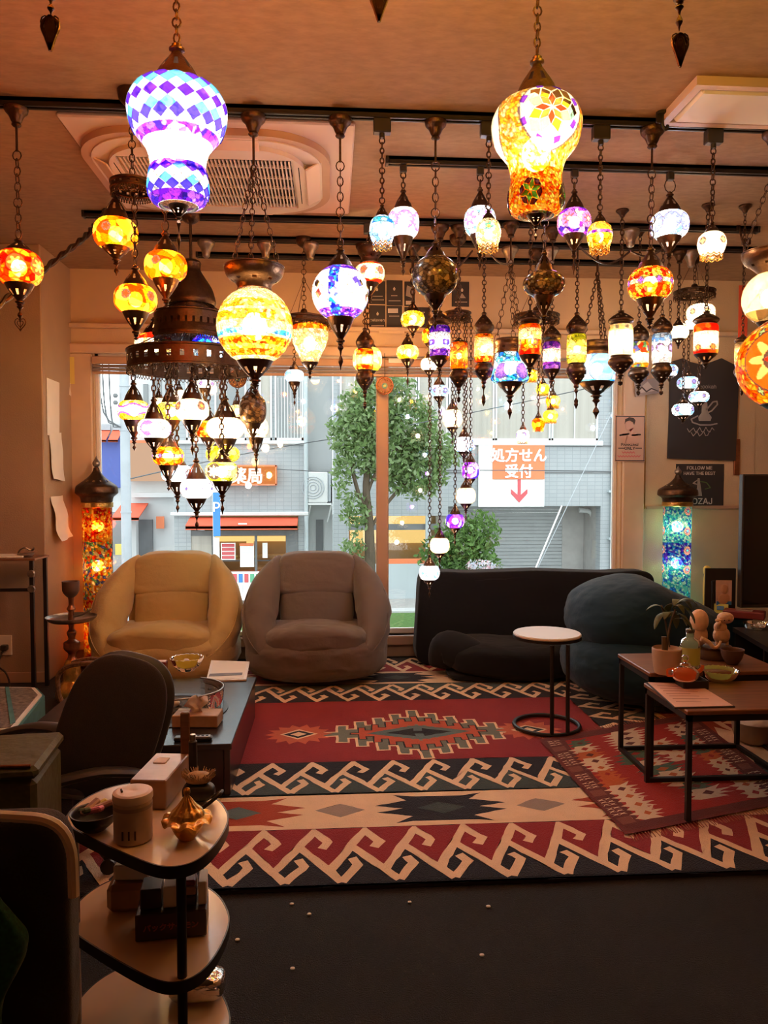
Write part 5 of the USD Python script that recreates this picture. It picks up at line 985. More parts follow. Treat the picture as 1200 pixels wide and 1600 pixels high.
def starband(L, h, x0, per, flip=0):
    out = [(sbox(0, 0, L, h), CR)]
    for k in range(-6, 10):
        c = x0 + k * per
        if -per < c < L + per:
            st = [];
            for sx in (-1, 1):
                st.append(Polygon([(0, -.36), (.24 * sx, -.36), (.48 * sx, -.42), (.30 * sx, -.24), (.64 * sx, -.10), (.38 * sx, 0), (.66 * sx, .10), (.32 * sx, .24), (.46 * sx, .42), (.22 * sx, .36), (0, .36)]).buffer(0))
            s = affinity.translate(affinity.scale(unary_union(st), per * .50, h, origin=(0, 0)), c, h / 2)
            out.append((s, NA if (k + flip) % 2 == 0 else RU)); dm = Polygon([(-.12, 0), (0, .2), (.12, 0), (0, -.2)])
            out.append((affinity.translate(affinity.scale(dm, per, h * .9, origin=(0, 0)), c, h / 2), GN if (k + flip) % 2 == 0 else TE)); out.append((affinity.translate(affinity.scale(dm, per * 1.05, h, origin=(0, 0)), c + per / 2, h / 2), GY))
    cl = sbox(0, 0, L, h); return [(g.intersection(cl), c) for g, c in out]
RX0, RX1, RY0, RY1 = -1.38, 2.19, 2.108, 4.86
W1, W2, W3 = .36, .27, .325
layers = [(sbox(RX0, RY0, RX1, RY1), RD)]
def side(mk, inset, wd, edge):
    """One border of the rug, mitred at the corners."""
    x0, x1, y0, y1 = RX0 + inset, RX1 - inset, RY0 + inset, RY1 - inset
    L = (x1 - x0) if edge in 'sn' else (y1 - y0); trap = Polygon([(0, 0), (L, 0), (L - wd, wd), (wd, wd)])
    for g, c in mk(L):
        g = g.intersection(trap)
        if g.is_empty: continue
        m = {'s': [1, 0, 0, 1, x0, y0], 'n': [1, 0, 0, -1, x0, y1], 'w': [0, 1, 1, 0, x0, y0], 'e': [0, -1, 1, 0, x1, y0]}[edge]
        layers.append((affinity.affine_transform(g, m), c))
for e in 'snwe':
    side(lambda L: meander(L, W1, .162, RD, NA), 0, W1, e)
    side(lambda L: starband(L, W2, .381 - (RX0 + W1) if e in 'sn' else L / 2, .70, 0 if e in 'sn' else 1), W1, W2, e)
    side(lambda L: meander(L, W3, .162, NA, GN), W1 + W2, W3, e)
def medallion(cx_, cy_):
    hw, hh, n, st = .41, .325, 9, .043; cols = []
    for k in range(-n, n + 1):
        q = 1 - abs(k) / (n + .6); tall = hh * (q * .78 + .20) if k % 2 == 0 else hh * (q * .78 - .04)
        if k % 2 and abs(k) == n - 1: tall = hh * .12
        w2 = st * (.42 if k % 2 == 0 else .62); cols.append(sbox(k * st - w2, -max(tall, .012), k * st + w2, max(tall, .012)))
    arm = sbox(-hw - .12, -.022, hw + .12, .022)
    s = unary_union(cols + [arm]); inner = affinity.scale(unary_union(cols), .74, .72, origin=(0, 0)); mid = affinity.scale(unary_union(cols), .42, .36, origin=(0, 0))
    core = unary_union([Polygon([(-.15, 0), (-.02, .055), (-.02, .02), (.02, .02), (.02, .055), (.15, 0), (.02, -.055), (.02, -.02), (-.02, -.02), (-.02, -.055)])])
    dia = Polygon([(-.24, 0), (0, .10), (.24, 0), (0, -.10)])
    return [(affinity.translate(g, cx_, cy_), c) for g, c in ((s.buffer(.012, join_style=2), CR), (s, (.17, .20, .17)), (inner.buffer(.006, join_style=2), NA), (inner, OR_), (mid, SG), (dia, TE), (core, NA))]
def small_motif(cx_, cy_):
    pts = []
    for k in range(28): a = k * 2 * np.pi / 28; r = 1 if k % 2 == 0 else .72; pts.append((.155 * r * math.cos(a), .135 * r * math.sin(a)))
    d = Polygon([(-.085, 0), (0, .07), (.085, 0), (0, -.07)])
    return [(affinity.translate(g, cx_, cy_), c) for g, c in ((Polygon(pts), (.62, .14, .07)), (d, CR), (affinity.scale(d, .8, .74), NA), (affinity.scale(d, .42, .42), CR))]
layers += medallion(.395, 3.40) + small_motif(-.145, 3.41) + small_motif(.90, 3.40)
def painted(layers, z_, wob=.004, fr=30, seed=1, seg=.03):
    """The layers, topmost last, as one sheet of coloured triangles that do not overlap."""
    V, Fc, C = [], [], []; above = None; n = 0
    for g, c in reversed(layers):
        vis = g if above is None else g.difference(above)
        above = g if above is None else above.union(g)
        for q in getattr(vis, 'geoms', [vis]):
            if q.geom_type != 'Polygon' or q.area < 2e-6: continue
            q = q.segmentize(seg).buffer(0)
            for q1 in getattr(q, 'geoms', [q]):
                if q1.area < 2e-6: continue
                try: v, f = trimesh.creation.triangulate_polygon(q1, engine='earcut')
                except AttributeError: continue
                if not len(f): continue
                V.append(v); Fc.append(f + n); n += len(v); C.append(np.tile(c, (len(v), 1)))
    v = np.vstack(V); s = np.column_stack([v * fr, np.zeros(len(v))])
    v = v + (np.column_stack([meshkit.noise(s, seed), meshkit.noise(s + 31, seed)]) - .5) * 2 * wob
    return trimesh.Trimesh(np.column_stack([v, np.full(len(v), z_)]), np.vstack(Fc), process=False), np.vstack(C)
m, c = painted(layers, .013)
rg = Thing('large_rug', 'large red and navy woven rug with hooked borders and a central medallion', 'rug', ((RX0 + RX1) / 2, (RY0 + RY1) / 2, 0))
rg.part('pile', m, 'rug_pile', False, c); rg.part('backing', bb(RX0 + .002, RX1 - .002, RY0 + .002, RY1 - .002, .0005, .0125, .002), 'rug_edge', False)
# small kilim
kA, kB, kC, kD = (np.array(q) for q in ((.905, 3.25), (1.74, 3.56), (1.66, 2.56), (.935, 2.345)))
def kmap(u, v): return (1 - u) * (1 - v) * kA + u * (1 - v) * kB + u * v * kC + (1 - u) * v * kD     # u from the left edge, v towards the camera
KR, KM, KC, KG, KO = (.40, .018, .014), (.13, .02, .02), (.80, .64, .46), (.07, .15, .10), (.58, .13, .03)
kl = [(sbox(0, 0, 1, 1), (.16, .02, .02)), (sbox(.015, .02, .985, .98), KM), (sbox(.13, .07, .87, .93), KR)]
for side_ in (0, 1):
    for k in range(11):
        v = .05 + k * .083; w = lambda u: u if not side_ else 1 - u
        if k % 3 != 1:
            for j in range(3):
                for i in range(2): kl.append((affinity.translate(affinity.scale(Polygon([(-.5, 0), (-.15, .2), (-.5, .5), (0, .3), (.5, .5), (.15, .2), (.5, 0), (0, .12)]).buffer(0), .042, .034, origin=(0, 0)), w(.050 + i * .036), v + j * .024), KC))
        else: kl.append((sbox(min(w(.035), w(.105)), v, max(w(.035), w(.105)), v + .055), (.22, .07, .05)))
rk = np.random.default_rng(9)
def tufts(u0, v0, u1, v1, n, s, both=True):
    for k in range(n):
        q = (k + .5) / n; u, v = u0 + (u1 - u0) * q, v0 + (v1 - v0) * q; col = (KC, KC, KG, KO, KC)[int(rk.integers(5))]; sx = s * rk.uniform(.8, 1.2)
        sh = Polygon([(-.5, -.5), (.1, -.42), (.75, -.62), (.35, -.22), (1.0, -.12), (.4, .06), (.95, .28), (.3, .26), (.6, .55), (-.5, .5), (-.9, .3), (-.55, .1), (-1.0, -.1), (-.55, -.2)]).buffer(0)
        kl.append((affinity.translate(affinity.scale(sh, sx, .088, origin=(0, 0)), u, v), col)); kl.append((affinity.translate(affinity.scale(Polygon([(-.4, 0), (0, .4), (.4, 0), (0, -.4)]), sx * .62, .046, origin=(0, 0)), u, v), (KO, KR, KM)[int(rk.integers(3))]))
tufts(.20, .10, .20, .92, 11, .085); tufts(.50, .08, .42, .45, 6, .13); tufts(.46, .45, .60, .85, 6, .13); tufts(.62, .25, .66, .5, 3, .11); tufts(.82, .10, .82, .92, 11, .08)
cl = sbox(0, 0, 1, 1); kl = [(g.intersection(cl), c) for g, c in kl]
m, c = painted(kl, .019, .004, 40, 2, .04); v = m.vertices; xy = np.array([kmap(a, b) for a, b in v[:, :2]]); bow = np.sin(np.pi * v[:, 1]) * .02
m.vertices = np.column_stack([xy[:, 0] - bow * (1 - v[:, 0]), xy[:, 1], .0185 + .002 * meshkit.noise(np.column_stack([xy * 7, 0 * bow]), 3)])
kr = Thing('small_kilim', 'small bright red kilim with jagged cream motifs under the nesting tables', 'rug', (1.3, 2.95, .014))
m.faces = m.faces[:, ::-1] if m.face_normals[:, 2].mean() < 0 else m.faces
kr.part('weave', m, 'rug_pile', False, c)
fr_ = [bar((*kmap(u, 0), .0165), (*(kmap(u, 0) + (.004 * math.sin(u * 90), .045)), .0145), .0018, 4) for u in np.linspace(.02, .98, 60)] + [bar((*kmap(u, 1), .0165), (*(kmap(u, 1) + (.004 * math.sin(u * 90), -.04)), .0145), .0018, 4) for u in np.linspace(.02, .98, 60)]
kr.part('fringe', J(*fr_), 'rug_fringe', kind='stuff')
# ------------------------------------------------------------------ ceiling fittings
plain('ac_plastic', (.66, .54, .45), .45); plain('ac_panel', (.64, .47, .38), .5)
ax0, ax1, ay0, ay1 = -1.02, .095, 2.86, 3.80; acx, acy = (ax0 + ax1) / 2 - .02, (ay0 + ay1) / 2
t = Thing('air_conditioner', 'square ceiling air conditioner with a slatted grille and round vanes', 'air conditioner', (acx, acy, CEIL - .075))
t.part('panel', bb(ax0 + .05, ax1, ay0, ay1, CEIL - .018, CEIL, .006), 'ac_panel')
ro = sbox(acx - .485, acy - .42, acx + .485, acy + .42).buffer(-.26).buffer(.26); ri = affinity.scale(ro, .80, .84)
t.part('casing', poly(affinity.scale(ro, .93, .93), CEIL - .05, CEIL - .018), 'ac_plastic', 30)
t.part('ring_vane', poly(ro.difference(affinity.scale(ro, .92, .92)), CEIL - .045, CEIL - .0185), 'frame_paint', 30)
t.part('face_plate', poly(ri.difference(sbox(acx - .33, acy - .25, acx + .33, acy + .25).buffer(.012)), CEIL - .068, CEIL - .05), 'ac_plastic', 30)
t.part('duct', bb(acx - .33, acx + .33, acy - .25, acy + .25, CEIL - .052, CEIL - .0505), 'dark_gap')
for k in range(44): x = acx - .325 + k * .0151; t.part('slat', bb(x - .0032, x + .0032, acy - .25, acy + .25, CEIL - .067, CEIL - .053), 'ac_plastic', False)
for k in range(4): y = acy - .17 + k * .11; t.part('cross_bar', bb(acx - .33, acx + .33, y - .006, y + .006, CEIL - .060, CEIL - .052), 'ac_plastic', False)
for s in (-1, 1): t.part('louvre', box((acx + s * .425, acy, CEIL - .055), (.09, .40, .008), .003, ry(s * -.5)), 'ac_panel')
for s in (-1, 1): t.part('louvre', box((acx, acy + s * .375, CEIL - .052), (.44, .07, .008), .003, rx(s * .5)), 'ac_panel')
for s in (-1, 1): t.part('seam', bb(acx + s * .36 - .002, acx + s * .36 + .002, acy - .2, acy + .2, CEIL - .0686, CEIL - .066), 'dark_gap')
lx0, lx1, ly0, ly1 = 1.19, 1.85, 2.47, 2.76
t = Thing('ceiling_light', 'unlit rectangular ceiling light panel in front of the first track, right', 'ceiling light', ((lx0 + lx1) / 2, (ly0 + ly1) / 2, CEIL - .035))
fr = sbox(lx0, ly0, lx1, ly1); t.part('frame', poly(fr.difference(fr.buffer(-.028, join_style=2)), CEIL - .03, CEIL), 'ac_panel', 30); t.part('diffuser', box(((lx0 + lx1) / 2, (ly0 + ly1) / 2, CEIL - .018), (lx1 - lx0 - .058, ly1 - ly0 - .058, .034), .016), 'white_paint')
c = P(1035, 165, 2.72); t = Thing('ceiling_hook', 'small dark hook bracket on the ceiling beside the ceiling light', 'hook', (c[0], c[1], CEIL - .07))
t.part('plate', cyl((c[0], c[1], CEIL - .005), .022, .01, 14), 'black_metal'); t.part('hook', tube(spline([(c[0], c[1], CEIL), (c[0], c[1], CEIL - .04), (c[0] + .014, c[1], CEIL - .062), (c[0] + .02, c[1], CEIL - .045)], 14), .006, 8), 'black_metal'); t.part('arm', box((c[0] - .012, c[1], CEIL - .022), (.02, .012, .035), .002), 'black_metal')
pts = [P(-40, 508, 3.0), P(0, 475, 3.06), P(70, 420, 3.2), P(140, 362, 3.45), (-1.09, 3.88, CEIL - .002)]
q = spline(pts, 90); a = np.linspace(0, 60, 90); off = np.stack([np.cos(a) * .007, 0 * a, np.sin(a) * .007], 1)
t = Thing('twisted_cord', 'dark twisted cord slung from the ceiling down to the left edge', 'cord', q[0]); t.part('strand', tube(q + off, .008, 6), 'black_plastic'); t.part('strand', tube(q - off, .008, 6), 'bronze')
c = P(1157, 360, 3.85); t = Thing('hanging_plug', 'dangling cable end with a connector right of the last white tulip lamp', 'cable', (c[0], 3.88, P(1157, 420, 3.88)[2]))
t.part('cable', tube(spline([(c[0], 3.88, 2.432), P(1153, 330, 3.88), P(1157, 365, 3.88), P(1165, 395, 3.88), P(1162, 412, 3.88)], 20), .006, 6), 'bronze'); t.part('connector', cyl(P(1155, 322, 3.88), .014, .06, 12, .003), 'black_plastic'); t.part('connector', box(P(1166, 378, 3.88), (.045, .02, .03), .004), 'bronze')
# ------------------------------------------------------------------ mosaic columns
def column_lamp(label, x, ytop, ycap, zbot, Y, w, spec, bulb, spots):
    c = P(x, (ytop + ycap) / 2, Y); X = c[0]; zc = P(x, ycap, Y)[2]; zt = P(x, ytop, Y)[2]; R = px(w, Y) / 2
    t = Thing('mosaic_column_lamp', label, 'column lamp', (X, Y, .004)); mv = lambda m: m.apply_translation((X, Y, 0))
    h = zc - zbot; g = lathe(spline([(R, h / 2), (R, 0), (R, -h / 2)], 200), 110); col = paint(g.vertices, R, h, spec, _lamp_rng); g.apply_transform(rz(spec.get('turn', 0)))
    t.part('glass_column', g.apply_translation((X, Y, zbot + h / 2)), 'mosaic_glass', True, col)
    for y in spots: t.part('bulb', trimesh.creation.icosphere(1, R * .42).apply_translation((X, Y, P(x, y, Y)[2])), bulb_mat(*bulb), True)
    t.part('stem', mv(bar((0, 0, .01), (0, 0, zc), .006, 6)), 'black_metal')
    t.part('foot', mv(lathe(spline([(0, .0), (R * 1.3, .0), (R * 1.3, .012), (R * 1.05, .025), (R * 1.05, max(zbot, .03) + .01)], 14), 32)), 'bronze'); H = zt - zc
    t.part('collar', mv(lathe([(R * 1.0, zc - .005), (R * 1.08, zc), (R * 1.08, zc + .10 * H), (R * .98, zc + .12 * H)], 32)), 'gold')
    t.part('dome', mv(lathe(spline([(R * 1.05, zc + .12 * H), (R * 1.10, zc + .22 * H), (R * 1.42, zc + .34 * H), (R * 1.38, zc + .46 * H), (R * .98, zc + .58 * H), (R * .55, zc + .70 * H), (R * .24, zc + .84 * H), (R * .16, zc + .92 * H), (0, zc + .93 * H)], 40), 36, lambda i, j: i in (21, 22) and j % 3 == 0)), 'bronze')
    t.part('finial', mv(lathe(spline([(0, zc + .92 * H), (R * .2, zc + .95 * H), (R * .26, zc + 1.02 * H), (R * .1, zc + 1.12 * H), (0, zc + 1.2 * H)], 12), 14)), 'pewter')
column_lamp('tall orange mosaic column lamp with a domed top in the left corner', 151, 725, 792, .04, 4.85, 44, dict(base='fire', chips=2600, joint=.05, bands=[(-.2, .55, 'mixed'), (-.45, -.3, 'mixed')]), (B4, 8), (822, 884, 985))
column_lamp('tall turquoise mosaic column lamp with a domed top behind the blue bean bag', 1059, 738, 790, .04, 4.80, 44, dict(base='aqua', chips=3600, joint=.05, bands=[(-1, .2, 'aqua'), (.2, .5, 'blue')], med=[(3, .055, .93, 8, (.1, .7, .9), (.15, .08, .35), (.6, .25, .2), .9), (3, .055, .66, 8, (.1, .7, .9), (.15, .08, .35), (.6, .25, .2), .9), (3, .055, .40, 8, (.1, .7, .9), (.15, .08, .35), (.6, .25, .2), .9), (3, .055, .14, 8, (.1, .7, .9), (.15, .08, .35), (.6, .25, .2), .9)]), ((1, .95, .5), 12), (823, 880, 960))
# ------------------------------------------------------------------ back wall, right: board, posters, shirt
wy = WY - .006
def wrect(x0, x1, y0, y1, d=.006, Y=None, bev=.001): return pr_(x0, x1, y0, y1, (Y or WY) - d, d, bev)
t = Thing('wall_board', 'tall clear wall board with brass edging behind the black shirt', 'wall board', P(1080, 793, wy))
t.part('sheet', wrect(1008, 1180, 520, 792, .004), 'wall_paint'); t.part('edge', wrect(1005, 1010, 520, 795, .012), 'gold'); t.part('edge', wrect(1010, 1180, 790, 795, .012), 'frame_paint'); t.part('edge', wrect(1149, 1153, 560, 690, .012), 'gold')
t.part('pipe', wrect(1148, 1156, 686, 742, .02), 'copper')
sh_ = Polygon([(1046, 566), (1066, 560), (1078, 566), (1094, 570), (1110, 566), (1126, 560), (1150, 572), (1153, 600), (1148, 720), (1042, 716), (1045, 640)])
def wallpoly(g, d, Y):
    pts = np.array(g.exterior.coords); w = [P(x, y, Y) for x, y in pts]; m = poly(Polygon([(q[0], q[2]) for q in w]).buffer(0), 0, d); m = rot_x90(m); m.apply_translation((0, Y, 0)); return m
t = Thing('t_shirt', 'black T-shirt with a pale hookah print pinned to the wall', 'shirt', P(1095, 718, WY - .02))
t.part('shirt', wallpoly(sh_, .012, WY - .014), 'black_card')
Yp = WY - .0262
def printed(g, m='grey_print', d=.0015): t.part('print', wallpoly(g, d, Yp), m, False)
printed(Polygon([(1097, 630), (1101, 622), (1105, 630), (1106, 644), (1112, 652), (1110, 658), (1092, 658), (1091, 652), (1096, 645)]))
for l in ([(1104, 640), (1114, 628), (1120, 627), (1121, 632), (1112, 642), (1105, 645)], [(1090, 650), (1080, 655), (1082, 660), (1094, 664), (1110, 664), (1120, 662)]): printed(LineString(l).buffer(1.1))
for y, x0, x1 in ((671, 1074, 1118), (677, 1080, 1112)):
    xs = np.arange(x0, x1, 3.2); printed(LineString([(x, y + 2.4 * math.sin(i * 1.9) + (2 if i % 3 else -1)) for i, x in enumerate(xs)]).buffer(.55))
t.part('print', text('hookah', px(6, WY), P(1106, 604, Yp), .0015), 'grey_print', False)
t = Thing('black_poster', 'small black poster under the shirt with white lettering', 'poster', P(1092, 791, WY - .01))
t.part('sheet', wrect(1056, 1131, 725, 792, .008), 'black_card')
for s, h_, x, y in (('FOLLOW ME', 5.2, 1093, 731), ('HAVE THE BEST', 5.0, 1093, 739.5), ('OZAJ', 9.5, 1097, 783)): t.part('lettering', text(s, px(h_, WY), P(x, y, WY - .008), .0015, True), 'pale_print', False)
for g, m_ in ((Polygon([(1090, 747), (1093, 747), (1095, 762), (1097, 775), (1086, 775), (1089, 762)]), 'grey_print'), (LineString([(1090, 750), (1083, 755), (1090, 757)]).buffer(.8), 'grey_print'), (LineString([(1094, 752), (1104, 754), (1110, 762), (1102, 764)]).buffer(.8), 'leaf_dark')): t.part('print', wallpoly(g, .0015, WY - .0082), m_, False)
t = Thing('parking_sign', 'tan sign reading parking only with a drawing of a person', 'sign', P(984, 720, WY - .04))
t.part('board', wrect(961, 1008, 649, 721, .006, WY - .036), 'sign_tan'); t.part('border', J(*[wrect(*q, .001, WY - .042, 0) for q in ((962, 1007, 650, 651), (962, 1007, 719, 720), (962, 963, 650, 720), (1006, 1007, 650, 720))]), 'ink', False)
yq = WY - .0425
for g, m_ in ((Polygon([(977, 655), (983, 652), (990, 653), (993, 657), (991, 664), (989, 660), (984, 657), (978, 659), (976, 663)]), 'ink'), (Polygon([(977, 660), (989, 661), (990, 668), (984, 675), (978, 670)]), 'skin_print'), (Polygon([(968, 682), (976, 676), (984, 678), (992, 675), (1000, 682), (996, 694), (975, 694)]), 'skin_print'), (LineString([(969, 680), (982, 678)]).buffer(1.3), 'ink'), (LineString([(988, 680), (1000, 679)]).buffer(1.3), 'ink'), (Polygon([(983, 671), (990, 669), (985, 675)]), 'arrow_red'), (LineString([(980, 681), (977, 692)]).buffer(.5), 'ink')): t.part('drawing', wallpoly(g, .001, yq), m_, False)
t.part('lettering', text('PARKING', px(4.6, WY), P(984, 694.5, yq), .001, True), 'ink', False); t.part('lettering', text('ONLY', px(4.6, WY), P(984, 700.5, yq), .001, True), 'ink', False)
t.part('arrow', J(wrect(966, 976, 699.6, 700.8, .001, yq, 0), wrect(993, 1003, 699.6, 700.8, .001, yq, 0)), 'ink', False)
for y, w_ in ((707, 12), (713, 19)): t.part('small_print', wallpoly(LineString([(984 - w_ + i * 2.2, y + (1.2 if i % 2 else -1.2)) for i in range(int(w_ * 2 / 2.2))]).buffer(.5), .001, yq), 'arrow_red', False)
t = Thing('hanging_picture', 'grey photo print tilted below the cylinder lamps at the window edge', 'picture', P(1012, 620, WY - .05))
t.part('print', wallpoly(Polygon([(990, 596), (1028, 590), (1030, 614), (993, 620)]), .006, WY - .045), 'grey_print'); t.part('drawing', wallpoly(Polygon([(1000, 606), (1012, 596), (1020, 606), (1028, 610), (994, 615)]), .001, WY - .0515), 'pale_print', False); t.part('drawing', wallpoly(LineString([(996, 612), (1003, 605), (1010, 612), (1018, 607), (1028, 611)]).buffer(1.0), .001, WY - .0527), 'ink', False)
t = Thing('red_streamer', 'long red paper strip hanging beside the large orange globe', 'streamer', P(1160, 552, 4.6)); t.part('strip', pr_(1154, 1168, 446, 552, 4.6, .004), 'streamer_red'); t.part('rail', tube([P(1161, 446, 4.602), (P(1161, 446, 4.602)[0], 4.602, CEIL)], .003, 5), 'black_metal')
# posters above the window
def poster(label, x0, x1, y0, y1, deco):
    t = Thing('menu_poster', label, 'poster', P((x0 + x1) / 2, y1, WY - .004)); t.part('sheet', wrect(x0, x1, y0, y1, .006), 'black_card')
    for g, m_ in deco: t.part('print', wallpoly(g, .001, WY - .0062), m_, False)
    return t
drop = lambda x, y: Polygon([(x, y - 3), (x + 2, y), (x + 1, y + 3), (x - 1, y + 3), (x - 2, y)]); ln = lambda x0, x1, y: sbox(x0, y - .8, x1, y + .8)
poster('black poster with a white drop, left of the upper pair above the window', 577, 602, 439, 475, [(drop(589, 452), 'pale_print'), (ln(581, 600, 468.5), 'grey_print'), (ln(583, 598, 463), 'grey_print')])
poster('black poster with a white drop, right of the upper pair above the window', 604, 629, 438, 477, [(drop(616, 451), 'pale_print'), (ln(607, 626, 470), 'grey_print'), (ln(611, 621, 462), 'grey_print')])
t = poster('black poster with pale lettering, left of the lower pair above the window', 577, 602, 477, 516, [(drop(590, 490), 'pale_print'), (ln(580, 600, 509), 'pale_print')]); t.part('lettering', text('celaven', px(4.6, WY), P(589.5, 500, WY - .0064), .001), 'pale_print', False)
poster('black poster with two pale labels, right of the lower pair above the window', 604, 628, 478, 517, [(sbox(606, 482, 622, 489), 'pale_print'), (sbox(606, 511, 627, 516.5), 'pale_print'), (ln(608, 624, 494), 'grey_print')])
poster('dark photo poster partly hidden by the unlit globe', 632, 648, 440, 478, [(Polygon([(636, 446), (646, 450), (645, 466), (634, 462)]), 'grey_print'), (sbox(634, 470, 645, 476), 'pale_print')])
poster('black poster alone at the right, above the violet blue cylinder lamp', 706, 733, 440, 479, [(drop(722, 453), 'pale_print'), (ln(711, 730, 472), 'grey_print'), (Polygon([(716, 466), (722, 458), (728, 466)]), 'grey_print')])
poster('dark wide card low behind the small gold globes', 632, 672, 480, 518, [(ln(640, 664, 488), 'grey_print')])
t = Thing('rail_label', 'narrow pale label on the boards over the window', 'label', P(620, 570, WY - .05)); t.part('plate', wrect(592, 632, 516, 521, .004, WY - .05), 'trim_paint')
single('lintel_label', 'small white printed label on the blind cassette by the mullion', 'label', wrect(607, 629, 560, 567, .003, WY - .055), 'paper')
# round charms on the window
def charm(label, x, y, r, Y):
    c = P(x, y, Y); t = Thing('round_charm', label, 'ornament', c - (0, 0, px(r, Y))); R = px(r, Y); f = rx(np.pi / 2)
    t.part('disc', cyl((0, 0, 0), R, .010, 32, .003).apply_transform(f).apply_translation(c), 'charm_brown')
    t.part('ring', tube(np.stack([R * .93 * np.cos(np.linspace(0, 6.283, 32, False)), 0 * np.linspace(0, 1, 32), R * .93 * np.sin(np.linspace(0, 6.283, 32, False))], 1) + c + (0, -.006, 0), R * .08, 6, True), 'copper')
    t.part('eye', cyl((0, 0, 0), R * .32, .014, 20).apply_transform(f).apply_translation(c), 'teal_glaze'); t.part('pupil', cyl((0, 0, 0), R * .14, .018, 16).apply_transform(f).apply_translation(c), 'card_yellow')
    for k in range(12): a = k * np.pi / 6; t.part('stud', blob(c + (R * .7 * math.cos(a), -.006, R * .7 * math.sin(a)), (R * .09,) * 3, 1, 1), 'gold')
    t.part('cord', bar(c + (0, 0, R), (c[0], Y, P(x, 552, Y)[2]), .002, 5), 'black_metal')
charm('round brown charm with a teal eye hanging on the mullion', 601, 603, 14, WY - .075)
charm('round brown charm hanging before the left pane beside the tiered chandelier', 371, 592, 14, WY - .08)
# ------------------------------------------------------------------ left side: pillar papers, console, hookah, chest
def sheet(label, pts, m, Y=None, X=None, curl=.0, name='paper_sheet'):
    """A pinned sheet: pixel corners on the pillar's side (plane x = X) or on a wall at depth Y, thin but solid and a little curled."""
    def at(x, y):
        d = ray(x, y)
        return CAM + d * (X - CAM[0]) / d[0] if X is not None else P(x, y, Y)
    c = [at(*q) for q in pts]; n = np.array([1.0, 0, 0]) if X is not None else np.array([0, -1.0, 0]); g = 9; V = []
    for lay in (0, 1):
        for v in np.linspace(0, 1, g):
            for u in np.linspace(0, 1, g):
                p = (1 - u) * (1 - v) * c[0] + u * (1 - v) * c[1] + u * v * c[2] + (1 - u) * v * c[3]
                V.append(p + n * (.002 + lay * .0012 + curl * (v ** 2 * .8 + .3 * math.sin(u * 3 + v * 4) ** 2)))
    f = []
    for lay in (0, 1):
        for i in range(g - 1):
            for j in range(g - 1):
                a, b, d, e = [lay * g * g + k for k in (i * g + j, i * g + j + 1, (i + 1) * g + j + 1, (i + 1) * g + j)]; f += [[a, b, d], [a, d, e]] if lay else [[a, d, b], [a, e, d]]
    single(name, label, 'paper', trimesh.Trimesh(np.array(V), np.array(f), process=False), m, True)
sheet('pale printed sheet highest on the pillar side', [(72, 590), (92, 598), (92, 680), (73, 680)], 'paper', X=PX)
sheet('crumpled white sheets in the middle of the pillar side', [(76, 678), (95, 676), (96, 752), (78, 748)], 'paper', X=PX, curl=.02)
sheet('large white sheet curling off the pillar side', [(78, 776), (97, 774), (99, 838), (80, 846)], 'paper', X=PX, curl=.06)
sheet('small yellow strip pinned at the left of the window frame', [(107, 558), (116, 558), (117, 600), (109, 600)], 'card_yellow', Y=WY - .036)
sheet('grey note with a folded corner pinned beside the window frame', [(101, 602), (110, 598), (113, 620), (103, 612)], 'paper', Y=WY - .04, curl=.02)
sheet('narrow taped note low beside the window frame', [(96, 690), (108, 696), (108, 772), (97, 770)], 'paper', Y=WY - .02, curl=.01)
cY2 = 4.25; cx1 = P(72, 1000, cY2)[0]; zt2_ = P(50, 870, cY2)[2]
t = Thing('console_shelf', 'narrow black metal console frame in front of the pillar at the left edge', 'console', (cx1 - .3, cY2, .005))
xr, xl_ = P(60, 900, cY2)[0], P(-60, 900, cY2)[0]
for x, y in ((xr, cY2 - .09), (xr, cY2 + .10), (xl_, cY2 - .09), (xl_, cY2 + .10)): t.part('leg', bb(x - .010, x + .010, y - .010, y + .010, .006, zt2_ - .012, .001), 'black_metal')
t.part('top', bb(xl_ - .02, xr + .02, cY2 - .10, cY2 + .11, zt2_ - .012, zt2_, .002), 'walnut'); zr = P(40, 918, cY2)[2]; t.part('rail', J(bb(xl_, xr, cY2 - .098, cY2 - .082, zr - .008, zr + .008)), 'black_metal')
for y in (893, 916): t.part('rosette', cyl((0, 0, 0), .020, .014, 16, .003).apply_transform(rx(np.pi / 2)).apply_translation((xr + .002, cY2 - .105, P(66, y, cY2)[2])), 'pewter')
for x0, x1, l in ((-6, 16, 'pale folded leaflet at the left end of the console'), (15, 38, 'second pale leaflet, middle of the console')):
    c = P((x0 + x1) / 2, 868, cY2); single('leaflet', l, 'leaflet', box((c[0], cY2, zt2_ + .006), (px(x1 - x0, cY2), .15, .010), .002, rz(.2)), 'paper')
c = P(40, 858, cY2); t = Thing('trinket', 'small crumpled metal trinket at the right end of the console', 'trinket', (c[0], cY2, zt2_ + .0005)); t.part('dish', lathe(spline([(0, .004), (.03, .001), (.045, .018), (.043, .020), (0, .008)], 12), 20, None, (c[0], cY2, zt2_)), 'pewter'); t.part('ribbon', tube(spline([(c[0] - .04, cY2, zt2_ + .02), (c[0], cY2 - .01, zt2_ + .05), (c[0] + .03, cY2, zt2_ + .035), (c[0] + .05, cY2 - .02, zt2_ + .05)], 20), .005, 6), 'pewter')
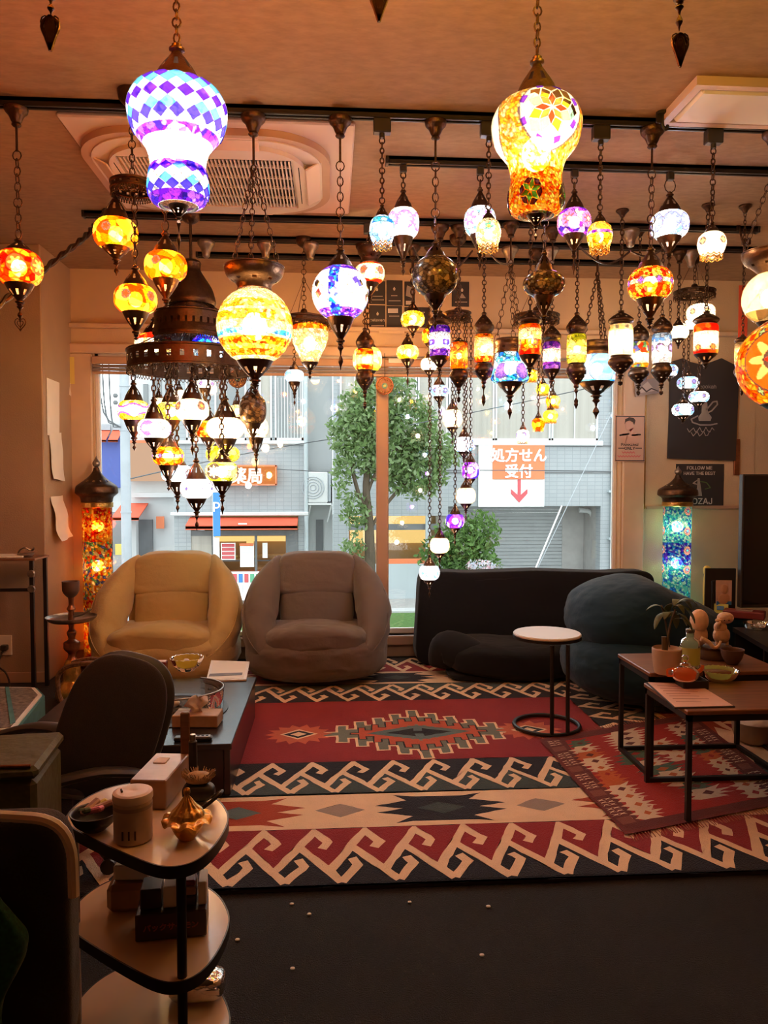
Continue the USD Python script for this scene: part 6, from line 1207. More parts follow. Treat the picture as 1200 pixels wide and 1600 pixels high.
o = P(9, 1008, 4.44); t = Thing('wall_socket', 'white wall socket with a dark plug low on the pillar', 'socket', (o[0], 4.445, o[2] - .04)); t.part('plate', box(o, (.07, .008, .115), .003), 'cream_plastic'); t.part('plug', box(o + (0, -.02, -.01), (.035, .035, .03), .004), 'black_plastic'); t.part('cord', tube(spline([o + (0, -.03, -.02), o + (-.02, -.06, -.10), P(8, 1050, 4.35), (P(12, 1062, 4.2)[0], 4.2, .012)], 16), .005, 6), 'black_plastic')
# hookah
hx, hy = P(112, 1000, 4.02)[0], 4.02; H_ = lambda y: P(112, y, hy)[2]
t = Thing('hookah', 'tall brass hookah with a clay bowl and round tray left of the yellow chair', 'hookah', (hx, hy, .014)); mv = lambda m: m.apply_translation((hx, hy, 0))
t.part('glass_base', mv(lathe(spline([(0, .015), (.075, .016), (.085, .04), (.07, .09), (.045, .12), (.04, H_(1040)), (.028, H_(1030))], 24), 28)), 'gold')
t.part('stem', mv(lathe(spline([(.03, H_(1032)), (.018, H_(1022)), (.040, H_(1012)), (.040, H_(1004)), (.016, H_(998)), (.024, H_(988)), (.013, H_(982)), (.016, H_(970)), (.014, H_(955)), (.022, H_(952)), (.012, H_(944)), (.016, H_(932))], 60), 20)), 'copper')
t.part('tray', mv(lathe(spline([(.012, H_(968)), (.09, H_(969)), (.122, H_(965)), (.126, H_(962)), (.120, H_(966)), (.09, H_(971)), (.012, H_(970))], 24), 40)), 'pewter')
t.part('bowl', mv(lathe(spline([(.012, H_(934)), (.028, H_(930)), (.042, H_(922)), (.043, H_(908)), (.040, H_(908)), (.03, H_(922)), (0, H_(926))], 20), 24)), 'clay_brown')
t.part('tongs', tube(spline([(hx + .02, hy - .03, H_(962)), (hx + .07, hy - .04, H_(958)), (hx + .11, hy - .03, H_(950))], 10), .005, 6), 'pewter')
t.part('hose', tube(spline([(hx + .02, hy - .05, H_(1032)), P(150, 1030, 3.9), P(190, 1042, 3.75), P(160, 1036, 3.7), P(110, 1040, 3.8), P(90, 1060, 3.85), P(92, 1085, 3.85), (P(100, 1098, 3.85)[0], 3.85, .04)], 50), .012, 8), 'hose_weave')
# folded carpet, chest
t = Thing('folded_carpet', 'folded ornate carpet with a teal edge lying at the left edge', 'carpet', (-1.42, 3.2, .016)); zz_ = .15
fc_ = Polygon([tuple(G(x, y, zz_)[:2]) for x, y in ((-90, 1070), (58, 1072), (70, 1084), (26, 1138), (-120, 1150))])
t.part('folds', poly(fc_, .02, zz_ - .01), 'teal_cloth'); t.part('face', poly(fc_.buffer(-.03, join_style=2), zz_ - .01, zz_), 'ornate_carpet'); t.part('stripe', poly(fc_.buffer(-.012, join_style=2).difference(fc_.buffer(-.03, join_style=2)), zz_ - .01, zz_ - .003), 'paper')
t.part('band', poly(Polygon([tuple(G(x, y, zz_)[:2]) for x, y in ((8, 1074), (14, 1074), (24, 1128), (16, 1132))]), zz_ - .004, zz_ + .003), 'teal_cloth')
c = P(46, 1200, 1.75); t = Thing('olive_box', 'olive green leather box at the left edge before the office chair', 'box', (c[0] - .12, 1.85, .006))
R_ = rz(.10); t.part('body', box((c[0] - .13, 1.86, (c[2] - .03) / 2 + .003), (.26, .24, c[2] - .036), .012, R_), 'olive_leather'); t.part('lid', box((c[0] - .13, 1.86, c[2] - .012), (.272, .252, .030), .010, R_), 'olive_leather')
t.part('trim', tube(spline([(c[0] - .27, 1.735, c[2] + .006), (c[0] - .10, 1.745, c[2] + .006), (c[0] + .002, 1.752, c[2] + .004)], 10), .004, 6), 'copper')
# ------------------------------------------------------------------ on the coffee table (top z = tz)
def ontab(x, y, z_=tz): return G(x, y, z_)
def bowl_thing(name, label, c, r, h, m, wavy_=0, lobes=14, cat='bowl'):
    pr = spline([(0, .004), (r * .42, .0), (r * .55, h * .12), (r * .82, h * .45), (r, h), (r * .96, h), (r * .77, h * .46), (r * .45, h * .12), (0, h * .09)], 40)
    g = lathe(pr, 56); a = np.arctan2(g.vertices[:, 1], g.vertices[:, 0]); k = (g.vertices[:, 2] / h) ** 2
    g.vertices[:, :2] *= (1 + wavy_ * np.cos(lobes * a) * k)[:, None]; g.vertices[:, 2] += wavy_ * h * .8 * np.cos(lobes * a) * k
    t = Thing(name, label, cat, c + (0, 0, .0005)); t.part('bowl', g.apply_translation(c + (0, 0, .001)), m, True); return t
t = bowl_thing('glass_bowl', 'yellow glass bowl of sweets at the far end of the coffee table', ontab(292, 1048), .082, .066, 'yellow_glass', .03, 18)
rs = np.random.default_rng(4)
for k in range(9): c = ontab(292, 1048) + np.array([rs.uniform(-.035, .035), rs.uniform(-.035, .035), .03 + rs.uniform(0, .015)]); t.part('sweet', blob(c, (.014, .011, .009), .8, 2), 'paper' if k % 3 else 'card_yellow', True)
c = ontab(252, 1052); t = Thing('small_red_box', 'small dark red box left of the yellow glass bowl', 'box', c + (0, 0, .0005)); t.part('body', box(c + (0, .0, .030), (.056, .05, .058), .002), 'red_box'); t.part('top_paper', box(c + (0, 0, .0605), (.045, .04, .003), .001), 'paper')
c = ontab(236, 1056); t = Thing('lighter', 'thin pink lighter with a paper straw lying left of the red box', 'lighter', c + (0, 0, .0005)); t.part('body', box(c + (0, 0, .005), (.07, .022, .009), .003, rz(.2)), 'pink_plastic'); t.part('straw', bar(c + (-.05, -.02, .004), c + (.06, .05, .004), .003, 6), 'paper')
mg = [ontab(322, 1066)[:2], ontab(385, 1064)[:2], ontab(390, 1036)[:2], ontab(330, 1034)[:2]]
t = Thing('menu_tray', 'white framed menu lying at the far right corner of the coffee table', 'menu', np.r_[np.mean(mg, 0), tz + .0005]); g = Polygon(mg); t.part('frame', poly(g, tz + .0007, tz + .008), 'white_paint'); t.part('page', poly(g.buffer(-.014, join_style=2), tz + .0081, tz + .0095), 'paper'); t.part('band', poly(Polygon([ontab(326, 1060)[:2], ontab(378, 1058)[:2], ontab(379, 1054)[:2], ontab(328, 1056)[:2]]), tz + .0096, tz + .0105), 'clay_brown')
# glass guard round the pit
pc = np.array([-.66, 3.17]); t = Thing('glass_guard', 'curved clear glass guard round the dark pit of the coffee table', 'glass guard', (*pc, tz + .0005)); an = np.linspace(-2.6, 1.1, 40); Rg = .215
xy_ = np.stack([pc[0] + Rg * np.cos(an), pc[1] + Rg * .82 * np.sin(an)], 1)
V = np.vstack([np.column_stack([xy_, np.full(40, tz + .001)]), np.column_stack([xy_, np.full(40, tz + .088)])]); xo = np.stack([pc[0] + (Rg + .005) * np.cos(an), pc[1] + (Rg + .005) * .82 * np.sin(an)], 1); V = np.vstack([V, np.column_stack([xo, np.full(40, tz + .001)]), np.column_stack([xo, np.full(40, tz + .088)])])
f = []
for i in range(39): f += [[i, i + 1, 41 + i], [i, 41 + i, 40 + i], [80 + i, 121 + i, 81 + i], [80 + i, 120 + i, 121 + i], [40 + i, 41 + i, 121 + i], [40 + i, 121 + i, 120 + i]]
t.part('pane', trimesh.Trimesh(V, np.array(f), process=False), 'clear_glass', True); t.part('top_rail', tube(np.column_stack([(xy_ + xo) / 2, np.full(40, tz + .091)]), .004, 6), 'pewter', True)
t.part('pit_ring', lathe([(.20, tz + .0012), (.235, tz + .0012), (.235, tz + .004), (.20, tz + .004), (.20, tz + .0012)], 48, None, (*pc, 0)), 'black_metal')
rs = np.random.default_rng(8); t.part('ash', J(lathe([(0, tz + .0014), (.2, tz + .0014)], 40, None, (*pc, 0)), *[blob((pc[0] + rs.uniform(-.15, .15), pc[1] + rs.uniform(-.1, .1), tz + .006), (.012, .010, .007), .8, 1) for _ in range(24)]), 'ash_grey', True, kind='stuff')
def tissue_sheet(c, W, H):
    g = 17; V, f = [], []
    for off in (0, .0012):
        for i in range(g):
            for j in range(g):
                u, v = j / (g - 1) * 2 - 1, i / (g - 1)
                V.append(c + np.array([u * W * (.22 + .34 * v) + .006 * math.sin(9 * v + 2 * u), .014 * math.sin(5 * u + 2.5 * v) * (.4 + v) + off, H * v * (1 - .42 * (u - .15) ** 2 - .12 * math.sin(4 * u + 1))]))
    for o_ in (0, g * g):
        for i in range(g - 1):
            for j in range(g - 1): a, b, d, e = (o_ + i * g + j, o_ + i * g + j + 1, o_ + (i + 1) * g + j + 1, o_ + (i + 1) * g + j); f += [[a, b, d], [a, d, e]] if not o_ else [[a, d, b], [a, e, d]]
    return trimesh.Trimesh(np.array(V), np.array(f), process=False)
c = ontab(307, 1135); t = Thing('tissue_box', 'open tissue box with a raised tissue on the coffee table', 'tissue box', c + (0, 0, .0005)); t.part('box', box(c + (0, .03, .024), (.175, .10, .046), .003, rz(-.08)), 'tissue_card')
def tiss(v): return v + np.stack([.012 * np.sin(v[:, 2] * 60), .012 * np.sin(v[:, 0] * 50 + v[:, 2] * 30), 0 * v[:, 0]], 1)
t.part('tissue', tissue_sheet(c + (-.005, .03, .047), .085, .066), 'tissue_paper', True)
c = ontab(302, 1157); t = Thing('remote_control', 'silver topped black remote lying before the tissue box', 'remote control', c + (0, 0, .0005)); t.part('body', box(c + (0, 0, .008), (.135, .032, .015), .004), 'black_plastic'); t.part('face', box(c + (.01, 0, .0162), (.10, .022, .002), .0005), 'pewter')
for k in range(6): t.part('button', box(c + (-.03 + .016 * k, 0, .0178), (.009, .010, .002), .0005), 'black_plastic')
c = ontab(258, 1108, tz); single('crumpled_tissue', 'crumpled white tissues left of the tissue box', 'tissue', blob(c + (0, 0, .022), (.06, .03, .021), .9, 4, tiss, .016, 5), 'tissue_paper', True)
# ------------------------------------------------------------------ on the corner shelf
def ontier(x, y, k=0): return G(x, y, oz - .2 * k + .001)
c = ontier(170, 1325); t = Thing('tin_canister', 'pale printed canister with a white lid on the corner shelf', 'canister', c + (.034, .034, .0005)); c = c + (.034, .034, 0); hc = .082; t.part('tin', cyl(c + (0, 0, hc / 2), .034, hc, 40, .002), 'tin_print'); t.part('lid', lathe(spline([(0, hc + .006), (.030, hc + .007), (.035, hc + .004), (.0355, hc - .008), (.034, hc - .009)], 14), 40, None, tuple(c)), 'cream_plastic'); t.part('tab', box(c + (-.018, -.006, hc + .009), (.003, .012, .004), .001, rz(.4)), 'clay_brown')
for k in range(3): t.part('lettering', box(c + (-.010 + .011 * k, -.0345, .020), (.003, .001, .016)), 'ink', False)
t.part('stripe', lathe([(.0343, .060), (.0346, .061), (.0346, .066), (.0343, .067)], 40, None, tuple(c)), 'grey_print')
c = ontier(140, 1308) + (.0, .03, 0); t = bowl_thing('snack_bowl', 'dark bowl heaped with wrapped snacks on the corner shelf', c, .044, .034, 'black_plastic')
for k, (dx, dy, m_) in enumerate(((-.016, -.004, 'leaf_dark'), (.004, -.012, 'pink_plastic'), (.018, 0, 'snack_wrap'), (0, .014, 'card_yellow'), (-.008, .004, 'snack_wrap'))): t.part('packet', box(c + (dx, dy, .038 + .004 * (k % 3)), (.042, .014, .010), .003, trimesh.transformations.concatenate_matrices(rz(.5 * k - 1), ry(-.35))), m_)
c = ontier(248, 1255) ; t = Thing('tissue_carton', 'closed brown tissue carton at the back of the corner shelf', 'tissue box', c + (0, .03, .0005)); t.part('carton', box(c + (-.005, .045, .030), (.072, .15, .058), .002, rz(-.12)), 'carton_brown'); t.part('seal', box(c + (-.01, .075, .0598), (.026, .03, .002), .0005, rz(-.12)), 'tissue_paper')
c = ontier(288, 1320) + (0, .025, 0); t = Thing('golden_sugar_bowl', 'ornate golden sugar bowl with a peaked lid on the corner shelf', 'sugar bowl', c + (0, 0, .0005))
t.part('bowl', lathe(spline([(.014, .0), (.016, .003), (.022, .012), (.031, .030), (.033, .034), (.029, .032), (0, .02)], 24), 36, None, tuple(c)), 'gold')
g = lathe(spline([(.046, .034), (.040, .038), (.033, .040), (.028, .048), (.018, .058), (.009, .070), (.004, .078), (.006, .082), (.006, .087), (0, .091)], 40), 60); a = np.arctan2(g.vertices[:, 1], g.vertices[:, 0]); rr_ = np.hypot(g.vertices[:, 0], g.vertices[:, 1]); g.vertices[:, 2] += .004 * np.cos(9 * a) * np.clip((rr_ - .03) / .015, 0, 1) + .0012 * np.cos(12 * a) * (rr_ < .03); t.part('lid', g.apply_translation(c + (0, .004, 0)), 'gold', True)
c = ontier(325, 1285) ; t = Thing('serving_scoop', 'dark handled scoop behind the golden sugar bowl', 'scoop', c + (0, .0, .0005)); t.part('head', bb(c[0] - .05, c[0] - .005, c[1] - .01, c[1] + .03, c[2] + .001, c[2] + .02, .006), 'black_plastic'); t.part('handle', tube(spline([c + (-.02, 0, .02), c + (.0, .0, .035), c + (.022, .012, .050), c + (.024, .024, .050), c + (.004, .022, .038)], 24), .0035, 8), 'black_metal')
c = ontier(308, 1258) + (0, .02, 0); t = Thing('bristle_brush', 'round bristle brush with a black base behind the sugar bowl', 'brush', c + (0, 0, .0005)); t.part('base', blob(c + (0, 0, .020), (.033, .024, .019), .8, 3), 'black_plastic', True)
rs = np.random.default_rng(2); b_ = [bar(c + (0.0, 0, .03), c + (.034 * math.cos(a), .022 * math.sin(a), .052 + .012 * rs.uniform()), .0011, 4) for a in rs.uniform(0, 6.283, 110)]; t.part('bristles', J(*b_), 'bristle', kind='stuff'); t.part('cover', blob(c + (0, 0, .047), (.027, .018, .012), .9, 3, None, .004, 1), 'bristle', True)
c = ontier(298, 1238) + (0, .03, 0); t = Thing('slim_bottle', 'slim dark bottle with a pale cap at the back of the corner shelf', 'bottle', c + (0, 0, .0005)); t.part('body', cyl(c + (0, 0, .05), .009, .10, 16, .003), 'black_plastic'); t.part('cap', cyl(c + (0, 0, .106), .006, .012, 14), 'pewter')
c = ontier(284, 1232) + (0, .045, 0); single('wooden_rod', 'flat dark wooden stick beside the slim dark bottle', 'stick', box(c + (0, 0, .075), (.020, .008, .148), .003), 'walnut')
# second tier
c = ontier(230, 1470, 1); t = Thing('dark_carton', 'dark box with reddish Japanese lettering on the middle board', 'box', c + (.035, .03, .0005)); bc_ = c + (.040, .035, .026); t.part('box', box(bc_, (.128, .070, .050), .002, rz(.10)), 'dark_carton'); lt = text('パックサーモン', .0125, (0, 0, 0), .0008, cjk=True); lt.apply_transform(rz(.10)); lt.apply_translation(bc_ + (.0035, -.0356, 0)); t.part('lettering', lt, 'brick_ink', False)
for i, (dx, w_, h_, m_, l) in enumerate(((-.038, .040, .038, 'dark_carton', 'small dark carton, left on the dark lettered box'), (-.004, .026, .040, 'tissue_paper', 'pale green packet standing on the dark lettered box'), (.028, .034, .018, 'dark_carton', 'thin dark carton lying right on the lettered box'), (.055, .018, .044, 'white_paint', 'white carton at the right end of the lettered box'))):
    single('small_carton', l, 'carton', box(bc_ + (dx, .004 + dx * .1, .0265 + h_ / 2), (w_ - .002, .05, h_), .002, rz(.10)), m_)
single('small_carton', 'brown speckled carton lying on the thin dark one', 'carton', box(bc_ + (.028, .007, .0455 + .009), (.031, .05, .016), .002, rz(.10)), 'carton_brown'); single('small_carton', 'crimson topped carton uppermost beside the white one', 'carton', box(bc_ + (.027, .007, .0635 + .006), (.031, .05, .011), .002, rz(.10)), 'red_box')
c = ontier(185, 1440, 1); t = Thing('paper_parcel', 'pale paper parcel on a brown wrapped stack, left on the middle board', 'parcel', c + (0, .06, .0005)); t.part('stack', box(c + (.01, .075, .028), (.085, .10, .054), .010, rz(.05)), 'carton_brown'); t.part('parcel', box(c + (.016, .085, .072), (.070, .085, .030), .003, rz(-.05)), 'paper')
c = ontier(300, 1575, 2); t = Thing('foil_packet', 'glossy silver foil packet on the lowest board', 'packet', c + (0, .02, .0005)); t.part('packet', blob(c + (.005, .035, .026), (.055, .036, .024), .55, 4, None, .006, 9), 'foil', True); t.part('crimp', box(c + (.005, .0, .030), (.10, .004, .012), .001), 'foil')
# ------------------------------------------------------------------ on the nesting tables
n1 = .392; n2 = .425
q_ = [G(x, y, n1)[:2] for x, y in ((1012, 1068), (1092, 1072), (1146, 1105), (1055, 1107))]; g = Polygon(q_)
t = Thing('menu_sheet', 'pink printed menu lying on the nearer nesting table', 'menu', np.r_[np.mean(q_, 0), n1 + .0006]); t.part('cover', poly(g.buffer(.004, join_style=2), n1 + .0007, n1 + .004), 'black_card'); t.part('page', poly(g, n1 + .0041, n1 + .0055), 'menu_pink')
for k in range(7):
    v = .15 + .11 * k; a, b = np.array(q_[0]) * (1 - v) + np.array(q_[3]) * v, np.array(q_[1]) * (1 - v) + np.array(q_[2]) * v
    t.part('line_of_print', poly(LineString([a + (b - a) * .12, a + (b - a) * (.55 + .3 * ((k * 7) % 3) / 3)]).buffer(.0016), n1 + .0056, n1 + .0061), 'menu_ink', False)
c = G(1047, 1056, n2); t = Thing('potted_plant', 'drooping leafy plant in a tan pot on the rear nesting table', 'potted plant', c + (0, .03, .0005)); c = c + (0, .03, 0)
t.part('pot', lathe(spline([(0, .001), (.040, .001), (.043, .004), (.054, .098), (.051, .099), (.047, .085), (0, .083)], 24), 32, None, tuple(c)), 'pot_tan'); t.part('stem', J(tube([c + (-.01, 0, .08), c + (-.012, 0, .14)], .010, 8), tube(spline([c + (0, 0, .08), c + (.01, .0, .18), c + (.035, .01, .24)], 14), .004, 6), tube(spline([c + (.01, 0, .1), c + (0, .02, .2), c + (-.015, .02, .255)], 14), .0035, 6)), 'bark')
rs = np.random.default_rng(12)
for k in range(15):
    a = rs.uniform(0, 6.283); b0_ = c + (.02 + .02 * math.cos(a), .01, .235 + rs.uniform(-.03, .03)); e = b0_ + np.array([.075 * math.cos(a), .05 * math.sin(a), rs.uniform(-.09, .01)]); p = spline([b0_, (b0_ + e) / 2 + (0, 0, .022), e], 9); qq = np.linspace(0, 1, 9)
    t.part('leaf', tube(p, 0, 6, flat=(.0015 + 0 * qq, .002 + .014 * np.sin(np.pi * qq) ** .7, (0, 0, 1))), 'plant_leaf', True)
c = G(1087, 1050, n2) + (0, .05, 0); t = Thing('labelled_bottle', 'squat clear bottle with a yellow-green label on the rear nesting table', 'bottle', c + (0, 0, .0005)); t.part('glass', lathe(spline([(0, .001), (.034, .001), (.037, .008), (.037, .09), (.033, .11), (.016, .125), (.015, .14), (.013, .14)], 30), 32, None, tuple(c)), 'bottle_glass'); t.part('label', lathe([(.0373, .02), (.0377, .021), (.0377, .085), (.0373, .086)], 32, None, tuple(c)), 'card_yellow_green'); t.part('cap', cyl(c + (0, 0, .147), .017, .016, 20, .003), 'pewter')
c = G(1074, 1066, n2) + (0, .0, 0); t = Thing('orange_teapot', 'round orange glass teapot in front of the bottle', 'teapot', c + (0, .02, .0005)); c = c + (0, .02, 0); t.part('body', lathe(spline([(0, .001), (.028, .001), (.046, .016), (.048, .034), (.034, .052), (.018, .058)], 30), 36, None, tuple(c)), 'orange_glass'); t.part('lid', lathe(spline([(.020, .057), (.016, .066), (.006, .069), (.012, .078), (.013, .086), (.006, .094), (0, .095)], 24), 24, None, tuple(c)), 'clear_glass'); t.part('spout', tube(spline([c + (.04, 0, .03), c + (.06, 0, .04), c + (.066, 0, .056)], 10), np.linspace(.009, .005, 10), 10), 'orange_glass'); t.part('handle', tube(spline([c + (-.04, 0, .045), c + (-.066, 0, .04), c + (-.064, 0, .02), c + (-.045, 0, .018)], 14), .004, 8), 'orange_glass')
c = G(1088, 1076, n2); c[2] = n1; c = G(1082, 1077, n1) + (.01, .0, 0); t = Thing('black_dish', 'small black square dish behind the pink menu', 'dish', c + (0, .02, .0005)); fr = sbox(-.042, -.03, .042, .03).buffer(.006); t.part('wall', poly(fr.difference(fr.buffer(-.005)), n1 + .001, n1 + .032).apply_translation((c[0], c[1] + .026, 0)), 'black_plastic'); t.part('bottom', poly(fr.buffer(-.004), n1 + .001, n1 + .004).apply_translation((c[0], c[1] + .026, 0)), 'black_plastic')
bowl_thing('fluted_bowl', 'fluted green glass bowl on the nearer nesting table', G(1133, 1070, n1) + (0, .045, 0), .072, .046, 'green_glass', .035, 22)
c = G(1148, 1040, n2) + (0, .02, 0); bowl_thing('brown_pot', 'dark round pot behind the green glass bowl', c, .045, .06, 'clay_brown', cat='pot')
# two pale carved figures on the stand behind
def figure(label, x, ytop, ybot, Y, turn, pose):
    b = P(x, ybot, Y); tp = P(x, ytop, Y); k = tp[2] - b[2]; t = Thing('pale_figurine', label, 'figurine', b)
    if pose == 'bust': m = J(blob(b + (0, 0, .30 * k), (.26 * k, .20 * k, .30 * k), .9, 4), blob(b + (.0, -.01, .70 * k), (.24 * k, .23 * k, .31 * k), .95, 4), blob(b + (.05 * k, -.20 * k, .62 * k), (.05 * k, .07 * k, .09 * k), .9, 3))
    else: m = J(blob(b + (-.02 * k, 0, .32 * k), (.25 * k, .17 * k, .24 * k), .9, 4), blob(b + (-.06 * k, 0, .55 * k), (.19 * k, .15 * k, .18 * k), .9, 4), blob(b + (.08 * k, -.02 * k, .84 * k), (.24 * k, .20 * k, .17 * k), .95, 4), blob(b + (-.16 * k, -.08 * k, .78 * k), (.10 * k, .08 * k, .06 * k), .9, 3), tube(spline([b + (-.16 * k, -.1 * k, .55 * k), b + (-.22 * k, -.16 * k, .66 * k), b + (-.14 * k, -.18 * k, .74 * k)], 12), .045 * k, 8), blob(b + (.14 * k, 0, .08 * k), (.06 * k, .06 * k, .12 * k), .8, 3), blob(b + (-.14 * k, 0, .08 * k), (.06 * k, .06 * k, .12 * k), .8, 3))
    t.part('body', m, 'pale_clay', True)
    for s in (-1, 1): t.part('eye', blob(b + ((.08 if pose == 'bust' else .02) * k + s * .07 * k, -.215 * k, .80 * k), (.022 * k, .015 * k, .02 * k), 1, 2), 'ink', True)
    return t
st = P(1110, 1018, 3.3); t = Thing('display_jar', 'dark jar filled with twigs on which the pale figures stand', 'jar', (P(1112, 1030, 3.0)[0], 3.0, n2 + .0005)); jc = np.array([P(1112, 1030, 3.0)[0], 3.0, n2]); ztop = P(1112, 1008, 3.0)[2]
t.part('jar', lathe(spline([(0, .001), (.06, .001), (.066, .02), (.064, ztop - n2 - .01), (.075, ztop - n2), (0, ztop - n2)], 24), 32, None, tuple(jc)), 'clay_brown')
figure('pale rounded bust figure left of the pair on the dark jar', 1090, 952, 1009, 3.0, 0, 'bust'); figure('pale bent figure with a raised hand, right of the pair on the dark jar', 1128, 957, 1009, 3.0, 0, 'bent')
p = spline([P(1095, 998, 2.95), P(1108, 1004, 2.94), P(1116, 1012, 2.93), P(1126, 1002, 2.95)], 16); single('pale_twig', 'forked pale twig leaning before the figures', 'twig', tube(p, np.linspace(.010, .005, 16), 8), 'pale_clay', True)
# ------------------------------------------------------------------ television corner
t = Thing('tv_stand', 'dark low television stand at the right edge', 'cabinet', (2.5, 3.75, .0135)); tvz = .42
a_, b_2 = G(1150, 983, tvz)[:2], G(1229, 1028, tvz)[:2]; dirn = (b_2 - a_) / np.linalg.norm(b_2 - a_); nrm = np.array([-dirn[1], dirn[0]]); nrm = nrm if nrm[0] > 0 else -nrm
def quad(l0, l1, d0, d1): return Polygon([a_ + dirn * l0 + nrm * d0, a_ + dirn * l1 + nrm * d0, a_ + dirn * l1 + nrm * d1, a_ + dirn * l0 + nrm * d1])
t.part('top', poly(quad(-.05, .95, 0, .55), tvz - .022, tvz), 'table_black'); t.part('side', poly(quad(-.05, -.03, .01, .54), .014, tvz - .022), 'table_black'); t.part('side', poly(quad(.93, .95, .01, .54), .014, tvz - .022), 'table_black'); t.part('back', poly(quad(-.03, .93, .52, .54), .014, tvz - .022), 'dark_gap'); t.part('shelf', poly(quad(-.03, .93, .02, .52), .20, .218), 'table_black'); t.part('bottom', poly(quad(-.03, .93, .01, .52), .014, .034), 'table_black'); t.part('divider', poly(quad(.30, .32, .02, .52), .218, tvz - .022), 'table_black')
t = Thing('television', 'large switched off television at the right edge', 'television', (2.6, 3.95, tvz + .0005)); zb_, zt_v = P(1156, 950, 3.95)[2], P(1165, 741, 3.95)[2]; xlv = P(1159, 850, 3.95)[0]
t.part('panel', box((xlv + .46, 3.97, (zb_ + zt_v) / 2), (.92, .04, zt_v - zb_), .004, None), 'black_plastic'); t.part('screen', box((xlv + .46, 3.9485, (zb_ + zt_v) / 2 + .004), (.90, .003, zt_v - zb_ - .03)), 'screen_black', False); t.part('stand', J(box((xlv + .40, 4.0, tvz + .008), (.34, .16, .012), .003), box((xlv + .40, 4.0, (tvz + zb_) / 2 + .03), (.06, .04, zb_ - tvz + .06), .003)), 'black_plastic')
t = Thing('side_rack', 'small dark rack between the turquoise column and the television', 'rack', (2.13, 4.10, .005)); rx0, rx1 = P(1097, 950, 4.1)[0], P(1152, 950, 4.1)[0]
t.part('top', bb(rx0, rx1, 3.94, 4.26, tvz - .018, tvz, .002), 'table_black'); t.part('side', bb(rx0, rx0 + .018, 3.94, 4.26, .006, tvz - .018), 'table_black'); t.part('side', bb(rx1 - .018, rx1, 3.94, 4.26, .006, tvz - .018), 'table_black'); t.part('shelf', bb(rx0 + .018, rx1 - .018, 3.95, 4.25, .2, .218), 'table_black'); t.part('post', bar((rx0 - .012, 3.96, .006), (rx0 - .012, 3.96, P(1092, 908, 3.96)[2]), .008, 8), 'black_metal')
c = np.array([P(1133, 950, 4.02)[0], 4.02, tvz]); t = Thing('photo_frame', 'black framed picture with a pink portrait card left of the television', 'picture frame', c + (0, 0, .0005)); R_ = rz(-.12)
t.part('frame', box(c + (-.02, .02, .125), (.165, .012, .245), .003, R_), 'black_plastic'); t.part('card', box(c + (-.005, .008, .115), (.085, .004, .135), .001, R_), 'menu_pink'); t.part('portrait', J(blob(c + (-.004, .004, .135), (.020, .004, .026), .95, 3), blob(c + (-.004, .004, .080), (.034, .004, .028), .8, 3)), 'skin_print', True); t.part('caption', box(c + (-.005, .0045, .058), (.08, .003, .02), .0005, R_), 'poster_blue')
c = np.array([P(1104, 935, 4.12)[0], 4.12, tvz]); t = Thing('yellow_figure', 'small yellow toy standing left of the framed picture', 'toy', c + (0, 0, .0005)); t.part('body', J(blob(c + (0, 0, .11), (.020, .016, .11), .7, 3), blob(c + (0, 0, .225), (.020, .018, .028), .8, 3)), 'card_yellow', True); t.part('eye', blob(c + (.004, -.018, .228), (.005, .004, .005), 1, 2), 'ink', True)
c = G(1126, 960, tvz); t = Thing('yellow_card', 'yellow-green card leaning at the left end of the television stand', 'card', c + (0, 0, .0005)); t.part('card', box(c + (.0, .01, .030), (.085, .004, .055), .001, trimesh.transformations.concatenate_matrices(rz(-.5), rx(-.5))), 'card_yellow_green'); t.part('badge', box(c + (.0, .004, .034), (.035, .003, .022), .0005, trimesh.transformations.concatenate_matrices(rz(-.5), rx(-.5))), 'poster_blue')
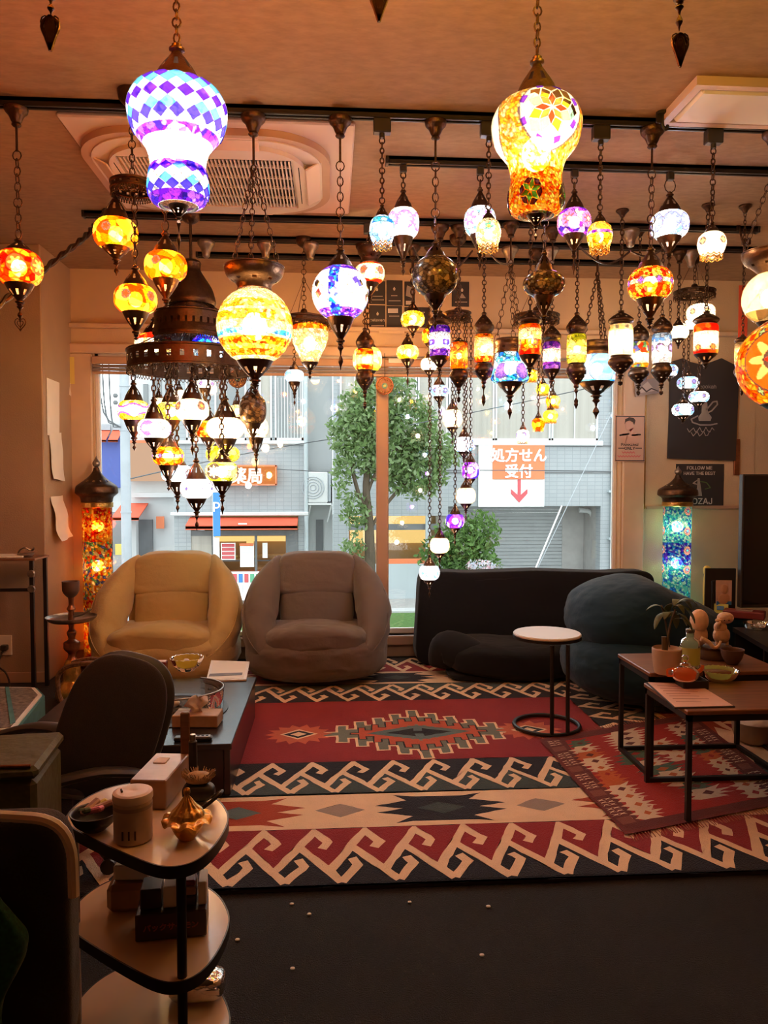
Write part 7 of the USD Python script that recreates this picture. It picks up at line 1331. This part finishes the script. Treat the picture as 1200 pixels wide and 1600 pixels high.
c = G(1182, 985, tvz); t = Thing('glass_ashtray', 'shiny clear ashtray on the television stand', 'ashtray', c + (.03, .04, .0005)); c = c + (.03, .04, 0); t.part('dish', lathe(spline([(0, .002), (.055, .001), (.068, .03), (.060, .03), (.045, .012), (0, .010)], 20), 28, None, tuple(c)), 'clear_glass'); t.part('butts', J(bar(c + (-.02, 0, .016), c + (.03, .01, .022), .005, 6), bar(c + (0, -.02, .016), c + (.02, .03, .022), .005, 6)), 'paper')
c = G(1165, 968, tvz) + (.02, .05, 0); t = Thing('game_box', 'dark red flat box at the foot of the television', 'box', c + (0, 0, .0005)); t.part('box', box(c + (0, 0, .02), (.20, .10, .038), .004, rz(-.6)), 'red_box'); t.part('label', box(c + (-.0, -.0, .0395), (.08, .05, .002), .0005, rz(-.6)), 'grey_print')
c = G(1182, 1130, .06); t = Thing('basket', 'pale round basket on the rug under the right tables', 'basket', (1.83, 3.17, .016)); t.part('bowl', lathe(spline([(0, .002), (.06, .001), (.085, .04), (.09, .09), (.086, .09), (.08, .04), (0, .008)], 20), 30, None, (1.83, 3.17, .016)), 'pot_tan'); t.part('cloth', blob((1.83, 3.17, .095), (.075, .07, .03), .9, 4, None, .015, 4), 'tissue_paper', True)
cb_ = Thing('floor_cable', 'dark cable curling over the rug under the right tables', 'cable', (1.8, 2.9, .016)); cb_.part('cable', tube(spline([(2.1, 3.3, .022), (1.85, 3.15, .022), (1.82, 2.98, .022), (1.95, 2.85, .022), (2.1, 2.8, .022)], 30), .006, 6), 'black_plastic')
rs = np.random.default_rng(20)
for i, (x, y) in enumerate(((640, 1411), (456, 1414), (483, 1430), (763, 1418), (457, 1515), (753, 1494), (371, 1470))):
    c = G(x, y, 0); single('paper_crumb', ('white crumb on the dark carpet just before the rug, middle', 'pale crumb nearest the rug at the left of the bare carpet', 'second pale crumb left on the carpet, a little nearer', 'white crumb on the carpet under the rug edge, right of the middle', 'white crumb in the middle of the bare carpet, left', 'white crumb at the right of the bare carpet', 'white crumb on the carpet right beside the shelf edge')[i], 'crumb', blob(c + (0, 0, .003), (.006, .005, .0025), .8, 2, None, .001, i), 'paper', True)
